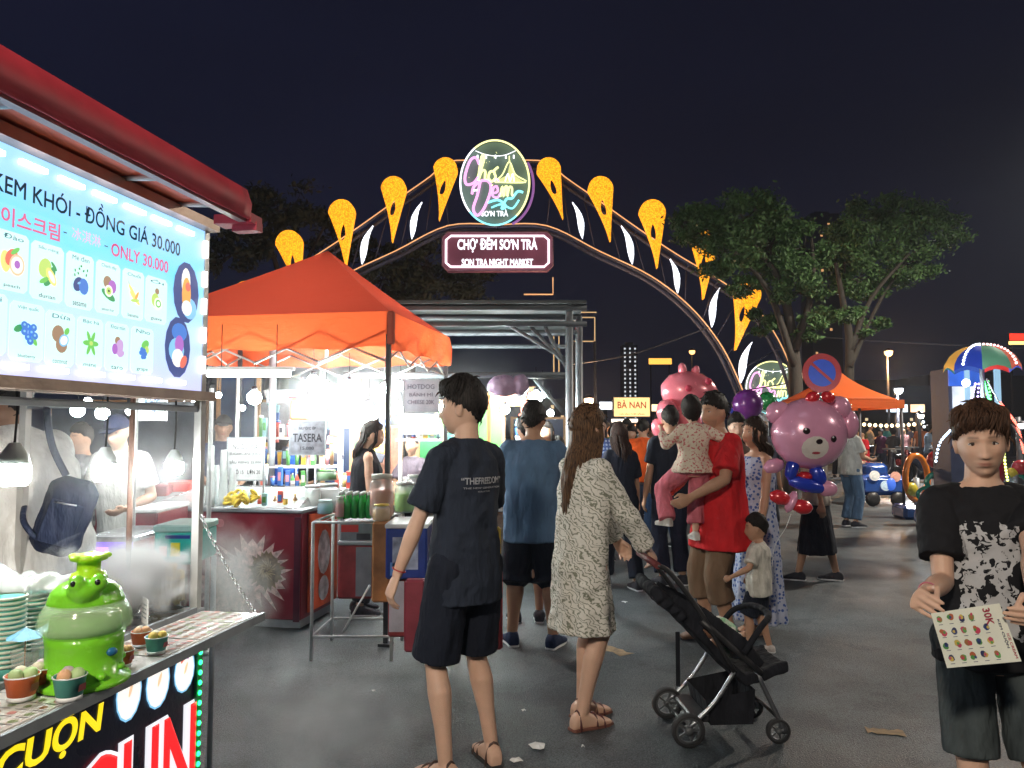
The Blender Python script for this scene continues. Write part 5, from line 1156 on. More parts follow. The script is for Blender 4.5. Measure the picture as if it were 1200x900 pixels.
mb = MB(); mb.box((.015, -.015, (zE + zV) / 2 + .01), (.05, .05, zE - zV - .02), bev=.01); mb.build('corner_cap', mat('dark red corner tape', (.35, .06, .03), .7), tent)
for x, y in ((-.012, .012), (-TWd + .02, .02), (-.02, TD - .02), (-TWd + .02, TD - .02)):
    mb = MB(); mb.box((x, y, (zE - .02) / 2), (.032, .032, zE - .02)); mb.box((x, y, .01), (.09, .09, .02)); mb.build('leg', mat('dark tent leg', (.04, .04, .045), .45, .4), tent)
ge = mat('grey scissor bar', (.35, .34, .33), .45, .5)
for (ax, ay, bx, by) in ((0, 0, -TWd, 0), (0, 0, 0, TD), (-TWd, TD, 0, TD), (-TWd, 0, -TWd, TD)):
    a, b_ = Vector((ax, ay, 0)), Vector((bx, by, 0)); n = 4 if (b_ - a).length > 1.8 else 3
    for i in range(n):
        p, q = a.lerp(b_, i / n), a.lerp(b_, (i + 1) / n); z0, z1 = zV - .10, zV + .12; inn = (Vector((-TWd / 2, TD / 2, 0)) - p).normalized() * .04
        for (u0, u1) in ((z0, z1), (z1, z0)): mb = MB(); mb.tube(Vector((p.x, p.y, u0)) + inn, Vector((q.x, q.y, u1)) + inn, .009, n=5); mb.build('scissor_bar', ge, tent)
mb = MB(); mb.tube((pk.x, pk.y, zV), (pk.x, pk.y, pk.z - .03), .016, n=8); mb.build('peak_pole', galv, tent)

# ---------------------------------------------------------------- maroon freezer cart under the tent
C0 = onz(352, 740); C2 = onz(397, 716)
CM = Matrix.Translation(C0) @ Matrix.Rotation(YAW, 4, 'Z')
def CW(x, y, z=0): return CM @ Vector((x, y, z))
maroon = mat('maroon lacquered panel', (.19, .012, .026), .32, var=.15, sc=5)
fz = thing('juice_cart', 'long maroon juice cart with a glass top and white splash print', 'food cart', C0, YAW)
CL, CD, CZ = 1.95, .62, .86
mb = MB(); mb.box((-CL / 2, CD / 2, .06 + CZ / 2), (CL, CD, CZ - .04), bev=.008); mb.build('cart_body', maroon, fz)
mb = MB(); mb.box((-CL / 2, CD / 2, CZ + .055), (CL + .04, CD + .05, .03), bev=.006); mb.box((-CL / 2, CD / 2, .05), (CL - .02, CD - .02, .06)); mb.build('trim', galv, fz)
mb = MB(); mb.box((-.035, -.004, .47), (.05, .008, .80)); mb.build('corner_strip', mat('dark maroon strip', (.06, .006, .02), .35), fz)
r = random.Random(11); splash = mat('white splash print', (.52, .36, .34), .4, var=.5, sc=30); brn = mat('brown bloom print', (.16, .11, .06), .4, var=.5, sc=30)
q = CM.inverted() @ Vector(onz(300, 690, 0)); 
def cpx(px, py, yl=-.008):
    o = CM.inverted() @ EYE; d = CM.inverted().to_3x3() @ ray(px, py); return o + d * ((yl - o.y) / d.y)
for (px, py, rx, ry, mm, sp_, y) in ((295, 672, 58, 50, splash, .5, -.0035), (262, 690, 40, 44, splash, .4, -.0055), (312, 668, 24, 26, brn, .25, -.0085)):
    c = cpx(px, py, -.004); w_ = (cpx(px + rx, py).x - c.x); h_ = c.z - cpx(px, py + ry).z; P = []; n = 44
    for i in range(n):
        a = 6.2832 * i / n; k = (1 + r.uniform(-.15, .22)) if i % 2 else (1 - sp_ * r.uniform(.3, .9)); P.append((math.cos(a) * w_ * k * .8, math.sin(a) * h_ * k * .85))
    mb = MB(); mb.add([(c.x, y, c.z)] + [(min(-.07, c.x + p[0]), y, max(.10, min(.85, c.z + p[1]))) for p in P], [(0, i + 1, (i + 1) % n + 1) for i in range(n)], False); mb.build('splash_print', mm, fz)
c = cpx(312, 668, -.008); mb = MB()
for i in range(26):
    a = i * 2.399; k = .016 + .016 * math.sqrt(i); mb.path([(c.x + math.cos(a) * k * .4, -.010, c.z + math.sin(a) * k * .4), (c.x + math.cos(a + .4) * k, -.011, c.z + math.sin(a + .4) * k)], [.006, .003], 5, True, .3)
mb.build('bloom_print', mat('ochre strokes', (.32, .24, .13), .5), fz)
c = cpx(258, 613, -.006); mb = MB(); mb.disc((c.x, -.006, c.z), .032, .032, .003); mb.build('round_sticker', mat('faded sticker', (.35, .08, .10), .5), fz)
# glass hood
fr = cpx(350, 600, 0); mb = MB(); gz = CZ + .07
mb.add([(-CL + .05, .03, gz), (-.05, .03, gz), (-.12, CD - .08, gz + .13), (-CL + .12, CD - .08, gz + .13)], [(0, 1, 2, 3)], False); mb.add([(-CL + .05, .03, gz), (-CL + .12, CD - .08, gz + .13), (-CL + .05, CD - .08, gz)], [(0, 1, 2)], False); mb.add([(-.05, .03, gz), (-.12, CD - .08, gz + .13), (-.05, CD - .08, gz)], [(0, 1, 2)], False); mb.build('glass_hood', glassm('pale glass', (.78, .92, .92), .45), fz)
mb = MB(); mb.path([(-CL + .05, .03, gz), (-CL + .12, CD - .08, gz + .13), (-.12, CD - .08, gz + .13), (-.05, .03, gz), (-CL + .05, .03, gz)], .008, 6); mb.tube((-CL * .68, .03, gz + .004), (-CL * .6, CD - .08, gz + .134), .006, n=5); mb.build('hood_frame', steel, fz)
# banner at the cart's street end
mb = MB(); mb.box((.012, CD / 2 + .06, .50), (.012, CD - .08, .76)); ob = mb.build('banner', mat('orange red banner', (.65, .10, .03), .45, var=.4, sc=4), fz)
mb = MB()
for z, hh in ((.56, .22), (.28, .10)): mb.lathe([(.001, 0), (.05, .01), (.06, .04 + hh * .4), (.05, hh), (.001, hh)], (0, 0, 0), 12)
mb = MB(); mb.add([(.0195, CD / 2 + .06 + math.cos(a) * .12, .55 + math.sin(a) * .18) for a in np.linspace(0, 6.1, 14)], [tuple(range(14))], False); mb.add([(.0195, CD / 2 + .06 + math.cos(a) * .10, .26 + math.sin(a) * .10) for a in np.linspace(0, 6.1, 14)], [tuple(range(14))], False); mb.build('banner_print', mat('pale cup print', (.62, .60, .62), .4, var=.5, sc=14), fz)
# cup towers, pineapple, sign on the cart
def cup_tower(label, px, py0, py1, Y, r=.04):
    a, b_ = at(px, py0, Y), at(px, py1, Y); root = thing('cup_tower', label, 'stack of cups', (b_.x, Y, b_.z), 0, 'towers of clear cups on the juice cart'); n = 7; mb = MB(); prof = []
    H_ = a.z - b_.z
    for i in range(n): z = H_ * i / n; prof += [(r * (1 - .35 * i / n), z), (r * (.93 - .35 * i / n), z + H_ / n * .9)]
    mb.lathe([(.001, 0)] + prof + [(r * .6, H_), (.001, H_)], n=14); mb.build('cup', glassm('frosty cups', (.85, .92, .92), .75), root)
zc = CZ + .07
for i, (px, py0, lab) in enumerate(((246, 522, 'tallest tower of clear cups, nearest the cart post'), (261, 527, 'second tower of clear cups from the cart post'), (272, 548, 'low tower of clear cups left of the NUOC MIA board'), (252, 545, 'clear cup tower between the two tall ones'))):
    cup_tower(lab, px, py0, 592, 6.15 + .05 * i, .038)
def board(label, px0, py0, px1, py1, Y, face, lines, ms, stand=None, name='menu_board', frame=galv, group=None, cat='menu board'):
    a, b_ = at(px0, py0, Y), at(px1, py1, Y); W_, H_ = b_.x - a.x, a.z - b_.z; c = (a + b_) / 2; root = thing(name, label, cat, (c.x, Y, c.z), 0, group)
    mb = MB(); mb.box((0, 0, 0), (W_, .015, H_)); mb.build('board', face, root)
    mb = MB(); e = .012
    for s in (-1, 1): mb.box((0, 0, s * (H_ / 2 + e / 2)), (W_ + 2 * e, .022, e)); mb.box((s * (W_ / 2 + e / 2), 0, 0), (e, .022, H_))
    mb.build('frame', frame, root)
    for i, (t, z, h, w_) in enumerate(lines): text('lettering', t, ms[i % len(ms)], root, TM(0, -.010, z * H_), fit=(W_ * w_, H_ * h), bold=.012, res=2)
    if stand:
        zb = at(px0, stand, Y).z - c.z
        for s in (-1, 1): mb = MB(); mb.box((s * (W_ / 2 + e / 2), .005, (zb - H_ / 2) / 2), (e, .014, -zb - H_ / 2)); mb.build('stand', frame, root)
    return root
ink = mat('black lettering', (.03, .03, .04), .5, var=0, bump=0); wb = mat('white board face', (.72, .74, .76), .35, bump=0); gb = mat('grey slate board', (.22, .23, .27), .5, var=.3, sc=20); rink = mat('red lettering', (.55, .04, .04), .5, var=0, bump=0)
board('white board reading NUOC MIA standing on the juice cart', 268, 514, 308, 562, 6.3, wb, [('NU’Ó’C MÍA', .32, .17, .72), ('SUGARCANE JUICE', .12, .09, .9), ('SẦU RIÊNG 25.000', -.06, .10, .9), ('NHỎ 15   LỚN 20', -.3, .13, .86)], [ink], 590)
board('grey slate board with chalk letters hanging over the juice cart', 341, 494, 380, 532, 6.4, gb, [('NU’Ó’C ÉP', .3, .10, .5), ('TASERA', .0, .26, .86), ('15.000', -.32, .10, .4)], [ink, ink, ink])
mb = MB(); p = at(360, 494, 6.4); mb.tube(at(360, 531, 6.42), at(360, 602, 6.42), .008, n=6); tag(mb.build('board_post', galv), 'thin grey post under the hanging slate board', 'post')
board('grey hand-written board hanging beside the head of the man in black', 474, 446, 513, 482, 6.9, mat('pale grey board', (.30, .31, .36), .5), [('HOTDOG', .3, .16, .8), ('BÁNH MÌ', .05, .14, .7), ('CHEESE 20K', -.2, .14, .8)], [mat('grey ink', (.10, .10, .14), .5)])
board('red and white coconut menu strip above the orange lantern', 314, 458, 357, 471, 7.6, glow('milky lit board', (.75, .70, .72), .8), [('COCONUT ICE', .0, .5, .85)], [rink])
board('white lit menu panel with photos high over the glowing lamp', 364, 466, 396, 492, 7.7, glow('white lit board', (.95, .9, .92), 1.3), [('MENU', .3, .2, .5), ('TRÀ SỮA', -.2, .16, .7)], [rink])
board('bright white LED panel behind the man in the black tee', 470, 486, 514, 508, 7.4, glow('white LED panel', (1, .98, .94), 2.6), [], [])
board('small white tag board at the top of the cart frame at left', 165, 462, 193, 491, 5.2, glow('pale tag board', (.7, .78, .82), .9), [('KEM', .2, .3, .6), ('30K', -.2, .25, .5)], [mat('blue ink', (.05, .15, .4), .5)])
# pineapple and fruit on the cart
q = at(285, 592, 6.05); pa = thing('cut_fruit', 'pile of yellow cut fruit under the NUOC MIA board', 'fruit', (q.x, 6.05, q.z)); m0 = None
for i in range(16):
    if m0 is None: mb = MB(); mb.path([(math.cos(a) * .03, 0, math.sin(a) * .03) for a in np.linspace(0, 6.28, 12)], .013, 6, False); o = mb.build('fruit_ring', mat('pineapple flesh', (.85, .62, .06), .4), pa); m0 = o.data
    else: o = link('fruit_ring', m0, pa)
    o.location = (random.uniform(-.11, .11), random.uniform(-.04, .04), .02 + random.uniform(0, .09)); o.rotation_euler = (random.uniform(0, 3), random.uniform(0, 3), random.uniform(0, 3))

# ---------------------------------------------------------------- wire rack, boxes, jars between cart and the man in black
RY = 5.25; r0 = at(367, 612, RY); rack = thing('wire_rack', 'white wire rack table in front of the orange banner', 'rack', (r0.x, RY, 0)); x1 = at(460, 612, RY).x - r0.x; zt = r0.z; wh = mat('white enamel wire', (.6, .6, .6), .4)
zt_ = at(367, 612, RY).z
for x, y in ((0, 0), (x1, 0), (0.02, .5), (x1, .5)): mb = MB(); mb.tube((x, y, 0), (x, y, zt_), .012, n=8); mb.build('leg', wh, rack)
for z in (zt_, .16):
    mb = MB(); mb.path([(0, 0, z), (x1, 0, z), (x1, .5, z), (0.02, .5, z), (0, 0, z)], .009, 6)
    for i in range(1, 9 if z > .5 else 1): mb.tube((x1 * i / 9, 0, z), (x1 * i / 9, .5, z), .003, n=4)
    mb.build('shelf_wire', wh, rack)
mb = MB(); mb.tube((x1 * .35, .1, .16), (x1 * .62, .3, .44), .008, n=6); mb.build('brace', wh, rack)
crate_c = at(417, 607, RY + .2); cr = thing('bottle_crate', 'packed cluster of green drink bottles on the wire rack', 'bottles', (crate_c.x, RY + .2, zt_ + .01))
m0 = m1 = None; gm = mat('green bottle', (.03, .45, .08), .2, spec=.7)
for i in range(5):
    for j in range(3):
        if m0 is None: mb = MB(); mb.lathe([(.001, 0), (.022, 0), (.023, .10), (.012, .135), (.010, .165), (.001, .165)], n=10); m0 = mb.build('bottle', gm, cr, (0, 0, 0)).data; o = bpy.data.objects[-1] if False else None; mb = MB(); mb.lathe([(.001, .160), (.013, .160), (.013, .180), (.001, .180)], n=8); m1 = mb.build('bottle_cap', white, cr).data; first = [c for c in kids(cr)]; 
        if i == 0 and j == 0:
            for c in first: c.location = ((i - 2) * .05, (j - 1) * .05, 0)
        else: link('bottle', m0, cr, ((i - 2) * .05, (j - 1) * .05, 0)); link('bottle_cap', m1, cr, ((i - 2) * .05, (j - 1) * .05, 0))
def jar(label, px, py, Y, r, h, c, lidc, name='drink_jar', fill=.7, group=None):
    p = at(px, py, Y); root = thing(name, label, 'jar', (p.x, Y, p.z), 0, group); mb = MB(); mb.lathe([(.001, 0), (r * .9, 0), (r, h * .08), (r, h * .85), (r * .8, h), (.001, h)], n=18); mb.build('jar_glass', glassm('jar glass', (.9, .95, .92), .35), root)
    mb = MB(); mb.lathe([(.001, .004), (r * .88, .004), (r * .96, h * .08), (r * .96, h * fill), (.001, h * fill)], n=18); mb.build('jar_drink', mat('drink ' + str(c), c, .3, em=0), root)
    mb = MB(); mb.lathe([(.001, h), (r * .86, h), (r * .86, h * 1.1), (.001, h * 1.12)], n=18); mb.build('lid', mat('lid ' + str(lidc), lidc, .4), root); return root
jar('large clear jar of red and amber drink beside the green bottles', 447, 606, RY + .15, .085, .27, (.60, .16, .03), (.75, .72, .62))
jar('round jar with golden drink below the amber jar', 447, 610, RY - .02, .06, .10, (.8, .42, .03), (.7, .55, .1))
jar('small red-labelled bottle jar left of the green bottles', 398, 606, RY + .1, .03, .13, (.55, .04, .03), (.75, .7, .7))
jar('lime green drink jar right of the tent leg', 474, 600, RY + .5, .075, .20, (.30, .75, .04), (.8, .82, .8))
jar('tall jar of dark green drink in front of the green backboard', 486, 583, RY + .8, .065, .16, (.03, .14, .07), (.75, .78, .75))
jar('pale blue bag-like jar at the corner of the juice cart', 381, 602, RY + .3, .055, .09, (.15, .42, .6), (.5, .6, .62))
jar('clear tub holding green leaves on the juice cart', 383, 563, RY + 1.3, .085, .08, (.06, .35, .04), (.1, .45, .06))
jar('clear plastic dispenser under the leaf tub', 383, 600, RY + 1.28, .10, .22, (.62, .68, .66), (.7, .74, .72))
jar('milky dispenser left of the clear dispenser', 366, 600, RY + 1.1, .07, .20, (.7, .73, .7), (.62, .62, .64))
def crate(label, px0, py0, px1, py1, Y, depth, m, name='storage_box', lidm=None, cat='box', dz=0, rz=0, legs=None, group=None, prints=None):
    a, b_ = at(px0, py0, Y), at(px1, py1, Y); W_, H_ = b_.x - a.x, a.z - b_.z; root = thing(name, label, cat, ((a.x + b_.x) / 2, Y + depth / 2, b_.z), rz, group); mb = MB()
    mb.box((0, 0, H_ / 2), (W_, depth, H_), bev=min(.012, H_ * .1)); mb.build('body', m, root)
    if lidm: mb = MB(); mb.box((0, 0, H_ + .008), (W_ * 1.04, depth * 1.04, .03), bev=.006); mb.build('lid', lidm, root)
    if legs:
        for x in (-.45, .45):
            for y in (-.45, .45): mb = MB(); mb.tube((x * W_, y * depth, 0), (x * W_, y * depth, -b_.z), .012, n=6); mb.build('leg', galv, root)
    for (x, z, w_, h_, pm) in (prints or []): mb = MB(); mb.box((x * W_, -depth / 2 - .003, z * H_), (w_ * W_, .004, h_ * H_)); mb.build('panel_print', pm, root)
    return root
bl = mat('royal blue plastic', (.012, .035, .22), .35); rd = mat('faded red metal', (.26, .03, .035), .45, var=.3); gy = mat('grey cabinet', (.20, .21, .24), .5)
crate('royal blue cooler box with a picture panel beside the tent leg', 452, 618, 500, 679, 5.0, .4, bl, 'cooler_box', white, 'cooler', prints=[(-.02, .5, .62, .62, mat('grey picture print', (.28, .32, .45), .4, var=.6, sc=9)), (-.28, .2, .2, .25, mat('light blue print', (.12, .28, .7), .4))])
crate('red and white cabinet under the blue cooler', 455, 681, 500, 747, 5.02, .38, rd, 'low_cabinet', None, 'cabinet', prints=[(-.28, .55, .38, .9, mat('pale panel', (.42, .40, .46), .4))])
crate('maroon metal bin on the far side of the wire rack', 396, 638, 436, 702, 5.75, .35, rd, 'metal_bin', galv, 'bin', prints=[(.25, .5, .45, .9, gy)])
crate('dark shelf unit with red labels above the maroon bin', 398, 612, 438, 636, 5.8, .3, gy, 'shelf_unit', None, 'shelf', prints=[(-.2, .7, .5, .35, rink), (.2, .3, .4, .3, ink)])
crate('peeling orange cardboard column at the corner of the rack', 436, 612, 456, 706, 5.15, .16, mat('orange cardboard', (.48, .20, .07), .7, var=.4, sc=6), 'cardboard_column', None, 'cardboard')
crate('slim banner pillar with yellow top behind the right arm of the man in black', 572, 618, 587, 668, 4.4, .05, mat('yellow banner', (.55, .40, .05), .5, var=.3), 'banner_stand', None, 'banner', prints=[(0, .5, .6, .9, mat('ochre stripe', (.6, .33, .05), .5))])
crate('red base of the slim banner beside the black shorts', 571, 669, 589, 762, 4.42, .06, mat('deep red banner', (.30, .02, .03), .5, var=.3), 'banner_stand', None, 'banner')
crate('maroon stand panel left of the black shorts', 474, 680, 497, 765, 4.7, .08, mat('maroon stand', (.24, .03, .05), .5), 'stand_panel', None, 'panel')
crate('teal poster box with a yellow flower standing inside the first cart', 180, 622, 227, 662, 3.2, .25, mat('teal poster', (.02, .42, .36), .4, var=.25), 'poster_box', mat('pale teal lid', (.35, .6, .55), .4), 'box', legs=True, prints=[(.05, .45, .22, .4, mat('yellow flower', (.8, .7, .05), .5)), (-.25, .4, .18, .3, mat('pink flower', (.7, .5, .5), .5)), (.1, .82, .6, .1, bl)])
# cart behind the vendors, left background
crate('red and blue rice-snack cart glowing pink behind the first cart', 98, 634, 155, 690, 4.3, .5, rd, 'snack_cart', mat('chrome cart top', (.5, .55, .6), .25, .8), 'food cart', legs=True, prints=[(0, .86, .98, .28, glow('violet lit strip', (.22, .06, .75), 1.0)), (-.2, .80, .40, .14, glow('pink lit strip', (.95, .25, .9), 1.8)), (.28, .60, .30, .16, glow('pink lit letters', (.95, .5, .85), 1.5)), (-.25, .25, .5, .3, mat('red card', (.5, .03, .04), .4))])
crate('maroon cart end seen through the frame of the first cart', 150, 600, 182, 690, 5.2, .5, maroon, 'cart_end', white, 'food cart')
crate('bright red plastic box on the far cart behind the post', 195, 565, 222, 588, 6.6, .3, mat('bright red box', (.65, .03, .02), .4), 'red_box', None, 'box')
crate('dark red box left of the bright red one', 176, 568, 196, 592, 6.5, .3, rd, 'red_box', None, 'box')

# ---------------------------------------------------------------- grey metal frame stall
FY = 7.2; f0 = at(667, 375, FY); fs = thing('metal_frame_stall', 'grey tubular steel stall frame with a flat roof right of the orange tent', 'stall frame', (f0.x, FY, 0)); zt = at(667, 358, FY).z; zl = at(667, 378, FY).z; xl_ = at(470, 358, FY).x - f0.x
beamm = mat('dull beam tube', (.13, .15, .17), .6, .3)
def ft(n_, a, b_, r=.03, m=None): mb = MB(); mb.tube(a, b_, r, n=8); mb.build(n_, galv if n_ == 'post' else beamm, fs)
for x, y in ((0, 0), (.14, .55), (xl_ - 1.2, 0), (xl_ - 1.2, 1.8), (.14, 1.9)): ft('post', (x, y, 0), (x, y, zt - .02), .035)
mb = MB(); mb.box((xl_ / 2 - .5, .9, zt + .01), (-xl_ + 1.3, 2.1, .03)); mb.build('roof_sheet', mat('dark roof sheet', (.04, .05, .055), .5, .4), fs)
for y in (-.05, .55, 1.9):
    ft('beam', (xl_ - 1.2, y, zt - .03), (.16, y, zt - .03), .028); ft('beam', (xl_ - 1.2, y, zl - .02), (.16, y, zl - .02), .026)
for px in (655, 636, 610): x = at(px, 400, FY).x - f0.x; ft('brace', (x - .15, .0, zl), (0, .02, at(667, 437 - (655 - px) * .3, FY).z), .018)
ft('brace', (at(572, 437, FY).x - f0.x, .3, at(572, 437, FY).z), (0, .3, at(665, 440, FY).z), .02); ft('beam', (xl_ - .6, .3, at(500, 437, FY).z), (.0, .3, at(665, 437, FY).z), .03)
ft('brace', (at(628, 440, FY).x - f0.x, .5, at(628, 440, FY).z), (at(664, 482, FY).x - f0.x, .5, at(664, 482, FY).z), .018)
# counters and back walls of the lit food stalls
greenp = mat('green stall panel', (.10, .42, .08), .5, var=.3, sc=3); tealp = mat('teal panel', (.06, .35, .30), .5, var=.2); navy = mat('navy cloth', (.02, .04, .10), .8)
def wallpanel(label, px0, py0, px1, py1, Y, m, name='back_panel', cat='stall panel', trim=woodm):
    a, b_ = at(px0, py0, Y), at(px1, py1, Y); W_, H_ = b_.x - a.x, a.z - b_.z; root = thing(name, label, cat, ((a.x + b_.x) / 2, Y, b_.z)); mb = MB(); mb.box((0, 0, H_ / 2), (W_, .03, H_)); mb.build('panel', m, root)
    mb = MB()
    for s in (-1, 1): mb.box((s * W_ / 2, -.02, H_ / 2), (.04, .04, H_ + .04)); mb.box((0, -.02, H_ / 2 + s * H_ / 2), (W_ - .04, .036, .03))
    mb.build('trim', trim, root); return root
wallpanel('green back panel behind the head of the man in black', 512, 470, 548, 590, 9.0, greenp); wallpanel('green and orange framed back panel left of the blue shirt', 551, 462, 590, 545, 9.2, greenp); wallpanel('dark green low panel left of the neck of the man in black', 490, 508, 520, 570, 8.6, mat('deep green panel', (.03, .22, .07), .5))
wallpanel('teal square panel beside the wooden post', 520, 505, 545, 560, 8.7, tealp); wallpanel('navy cloth hanging at the back of the juice stall', 258, 440, 302, 560, 8.3, navy, 'cloth_screen', 'cloth'); wallpanel('navy cloth screen right of the slate board', 380, 500, 412, 590, 8.0, navy, 'cloth_screen', 'cloth')
wallpanel('green striped backboard behind the woman in the black top', 399, 445, 421, 545, 8.8, greenp); wallpanel('pale shelf backboard under the coconut strip', 300, 470, 400, 512, 8.9, mat('pale backboard', (.45, .44, .46), .5, var=.3)); wallpanel('red and blue photo backboard right of the tank-top woman', 440, 500, 470, 590, 8.2, mat('photo backboard', (.40, .16, .10), .5, var=.8, sc=7))
wallpanel('dark tarpaulin wall behind the first cart vendors', 60, 470, 240, 600, 9.5, mat('grey blue tarpaulin', (.10, .12, .17), .7, var=.5, sc=3), 'tarpaulin_wall', 'tarpaulin'); wallpanel('pale counter front at the far stall beside the blue shirt', 515, 560, 590, 600, 8.2, mat('brown counter', (.25, .16, .10), .5))
wallpanel('far dark stall back between blue shirt and steel posts', 600, 490, 662, 600, 10.5, mat('dark stall back', (.05, .06, .10), .6, var=.6, sc=5), 'back_panel'); wallpanel('red menu backboard behind the blue-shirted head', 575, 455, 625, 475, 9.0, mat('menu red', (.5, .18, .12), .5, var=.5, sc=9))
crate('steel counter of the hot food stall behind the two men', 462, 585, 665, 600, 7.6, .6, steel, 'food_counter', None, 'counter', legs=True)
crate('steel back counter of the juice stall under the slate board', 300, 572, 450, 585, 7.2, .5, steel, 'food_counter', None, 'counter', legs=True)
mb = MB(); a, b_ = at(549, 458, 8.4), at(557, 545, 8.4); mb.box(((a.x + b_.x) / 2, 8.4, a.z / 2), (b_.x - a.x, .08, a.z)); tag(mb.build('wooden_post', mat('orange wood post', (.42, .17, .06), .5)), 'thick orange-brown wooden post between green panels', 'post')
mb = MB(); a, b_ = at(571, 462, 8.6), at(575, 540, 8.6); mb.box(((a.x + b_.x) / 2, 8.6, a.z / 2), (b_.x - a.x, .05, a.z)); tag(mb.build('wooden_post', MATS['orange wood post']), 'thin orange-brown wooden post beside the blue-shirted man', 'post')
# slim posts of the stalls
for i, (px, y0, Y, lab) in enumerate(((279, 440, 7.0, 'white upright pole above the NUOC MIA board'), (399, 440, 7.2, 'white upright pole left of the tank-top woman'), (248, 455, 5.4, 'pale green upright pole just right of the cart post'), (160, 460, 4.9, 'white pole beside the man in the cap'), (470, 500, 7.3, 'white upright pole right of the tent leg'), (300, 470, 7.9, 'thin white pole left of the orange lantern'))):
    p = at(px, y0, Y); mb = MB(); mb.tube((p.x, Y, 0), (p.x, Y, p.z), .016, n=8); mb.tube((p.x, Y, 0), (p.x, Y, .03), .04, n=8); tag(mb.build('stall_pole', mat('white pole', (.6, .62, .62), .4)), lab, 'pole', 'upright stall poles')
# tube light and lamps
p, q = at(243, 438, 5.4), at(340, 438, 5.4); tl = thing('tube_light', 'long white fluorescent tube hanging under the orange tent', 'lamp', ((p.x + q.x) / 2, 5.4, p.z)); L_ = q.x - p.x
mb = MB(); mb.tube((-L_ / 2, 0, 0), (L_ / 2, 0, 0), .022, n=10); mb.build('tube', glow('fluorescent tube', (.95, 1, 1), 30), tl); mb = MB(); mb.box((0, 0, .035), (L_ + .06, .05, .025)); mb.build('fitting', white, tl); mb = MB(); [mb.tube((x, 0, .05), (x, 0, .35), .003, n=4) for x in (-L_ / 3, L_ / 3)]; mb.build('cord', cord, tl)
BL = [(298, 466, 6.1, .055, 34, 'round bulb glowing left of the coconut strip'), (367, 447, 6.8, .055, 34, 'round bulb highest under the tent, above the lit menu'), (382, 464, 7.0, .085, 30, 'largest round lamp in the juice stall'), (409, 451, 6.6, .042, 34, 'round bulb above the tank-top woman, to the left'), (432, 485, 7.4, .085, 34, 'glaring lamp over the tank-top woman'), (284, 478, 7.0, .026, 20, 'small bulb between the white pole and the round bulb'),
      (451, 455, 7.2, .05, 30, 'bulb right beside the tent leg near its top'), (469, 452, 7.6, .04, 24, 'bulb left of the hand-written board'), (467, 480, 8.0, .05, 24, 'bulb low beside the white LED panel'), (522, 478, 8.3, .07, 34, 'glaring lamp behind the head of the man in black'), (592, 480, 8.6, .05, 30, 'lamp left of the blue-shirted head'), (580, 470, 8.9, .05, 24, 'lamp under the red menu backboard'), (628, 466, 7.9, .065, 42, 'brightest lamp between the steel posts'), (645, 484, 9.0, .04, 24, 'small lamp low between the steel posts'), (636, 463, 7.9, .03, 34, 'small twin lamp beside the brightest one'),
      (91, 481, 4.9, .042, 24, 'round bulb behind the sling-bag vendor'), (120, 484, 4.7, .040, 24, 'round bulb above the capped man, to the left'), (154, 481, 5.2, .036, 24, 'bulb touching the thin brown post'), (103, 470, 6.2, .028, 18, 'small bulb highest behind the menu box'), (216, 468, 7.0, .018, 14, 'tiny bulb right of the white tag board'), (8, 478, 3.5, .03, 18, 'bulb at the far left edge under the menu box'), (256, 463, 6.6, .026, 12, 'slim lamp right beside the cart post'), (226, 470, 7.5, .014, 10, 'faint tiny bulb at the cart post')]
for px, py, Y, r, s, lab in BL: bulb(lab, at(px, py, Y), r, glow('bulb %d' % s, (.92, 1, .96), s * 9), .2, 'bare bulbs hung in the stalls', False)
p = at(353, 480, 7.1); ln = thing('orange_lantern', 'square orange lantern hanging over the juice stall shelf', 'lantern', p); mb = MB(); mb.box((0, 0, 0), (.17, .15, .20), bev=.02); mb.build('lantern_shade', glow('orange shade', (.95, .28, .10), .9, 'noise', 9, .5), ln); mb = MB(); mb.box((0, 0, .11), (.19, .17, .02)); mb.box((0, 0, -.11), (.19, .17, .02)); mb.tube((0, 0, .12), (0, 0, .3), .003, n=4); mb.build('lantern_frame', rd, ln)
# goods on shelves
shelfm = mat('white shelf', (.6, .6, .62), .4)
def shelf(label, px0, px1, py, Y, d=.28):
    a, b_ = at(px0, py, Y), at(px1, py, Y); root = thing('shelf', label, 'shelf', ((a.x + b_.x) / 2, Y, a.z)); mb = MB(); mb.box((0, 0, -.012), (b_.x - a.x, d, .022)); mb.build('shelf_board', shelfm, root)
    for s in (-1, 1): mb = MB(); mb.tube((s * (b_.x - a.x) / 2, d / 2, -.02), (s * (b_.x - a.x) / 2, d / 2, -a.z), .012, n=6); mb.build('upright', galv, root)
shelf('upper white shelf of the juice stall', 300, 343, 512, 7.6); shelf('shelf below the lit menu panel', 366, 398, 484, 7.65); shelf('long low shelf of jars behind the juice cart', 305, 395, 545, 7.3); shelf('shelf under the white LED panel', 466, 518, 514, 7.5)
pal = [(.6, .08, .05), (.75, .72, .7), (.10, .35, .10), (.05, .15, .45), (.8, .5, .08), (.35, .2, .1), (.7, .3, .35), (.3, .55, .6), (.06, .06, .08), (.75, .15, .1), (.85, .75, .3), (.4, .45, .5)]
pn = ['red', 'white', 'green', 'navy', 'amber', 'brown', 'pink', 'pale blue', 'black', 'scarlet', 'cream yellow', 'grey']
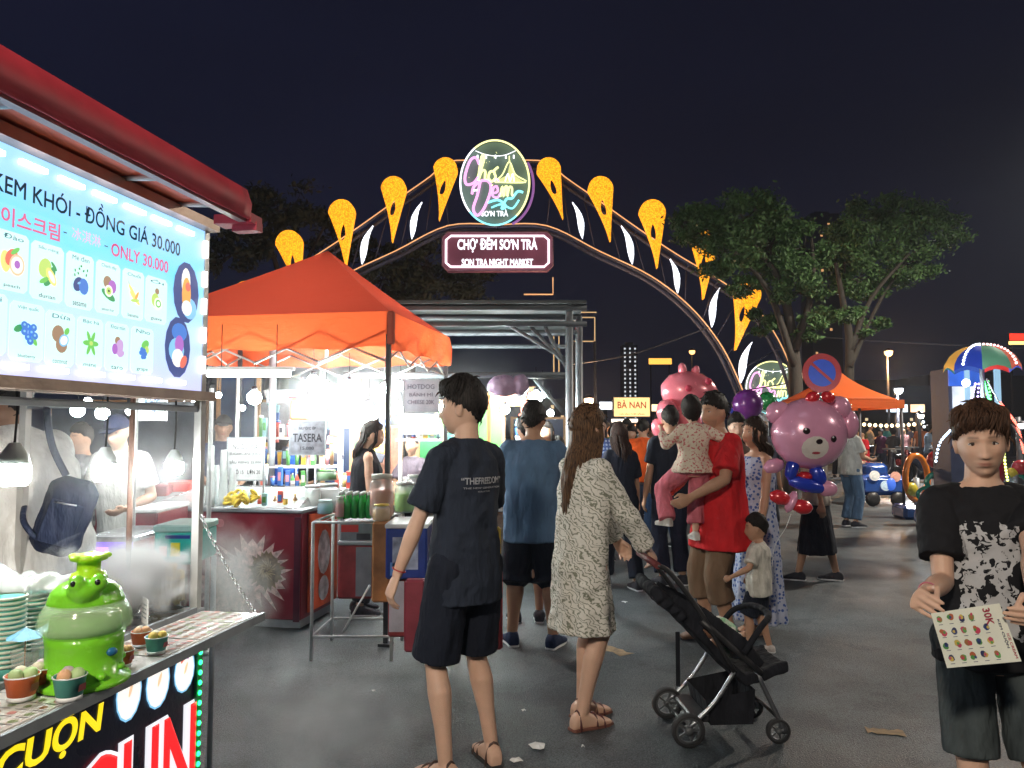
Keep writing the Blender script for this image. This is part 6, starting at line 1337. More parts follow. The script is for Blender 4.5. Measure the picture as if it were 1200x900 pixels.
def goods(where, px0, px1, py, Y, n, seed, hmax=.22):
    r = random.Random(seed); x0, x1 = at(px0, py, Y).x, at(px1, py, Y).x; z = at(px0, py, Y).z; used = []
    for i in range(n):
        k = r.randrange(len(pal)); kind = r.choice(['bottle', 'box', 'tub']); x = x0 + (x1 - x0) * (i + .5) / n; w_ = (x1 - x0) / n * .42; h = hmax * r.uniform(.45, 1)
        sz = 'tall' if h > hmax * .72 else 'short'; fresh = not any(u == (kind, k, sz) for u in used); nth = sum(u == (kind, k, sz) for u in used); used.append((kind, k, sz))
        sn = where.split(' by ')[0]; pos = 'leftmost' if i == 0 else 'rightmost' if i == n - 1 else f'number {i + 1} from left' if nth else 'beside the ' + pn[used[-2][1]] + ' ' + used[-2][0]
        lab = f"{sz} {pn[k]} {kind} on the {where}, {pos}"
        root = thing({'bottle': 'sauce_bottle', 'box': 'goods_box', 'tub': 'plastic_tub'}[kind], lab, kind, (x, Y + r.uniform(-.06, .06), z), r.uniform(-.2, .2), 'goods on the ' + where); m = mat('goods ' + pn[k], pal[k], .4)
        m2 = mat('goods label ' + pn[(k * 5 + 3) % 12], pal[(k * 5 + 3) % 12], .5)
        if kind == 'bottle': mb = MB(); mb.lathe([(.001, 0), (w_ * .8, 0), (w_ * .8, h * .6), (w_ * .3, h * .78), (w_ * .3, h * .92), (.001, h * .92)], n=10); mb.build('bottle', m, root); mb = MB(); mb.lathe([(.001, h * .9), (w_ * .36, h * .9), (w_ * .36, h), (.001, h)], n=8); mb.build('cap', m2, root); mb = MB(); mb.lathe([(w_ * .82, h * .15), (w_ * .84, h * .16), (w_ * .84, h * .48), (w_ * .82, h * .49)], n=10, caps=False); mb.build('label_band', m2, root)
        elif kind == 'box': mb = MB(); mb.box((0, 0, h / 2), (w_ * 1.8, w_ * 1.5, h), bev=.004); mb.build('carton', m, root); mb = MB(); mb.box((0, -w_ * .75 - .003, h * .55), (w_ * 1.2, .003, h * .4)); mb.build('carton_print', m2, root)
        else: mb = MB(); mb.lathe([(.001, 0), (w_ * .7, 0), (w_ * .9, h * .8), (.001, h * .8)], n=12); mb.build('tub', m, root); mb = MB(); mb.lathe([(.001, h * .8), (w_ * .95, h * .8), (w_ * .95, h * .88), (.001, h * .9)], n=12); mb.build('lid', m2, root)
goods('upper juice shelf', 301, 342, 512, 7.55, 6, 1, .26); goods('lit menu shelf', 367, 397, 484, 7.6, 5, 2, .18); goods('long low shelf', 307, 394, 545, 7.25, 12, 3, .26); goods('LED panel shelf', 467, 517, 514, 7.45, 7, 4, .16)
goods('juice stall back counter', 303, 360, 572, 7.1, 8, 5, .26); goods('back counter by the dispensers', 392, 448, 572, 7.15, 8, 6, .22); goods('hot food counter left end', 464, 512, 585, 7.65, 7, 7, .28); goods('counter by the green panels', 518, 588, 585, 7.7, 9, 8, .30); goods('counter between steel posts', 632, 662, 585, 7.8, 5, 9, .40)
goods('glass hood of the juice cart', 300, 348, 594, 6.2, 6, 10, .14)
# hanging strings of goods
for i, (px, Y, lab) in enumerate(((447, 7.9, 'string of colourful snack packs beside the tent leg'), (318, 8.5, 'string of snack packs under the coconut strip'), (392, 7.8, 'string of snack packs right of the slate board'), (613, 8.8, 'string of orange packs near the brightest lamp'))):
    root = thing('snack_string', lab, 'snack packs', at(px, 492, Y), 0, 'strings of snack packs'); mb = MB(); mb.tube((0, 0, 0), (0, 0, .62 if False else .35), .002, n=4); mb.build('string', cord, root); r = random.Random(i)
    for k in range(9):
        mb = MB(); mb.box((random.uniform(-.04, .04), -.01 * (k % 3), .30 - k * .085), (.12, .03, .09), Matrix.Rotation(r.uniform(-.4, .4), 3, 'Y'), bev=.008); mb.build('snack_pack', mat('goods ' + pn[r.randrange(12)], (.5, .5, .5)), root)
# mixed balloons under the frame roof
p = at(590, 452, 7.4); o = thing('hanging_bag', 'mauve plastic bag hanging from the steel beam', 'bag', p); mb = MB(); mb.ball((0, 0, 0), (.16, .08, .10), 14, 10); mb.ball((.16, 0, .01), (.09, .06, .10), 12, 8); me = remesh(mb.mesh('bag'), .012, 2, .03, .08); me.materials.append(mat('mauve film', (.32, .22, .34), .3)); link('bag_film', me, o)
# ---------------------------------------------------------------- garments' cloths
def patterned(name, c1, c2, kind='leaf', sc=20, thr=(.48, .52), rough=.85):
    if name in MATS: return MATS[name]
    m, t, b = _new(name); N = t.nodes; L = t.links; tc = N.new('ShaderNodeTexCoord'); src = tc.outputs['Object']
    if kind == 'leaf':
        mp = N.new('ShaderNodeMapping'); mp.inputs['Scale'].default_value = (1, 1, 1.5); L.new(src, mp.inputs[0]); n = N.new('ShaderNodeTexWave'); n.wave_type = 'BANDS'; n.bands_direction = 'DIAGONAL'; n.inputs['Scale'].default_value = sc; n.inputs['Distortion'].default_value = 14; n.inputs['Detail'].default_value = 3; n.inputs['Detail Scale'].default_value = 1.4; L.new(mp.outputs[0], n.inputs['Vector']); out = n.outputs['Fac']
    elif kind == 'dots': n = N.new('ShaderNodeTexVoronoi'); n.inputs['Scale'].default_value = sc; L.new(src, n.inputs['Vector']); out = n.outputs['Distance']
    elif kind == 'plaid':
        n1 = N.new('ShaderNodeTexWave'); n1.bands_direction = 'X'; n1.inputs['Scale'].default_value = sc; n2 = N.new('ShaderNodeTexWave'); n2.bands_direction = 'Z'; n2.inputs['Scale'].default_value = sc; L.new(src, n1.inputs['Vector']); L.new(src, n2.inputs['Vector']); a = N.new('ShaderNodeMath'); a.operation = 'MULTIPLY'; L.new(n1.outputs['Fac'], a.inputs[0]); L.new(n2.outputs['Fac'], a.inputs[1]); out = a.outputs[0]
    else: n = N.new('ShaderNodeTexNoise'); n.inputs['Scale'].default_value = sc; n.inputs['Detail'].default_value = 4; L.new(src, n.inputs['Vector']); out = n.outputs[0]
    r = N.new('ShaderNodeValToRGB'); e = r.color_ramp.elements; e[0].position = thr[0]; e[1].position = thr[1]; e[0].color = (*c1, 1); e[1].color = (*c2, 1); L.new(out, r.inputs[0])
    L.new(r.outputs[0], b.inputs['Base Color']); b.inputs['Roughness'].default_value = rough; b.inputs['Specular IOR Level'].default_value = .2
    n3 = N.new('ShaderNodeTexNoise'); n3.inputs['Scale'].default_value = 22; L.new(src, n3.inputs['Vector']); bp = N.new('ShaderNodeBump'); bp.inputs['Strength'].default_value = .35; bp.inputs['Distance'].default_value = .02; L.new(n3.outputs[0], bp.inputs['Height']); L.new(bp.outputs[0], b.inputs['Normal'])
    MATS[name] = m; return m
def boxprint(name, base, ink_, lo, hi, sc=30, thr=.47):
    """a printed patch (flat print) on the front of a garment, in the garment's own coordinates"""
    m, t, b = _new(name); N = t.nodes; L = t.links; tc = N.new('ShaderNodeTexCoord'); sx = N.new('ShaderNodeSeparateXYZ'); L.new(tc.outputs['Object'], sx.inputs[0])
    n = N.new('ShaderNodeTexNoise'); n.inputs['Scale'].default_value = sc; n.inputs['Detail'].default_value = 6; n.inputs['Distortion'].default_value = 1.5; L.new(tc.outputs['Object'], n.inputs['Vector'])
    big = N.new('ShaderNodeTexNoise'); big.inputs['Scale'].default_value = 13; big.inputs['Detail'].default_value = 3; L.new(tc.outputs['Object'], big.inputs['Vector'])
    def M_(op, a, c=None):
        k = N.new('ShaderNodeMath'); k.operation = op
        for i, v in enumerate((a, c)):
            if v is None: continue
            if isinstance(v, (int, float)): k.inputs[i].default_value = v
            else: L.new(v, k.inputs[i])
        return k.outputs[0]
    wob = M_('MULTIPLY', M_('SUBTRACT', big.outputs[0], .5), .16); x = M_('ADD', sx.outputs[0], wob); z = M_('ADD', sx.outputs[2], wob)
    msk = M_('MULTIPLY', M_('MULTIPLY', M_('GREATER_THAN', x, lo[0]), M_('LESS_THAN', x, hi[0])), M_('MULTIPLY', M_('GREATER_THAN', z, lo[1]), M_('LESS_THAN', z, hi[1]))); msk = M_('MULTIPLY', msk, M_('GREATER_THAN', sx.outputs[1], 0.02))
    msk = M_('MULTIPLY', msk, M_('GREATER_THAN', n.outputs[0], thr)); msk = M_('MULTIPLY', msk, M_('LESS_THAN', M_('ABSOLUTE', M_('SUBTRACT', big.outputs[0], .5)), .13))
    mxn = N.new('ShaderNodeMix'); mxn.data_type = 'RGBA'; mxn.inputs[6].default_value = (*base, 1); mxn.inputs[7].default_value = (*ink_, 1); L.new(msk, mxn.inputs[0]); L.new(mxn.outputs[2], b.inputs['Base Color']); b.inputs['Roughness'].default_value = .85; b.inputs['Specular IOR Level'].default_value = .2
    n3 = N.new('ShaderNodeTexNoise'); n3.inputs['Scale'].default_value = 14; L.new(tc.outputs['Object'], n3.inputs['Vector']); bp = N.new('ShaderNodeBump'); bp.inputs['Strength'].default_value = .4; bp.inputs['Distance'].default_value = .03; L.new(n3.outputs[0], bp.inputs['Height']); L.new(bp.outputs[0], b.inputs['Normal'])
    return m
BLK = (.018, .014, .012)
blkt = cloth('black cotton', (.022, .028, .044), var=.12); shortm = cloth('black navy shorts', (.012, .015, .026), var=.1)
# ---------------------------------------------------------------- 1 man in black, back to the viewer
B = Body(build=.78, sh=.93, twist=0, head=(R(34), R(-2), 0), hl=(-.33, .13, .755), hr=(.20, .16, .80), fl=(-.13, -.03, R(8)), fr=(.15, .0, R(-20)), el=(-.8, -1, 0), curl=.5, thl=(.2, 1, 0), pl=(1, 0, 0))
p = add_person('young man in a black tee and black shorts, seen from behind, face turned left', 545, 905, H=1.765, rz=R(42), skinname='light', vox=.0055, B=B, hairs=('quiff', 'hair black blue', BLK), eyes=True)
sh_ = garment('tee_shirt', top_mesh(B, hem=.745, fit=1.1, sleeve=.40, sr=(.068, .084), wav=.02, flare=.04, seed=2), blkt, p, .0065, .030, .09, 3)
garment('shorts', legs_mesh(B, .50, (.108, .118)), shortm, p, .0075, .012, .1)
whp = mat('white shirt print', (.55, .55, .58), .7)
for s, z, w_, h_ in (('“THEFREEDOM”', 1.275, .215, .030), ('THE NEW GENERATION', 1.244, .20, .008), ('COLLECTION', 1.228, .07, .006)):
    o = text('back_print', s, whp, p, TM(.0, -.3, z), fit=(w_, h_), bold=.02); project(o, sh_, None, (0, 1, 0), .003)
shoes(B, mat('brown sandal strap', (.08, .04, .03), .6), p, mat('dark sole', (.03, .03, .03), .7), 'sandal', True)
W = B.W[-1]; mb = MB(); a = (W - B.E[-1]).normalized(); u = a.orthogonal().normalized(); v = a.cross(u); c = W - a * .03; mb.path([c + (u * math.cos(t) + v * math.sin(t)) * .029 for t in np.linspace(0, 6.283, 16)], .003, 5, False); mb.build('wristband', rink, p)
# 2 man in slate blue tee
B = Body(build=1.13, sh=.98, head=(R(-8), R(4), 0), hl=(-.16, .30, 1.02), hr=(.20, .28, .98), el=(-1, -.4, -.4), er=(1, -.4, -.4), fl=(-.15, .03, R(14)), fr=(.14, -.03, R(-22)), thl=(0, 0, 1), thr=(0, 0, 1))
p = add_person('broad man in a slate blue tee and black shorts, back to the viewer', 625, 757, H=1.735, rz=R(-2), skinname='tan', vox=.007, B=B, hairs=('crop', 'hair black', BLK))
garment('tee_shirt', top_mesh(B, hem=.735, fit=1.1, sleeve=.42, sr=(.070, .088), wav=.025, seed=1), cloth('slate blue cotton', (.085, .15, .25), var=.1), p, .009, .022, .10)
garment('shorts', legs_mesh(B, .43, (.112, .125)), shortm, p, .010, .012); shoes(B, cloth('navy canvas shoe', (.02, .03, .07)), p)
# 3 woman with long hair
B = Body(fem=True, build=1.0, lean=.06, head=(R(4), R(-4), 0), hl=(-.14, .36, .91), hr=(.16, .36, .89), el=(-1, -.6, -.7), er=(1, -.6, -.7), fl=(-.07, .05, 0), fr=(.08, -.05, 0), curl=.9, thl=(.5, 0, 1), thr=(-.5, 0, 1), pl=(0, .3, -1), pr=(0, .3, -1))
p = add_person('long-haired woman in a pale zebra-leaf dress pushing the pram', 682, 846, H=1.665, rz=R(-62), skinname='light', vox=.006, B=B, hairs=('long', 'hair brown gold', (.06, .032, .02), (.20, .105, .05)), hk=dict(locks=300, length=.56, lockr=.0085, spread=.85))
dz = patterned('zebra leaf dress', (.22, .23, .17), (.74, .71, .65), 'leaf', 13, (.04, .36))
garment('dress', dress_mesh(B, hem=.50, flare=.03, sleeve=.96, sr=(.066, .062), waist=.9, wav=.06, nw=8), dz, p, .008, .026, .09)
shoes(B, mat('dark red sandal', (.10, .03, .03), .5), p, mat('tan sole', (.18, .07, .05), .6), 'sandal', True)
# 5 man in red with the toddler
B = Body(build=1.12, lean=.02, head=(R(14), R(2), 0), hl=(-.24, .34, 1.02), hr=(.14, .33, 1.0), el=(-1, -.5, -.9), er=(1, -.3, -.6), fl=(-.10, .0, R(5)), fr=(.10, .06, R(-10)), curl=.6, thl=(0, 0, 1), pl=(1, .2, 0), thr=(0, 0, 1), pr=(-1, .2, 0))
p = add_person('man in a long red shirt and khaki trousers carrying a toddler', 846, 752, H=1.80, rz=R(104), skinname='mid', vox=.007, B=B, hairs=('crop', 'hair black', BLK), eyes=True, stubble=.35)
garment('shirt', top_mesh(B, hem=.65, fit=1.3, sleeve=.40, sr=(.068, .084), wav=.03, flare=.12), cloth('crimson cotton', (.60, .022, .028), var=.12), p, .009, .022)
garment('trousers', legs_mesh(B, .30, (.10, .085)), cloth('khaki cotton', (.20, .13, .085)), p, .010, .014); shoes(B, mat('tan sandal', (.2, .1, .06), .6), p, darkm)
# toddler
c = at(813, 560, 5.55)
B = Body(fem=True, build=1.18, headk=1.34, head=(R(6), 0, R(-5)), hl=(-.36, .16, 1.36), hr=(.28, .14, 1.12), el=(-1, -.2, -1), er=(1, -.5, -.2), fl=(-.34, .02, .5, .28), fr=(.03, .05, 0, .10), kl=(-.6, 1, .2), curl=.8, sh=.95)
p = add_person('toddler in a flowered top and pink trousers held by the man in red', 0, 0, H=.985, rz=R(6), skinname='light', vox=.011, B=B, hairs=('bob', 'hair black', BLK), loc=(c.x, 5.55, .755))
garment('flowered_top', top_mesh(B, hem=.84, fit=1.5, sleeve=.90, sr=(.075, .070), wav=.03, flare=.25), patterned('flower print', (.55, .16, .16), (.72, .64, .52), 'noise', 34, (.40, .47)), p, .013, .02)
garment('pink_trousers', legs_mesh(B, .2, (.115, .095)), cloth('rose pink cotton', (.62, .17, .22)), p, .013, .02); shoes(B, cloth('white sock', (.6, .58, .55)), p, cloth('white sock'  , (.6, .58, .55)), 'sock')
# 6 woman in blue print dress, 7 the boy
B = Body(fem=True, build=1.02, head=(R(4), R(-3), 0), hl=(-.24, .14, .80), hr=(.22, .1, .84), el=(-.5, -1, 0), fl=(-.07, .05, 0), fr=(.08, -.04, 0))
p = add_person('woman in a sleeveless blue and violet print dress beside the man in red', 890, 742, H=1.63, rz=R(105), skinname='mid', vox=.008, B=B, hairs=('tied', 'hair dark brown', (.03, .018, .012)), eyes=True, hk=dict(locks=50, length=.16, lockr=.013))
garment('dress', dress_mesh(B, hem=.12, flare=.07, sleeve=0, wav=.06, nw=9, scoop=.03), patterned('blue ink print', (.06, .11, .34), (.42, .46, .60), 'dots', 34, (.33, .42)), p, .010, .02); shoes(B, mat('tan sandal', (.2, .1, .06), .6), p, darkm, 'sandal', True)
B = Body(build=1.16, headk=1.42, head=(R(12), 0, 0), hl=(-.36, .28, 1.02), hr=(.30, .16, .92), fl=(-.10, .12, 0), fr=(.10, -.10, R(-8)), curl=.8)
p = add_person('small boy in a white tee and black shorts at the side of the blue dress', 891, 765, H=.90, rz=R(62), skinname='mid', vox=.012, B=B, hairs=('crop', 'hair black', BLK))
garment('tee_shirt', top_mesh(B, hem=.76, fit=1.4, sleeve=.40, sr=(.070, .084), wav=.03), cloth('white cotton', (.62, .60, .54)), p, .013, .022); garment('shorts', legs_mesh(B, .50, (.105, .115)), shortm, p, .013, .012); shoes(B, cloth('white canvas', (.55, .5, .48)), p)
# 8 man with the leaflet
MX, MY = 1.595, 2.62
LO = lambda px, py, Y: tuple((Matrix.Rotation(-R(174), 3, 'Z') @ (at(px, py, Y) - Vector((MX, MY, 0)))) / (1.615 / 1.705))
B = Body(build=.82, sh=1.0, lean=.0, headk=.98, head=(R(-20), R(4), R(3)), hr=LO(1083, 696, 2.36), hl=LO(1214, 716, 2.19), er=(-.8, -1, -.6), el=(-1, -.6, -.6), fl=(-.10, .04, R(10)), fr=(.10, -.03, R(-12)), curl={1: 1.1, -1: 1.05}, thr=(-.3, .4, 1), thl=(0, .1, 1), pr=(-1, .1, -.2), pl=(.2, -1, 0))
p = add_person('young man with brown fringe in a black printed tee holding a leaflet', 0, 0, H=1.615, rz=R(174), skinname='light', vox=.0045, B=B, hairs=('fringe', 'hair chestnut', (.055, .028, .018), (.12, .06, .035)), loc=(MX, MY, -.0), eyes=True, feat=1.08, lips=(.40, .14, .11))
garment('tee_shirt', top_mesh(B, hem=.82, fit=1.05, sleeve=.35, sr=(.068, .082), wav=.018, neck=.074, scoop=.022, flare=.1), boxprint('black tee with white splash print', (.014, .014, .017), (.50, .50, .52), (-.045, .93), (.125, 1.30), 34, .43), p, .0065, .026, .09, 3)
garment('shorts', legs_mesh(B, .52, (.096, .094)), cloth('grey denim', (.055, .068, .072), var=.35, sc=12), p, .0075, .014, .07); shoes(B, blkt, p)
W = B.W[1]; mb = MB(); a = (W - B.E[1]).normalized(); u = a.orthogonal().normalized(); v = a.cross(u); c = W - a * .05; mb.path([c + (u * math.cos(t) + v * math.sin(t)) * .029 for t in np.linspace(0, 6.283, 16)], .0025, 5, False); mb.build('bracelet', mat('pink cord', (.5, .15, .2), .5), p)
# leaflet
LC = [at(1091, 719, 2.24), at(1171, 707, 2.26), at(1197, 775, 2.15), at(1110, 783, 2.13)]; o0 = sum(LC, Vector()) / 4; lf = thing('leaflet', 'white picture menu leaflet held by the young man on the right', 'leaflet', o0)
ex = ((LC[1] + LC[2]) - (LC[0] + LC[3])).normalized(); ez = ((LC[0] + LC[1]) - (LC[3] + LC[2])); ez = (ez - ex * ez.dot(ex)).normalized(); nrm = ex.cross(ez); lw, lh = (LC[1] - LC[0]).length, (LC[0] - LC[3]).length
def lp(u_, v_, d=0): a = LC[0].lerp(LC[1], u_); b_ = LC[3].lerp(LC[2], u_); return a.lerp(b_, v_) - o0 + nrm * (d - .006 * math.sin(math.pi * u_) * math.sin(math.pi * v_))
nrm = nrm if nrm.y < 0 else -nrm
mb = MB(); g = 8; mb.add([lp(i / g, j / g, s) for s in (.0008, -.0008) for j in range(g + 1) for i in range(g + 1)], [(j * (g + 1) + i, j * (g + 1) + i + 1, (j + 1) * (g + 1) + i + 1, (j + 1) * (g + 1) + i) for j in range(g) for i in range(g)] + [(81 + j * (g + 1) + i, 81 + (j + 1) * (g + 1) + i, 81 + (j + 1) * (g + 1) + i + 1, 81 + j * (g + 1) + i + 1) for j in range(g) for i in range(g)]); mb.build('sheet', mat('coated leaflet paper', (.78, .80, .70), .35, bump=0, var=.05), lf)
r = random.Random(9); lcol = [(.12, .35, .10), (.35, .16, .06), (.55, .06, .12), (.45, .12, .05), (.10, .30, .08), (.04, .07, .2), (.03, .04, .12), (.6, .45, .1), (.5, .08, .15)]
lms = [mat('leaflet ink %d' % i, c, .5, var=0, bump=0) for i, c in enumerate(lcol)]
for j in range(4):
    for i in range(5 if j else 4):
        u_, v_ = .09 + i * .155 + (.05 if j else .04) * 0, .14 + j * .235; mb = MB(); ru, rv = .045, .062
        for q in range(3): mb.mi = (i * 3 + j * 2 + q) % 9; cu, cv = u_ + r.uniform(-.02, .02), v_ + r.uniform(-.03, .03); k = 1 - q * .28; mb.add([lp(cu + math.cos(a) * ru * k * r.uniform(.75, 1.1), cv + math.sin(a) * rv * k, .0016 + q * .0003) for a in np.linspace(0, 5.7, 10)], [tuple(range(10))], False)
        mb.mi = 6; mb.add([lp(u_ - .03, v_ + .088, .0014), lp(u_ + .03, v_ + .088, .0014), lp(u_ + .03, v_ + .098, .0014), lp(u_ - .03, v_ + .098, .0014)], [(0, 1, 2, 3)], False)
        mb.build('fruit_picture', lms, lf)
def ltext(s, u_, v_, w_, h_, m, vert=True):
    me = text_mesh(s, bold=.03, res=2); xs = [v.co.x for v in me.vertices]; ys = [v.co.y for v in me.vertices]; x0, x1_, y0, y1 = min(xs), max(xs), min(ys), max(ys)
    for v in me.vertices:
        a, b_ = (v.co.x - x0) / (x1_ - x0) - .5, (v.co.y - y0) / (y1 - y0) - .5
        v.co = lp(u_ - b_ * -h_ if vert else u_ + a * w_, v_ + (a * w_ if vert else -b_ * h_), .0018)
    me.materials.append(m); me.name = 'lettering'; link('lettering', me, lf)
ltext('30K', .78, .20, .30, .11, lms[2]); ltext('KEM CUỘN', .90, .52, .50, .05, lms[6]); ltext('ICE CREAM', .955, .74, .42, .035, lms[2])

# ---------------------------------------------------------------- pram
ST = onz(836, 842); st = thing('stroller', 'black folding pram with silver legs facing right', 'stroller', (ST.x, 4.05, 0), R(4)); kx = 4.05 / 900
def sx_(px): return (px - 836) * kx
def sz_(py): return 1.55 - (py - 503) * kx
bf = cloth('black pram fabric', (.014, .015, .02), var=.3); silver = mat('anodised silver tube', (.30, .31, .33), .3, .9)
def wheel(x, y, r, w_=.035):
    o = thing_part = bpy.data.objects.new('wheel', None); COL.objects.link(o); o.parent = st; o.location = (x, y, r); mb = MB(); mb.lathe([(r * .80, -w_ / 2), (r * .97, -w_ / 2), (r, -w_ * .3), (r, w_ * .3), (r * .97, w_ / 2), (r * .80, w_ / 2), (r * .80, -w_ / 2)], (0, 0, 0), 28, (0, 1, 0), caps=False); mb.build('tyre', mat('black tyre rubber', (.02, .02, .022), .7), o)
    mb = MB(); mb.lathe([(r * .66, -w_ * .3), (r * .82, -w_ * .3), (r * .82, w_ * .3), (r * .66, w_ * .3), (r * .66, -w_ * .3)], (0, 0, 0), 24, (0, 1, 0), caps=False); mb.lathe([(.001, -w_ * .7), (r * .24, -w_ * .6), (r * .24, w_ * .6), (.001, w_ * .7)], (0, 0, 0), 14, (0, 1, 0))
    for i in range(5): a = i * 1.2566; mb.box((math.cos(a) * r * .45, 0, math.sin(a) * r * .45), (r * .5, w_ * .3, r * .12), Matrix.Rotation(-a, 3, 'Y'))
    mb.build('rim', mat('dark grey rim', (.07, .075, .08), .35), o)
for y in (-.19, .19): wheel(sx_(784), y, .082)
for y in (-.17, .17): wheel(sx_(886), y, .060, .03); wheel(sx_(886), y + .035, .060, .02) if False else None
for y in (-.19, .19):
    for n_, P, rr_, m_ in (('rear_leg', [(sx_(836), .0, sz_(768)), (sx_(814), 0, sz_(800)), (sx_(784), 0, .09)], .011, silver), ('front_leg', [(sx_(862), 0, sz_(768)), (sx_(892), 0, sz_(832)), (sx_(890), 0, .07)], .013, silver), ('handle_tube', [(sx_(836), 0, sz_(768)), (sx_(800), 0, sz_(705)), (sx_(768), 0, sz_(662)), (sx_(752), 0, sz_(652))], .013, blackm), ('hinge', [(sx_(800), 0, sz_(712)), (sx_(866), 0, sz_(770))], .016, blackm)):
        mb = MB(); mb.path(catmull([(a, y * (.9 if n_ == 'front_leg' else 1), c) for a, _, c in P], 4), rr_, 8); mb.build(n_, m_, st)
mb = MB(); mb.tube((sx_(752), -.2, sz_(652)), (sx_(752), .2, sz_(652)), .017, n=10); mb.build('handle_bar', mat('maroon grip', (.12, .02, .02), .6), st)
mb = MB(); mb.tube((sx_(784), -.19, .082), (sx_(784), .19, .082), .010, n=8); mb.build('axle', blackm, st); mb = MB(); mb.box((sx_(800), 0, .12), (.09, .32, .03), bev=.008); mb.build('brake_bar', blackm, st); mb = MB(); mb.tube((sx_(890), -.17, .11), (sx_(890), .17, .11), .010, n=8); mb.build('axle', blackm, st)
mb = MB()
def slabrow(P, hw, th): mb.loft([[Vector((x, s * hw * f, z + t * th)) for s, t in ((-1, -.5), (-.6, -.7), (.6, -.7), (1, -.5), (1, .5), (.6, .2), (-.6, .2), (-1, .5))] for x, z, f in P])
slabrow([(sx_(757), sz_(690), .9), (sx_(772), sz_(700), 1), (sx_(800), sz_(728), 1), (sx_(832), sz_(762), 1), (sx_(850), sz_(778), 1), (sx_(866), sz_(776), 1), (sx_(884), sz_(770), .9), (sx_(900), sz_(766), .85)], .18, .055)
for y in (-.17, .17): mb.path([(sx_(770), y, sz_(690)), (sx_(812), y, sz_(716)), (sx_(845), y, sz_(742)), (sx_(868), y, sz_(764))], [.03, .045, .05, .03], 10, True, .4)
me = remesh(mb.mesh('seat'), .009, 3, .012, .06); me.materials.append(bf); link('seat', me, st)
mb = MB()
for i in range(4): mb.path([(sx_(757 + i * 8), -.19, sz_(690 + i * 7)), (sx_(752 + i * 8), -.17, sz_(682 + i * 7)), (sx_(752 + i * 8), .17, sz_(682 + i * 7)), (sx_(757 + i * 8), .19, sz_(690 + i * 7))], .030, 10)
me = remesh(mb.mesh('canopy'), .010, 3, .015, .05); me.materials.append(bf); link('folded_canopy', me, st)
mb = MB(); mb.path(catmull([(sx_(846), -.2, sz_(748)), (sx_(866), -.19, sz_(722)), (sx_(884), -.1, sz_(712)), (sx_(884), .1, sz_(712)), (sx_(866), .19, sz_(722)), (sx_(846), .2, sz_(748))], 5), .016, 8); mb.build('bumper_bar', bf, st)
mb = MB(); mb.box((sx_(778), -.12, (sz_(728) + sz_(788)) / 2), (.022, .006, sz_(728) - sz_(788)), bev=.002); mb.build('strap', bf, st)
mb = MB(); mb.add([(sx_(806), y, sz_(800)) for y in (-.16, .16)] + [(sx_(862), y, sz_(790)) for y in (.16, -.16)] + [(sx_(812), y, sz_(828)) for y in (-.15, .15)] + [(sx_(860), y, sz_(828)) for y in (.15, -.15)], [(4, 5, 6, 7), (0, 4, 7, 3), (1, 2, 6, 5), (0, 1, 5, 4), (3, 7, 6, 2)], False); mb.build('basket', bf, st)
mb = MB(); mb.ball((sx_(838), -.03, sz_(735)), (.06, .05, .09), 14, 10, Matrix.Rotation(-.7, 3, 'Y')); mb.ball((sx_(853), .02, sz_(752)), (.05, .06, .07), 12, 8); me = remesh(mb.mesh('b'), .010, 2, .03, .04); me.materials.append(patterned('mint white blanket', (.25, .55, .30), (.75, .74, .68), 'noise', 14, (.40, .5))); tag(link('blanket', me, None, st.location, R(4)), 'white and mint baby blanket bundled in the pram seat', 'blanket')

# ---------------------------------------------------------------- vendors
B = Body(build=1.12, lean=.36, twist=R(-8), head=(R(10), R(-22), 0), hl=(-.33, .20, .80), hr=(.30, .38, .88), el=(-.6, -1, 0), er=(1, -.4, 0), curl=.7)
vq = at(48, 560, 2.95); wt = cloth('white tee cotton', (.78, .79, .78))
p = add_person('ice cream vendor in a white tee leaning over the cart with a sling bag', 0, 0, H=1.74, rz=R(78), skinname='tan', vox=.007, B=B, hairs=('crop', 'hair black', BLK), loc=(vq.x, 2.95, .10), stubble=.2)
garment('tee_shirt', top_mesh(B, hem=.80, fit=1.3, sleeve=.40, sr=(.070, .088), wav=.03), wt, p, .009, .02); garment('trousers', legs_mesh(B, .1, (.1, .09)), cloth('dark trousers', (.03, .035, .05)), p, .011, .012); shoes(B, blkt, p)
crate('low wooden step under the ice cream vendor', 20, 640, 100, 660, 2.8, .5, woodm, 'step_box', None, 'step'); stp = bpy.data.objects[[o.name for o in bpy.data.objects if o.name.startswith('step_box')][-1]]; stp.location = (vq.x, 2.95, 0); [setattr(c, 'scale', (2.2, 1.1, .099 / (66.7e-3))) for c in kids(stp)]
s0 = at(76, 605, 2.68); bagt = thing('sling_bag', 'dark navy sling bag worn across the white-shirted vendor', 'bag', s0, R(15)); mb = MB(); mb.box((0, 0, 0), (.16, .085, .27), Matrix.Rotation(R(18), 3, 'Y'), bev=.035); me = remesh(mb.mesh('bag'), .008, 4, .015, .06); me.materials.append(cloth('navy nylon', (.02, .028, .06), .55)); link('bag_body', me, bagt)
mb = MB(); mb.box((.0, -.050, -.02), (.11, .012, .15), Matrix.Rotation(R(18), 3, 'Y'), bev=.004); mb.build('front_pocket', MATS['cloth navy nylon'], bagt); mb = MB(); mb.path([(-.02, -.056, .055), (.05, -.056, .04)], .003, 5); mb.build('zip', steel, bagt)
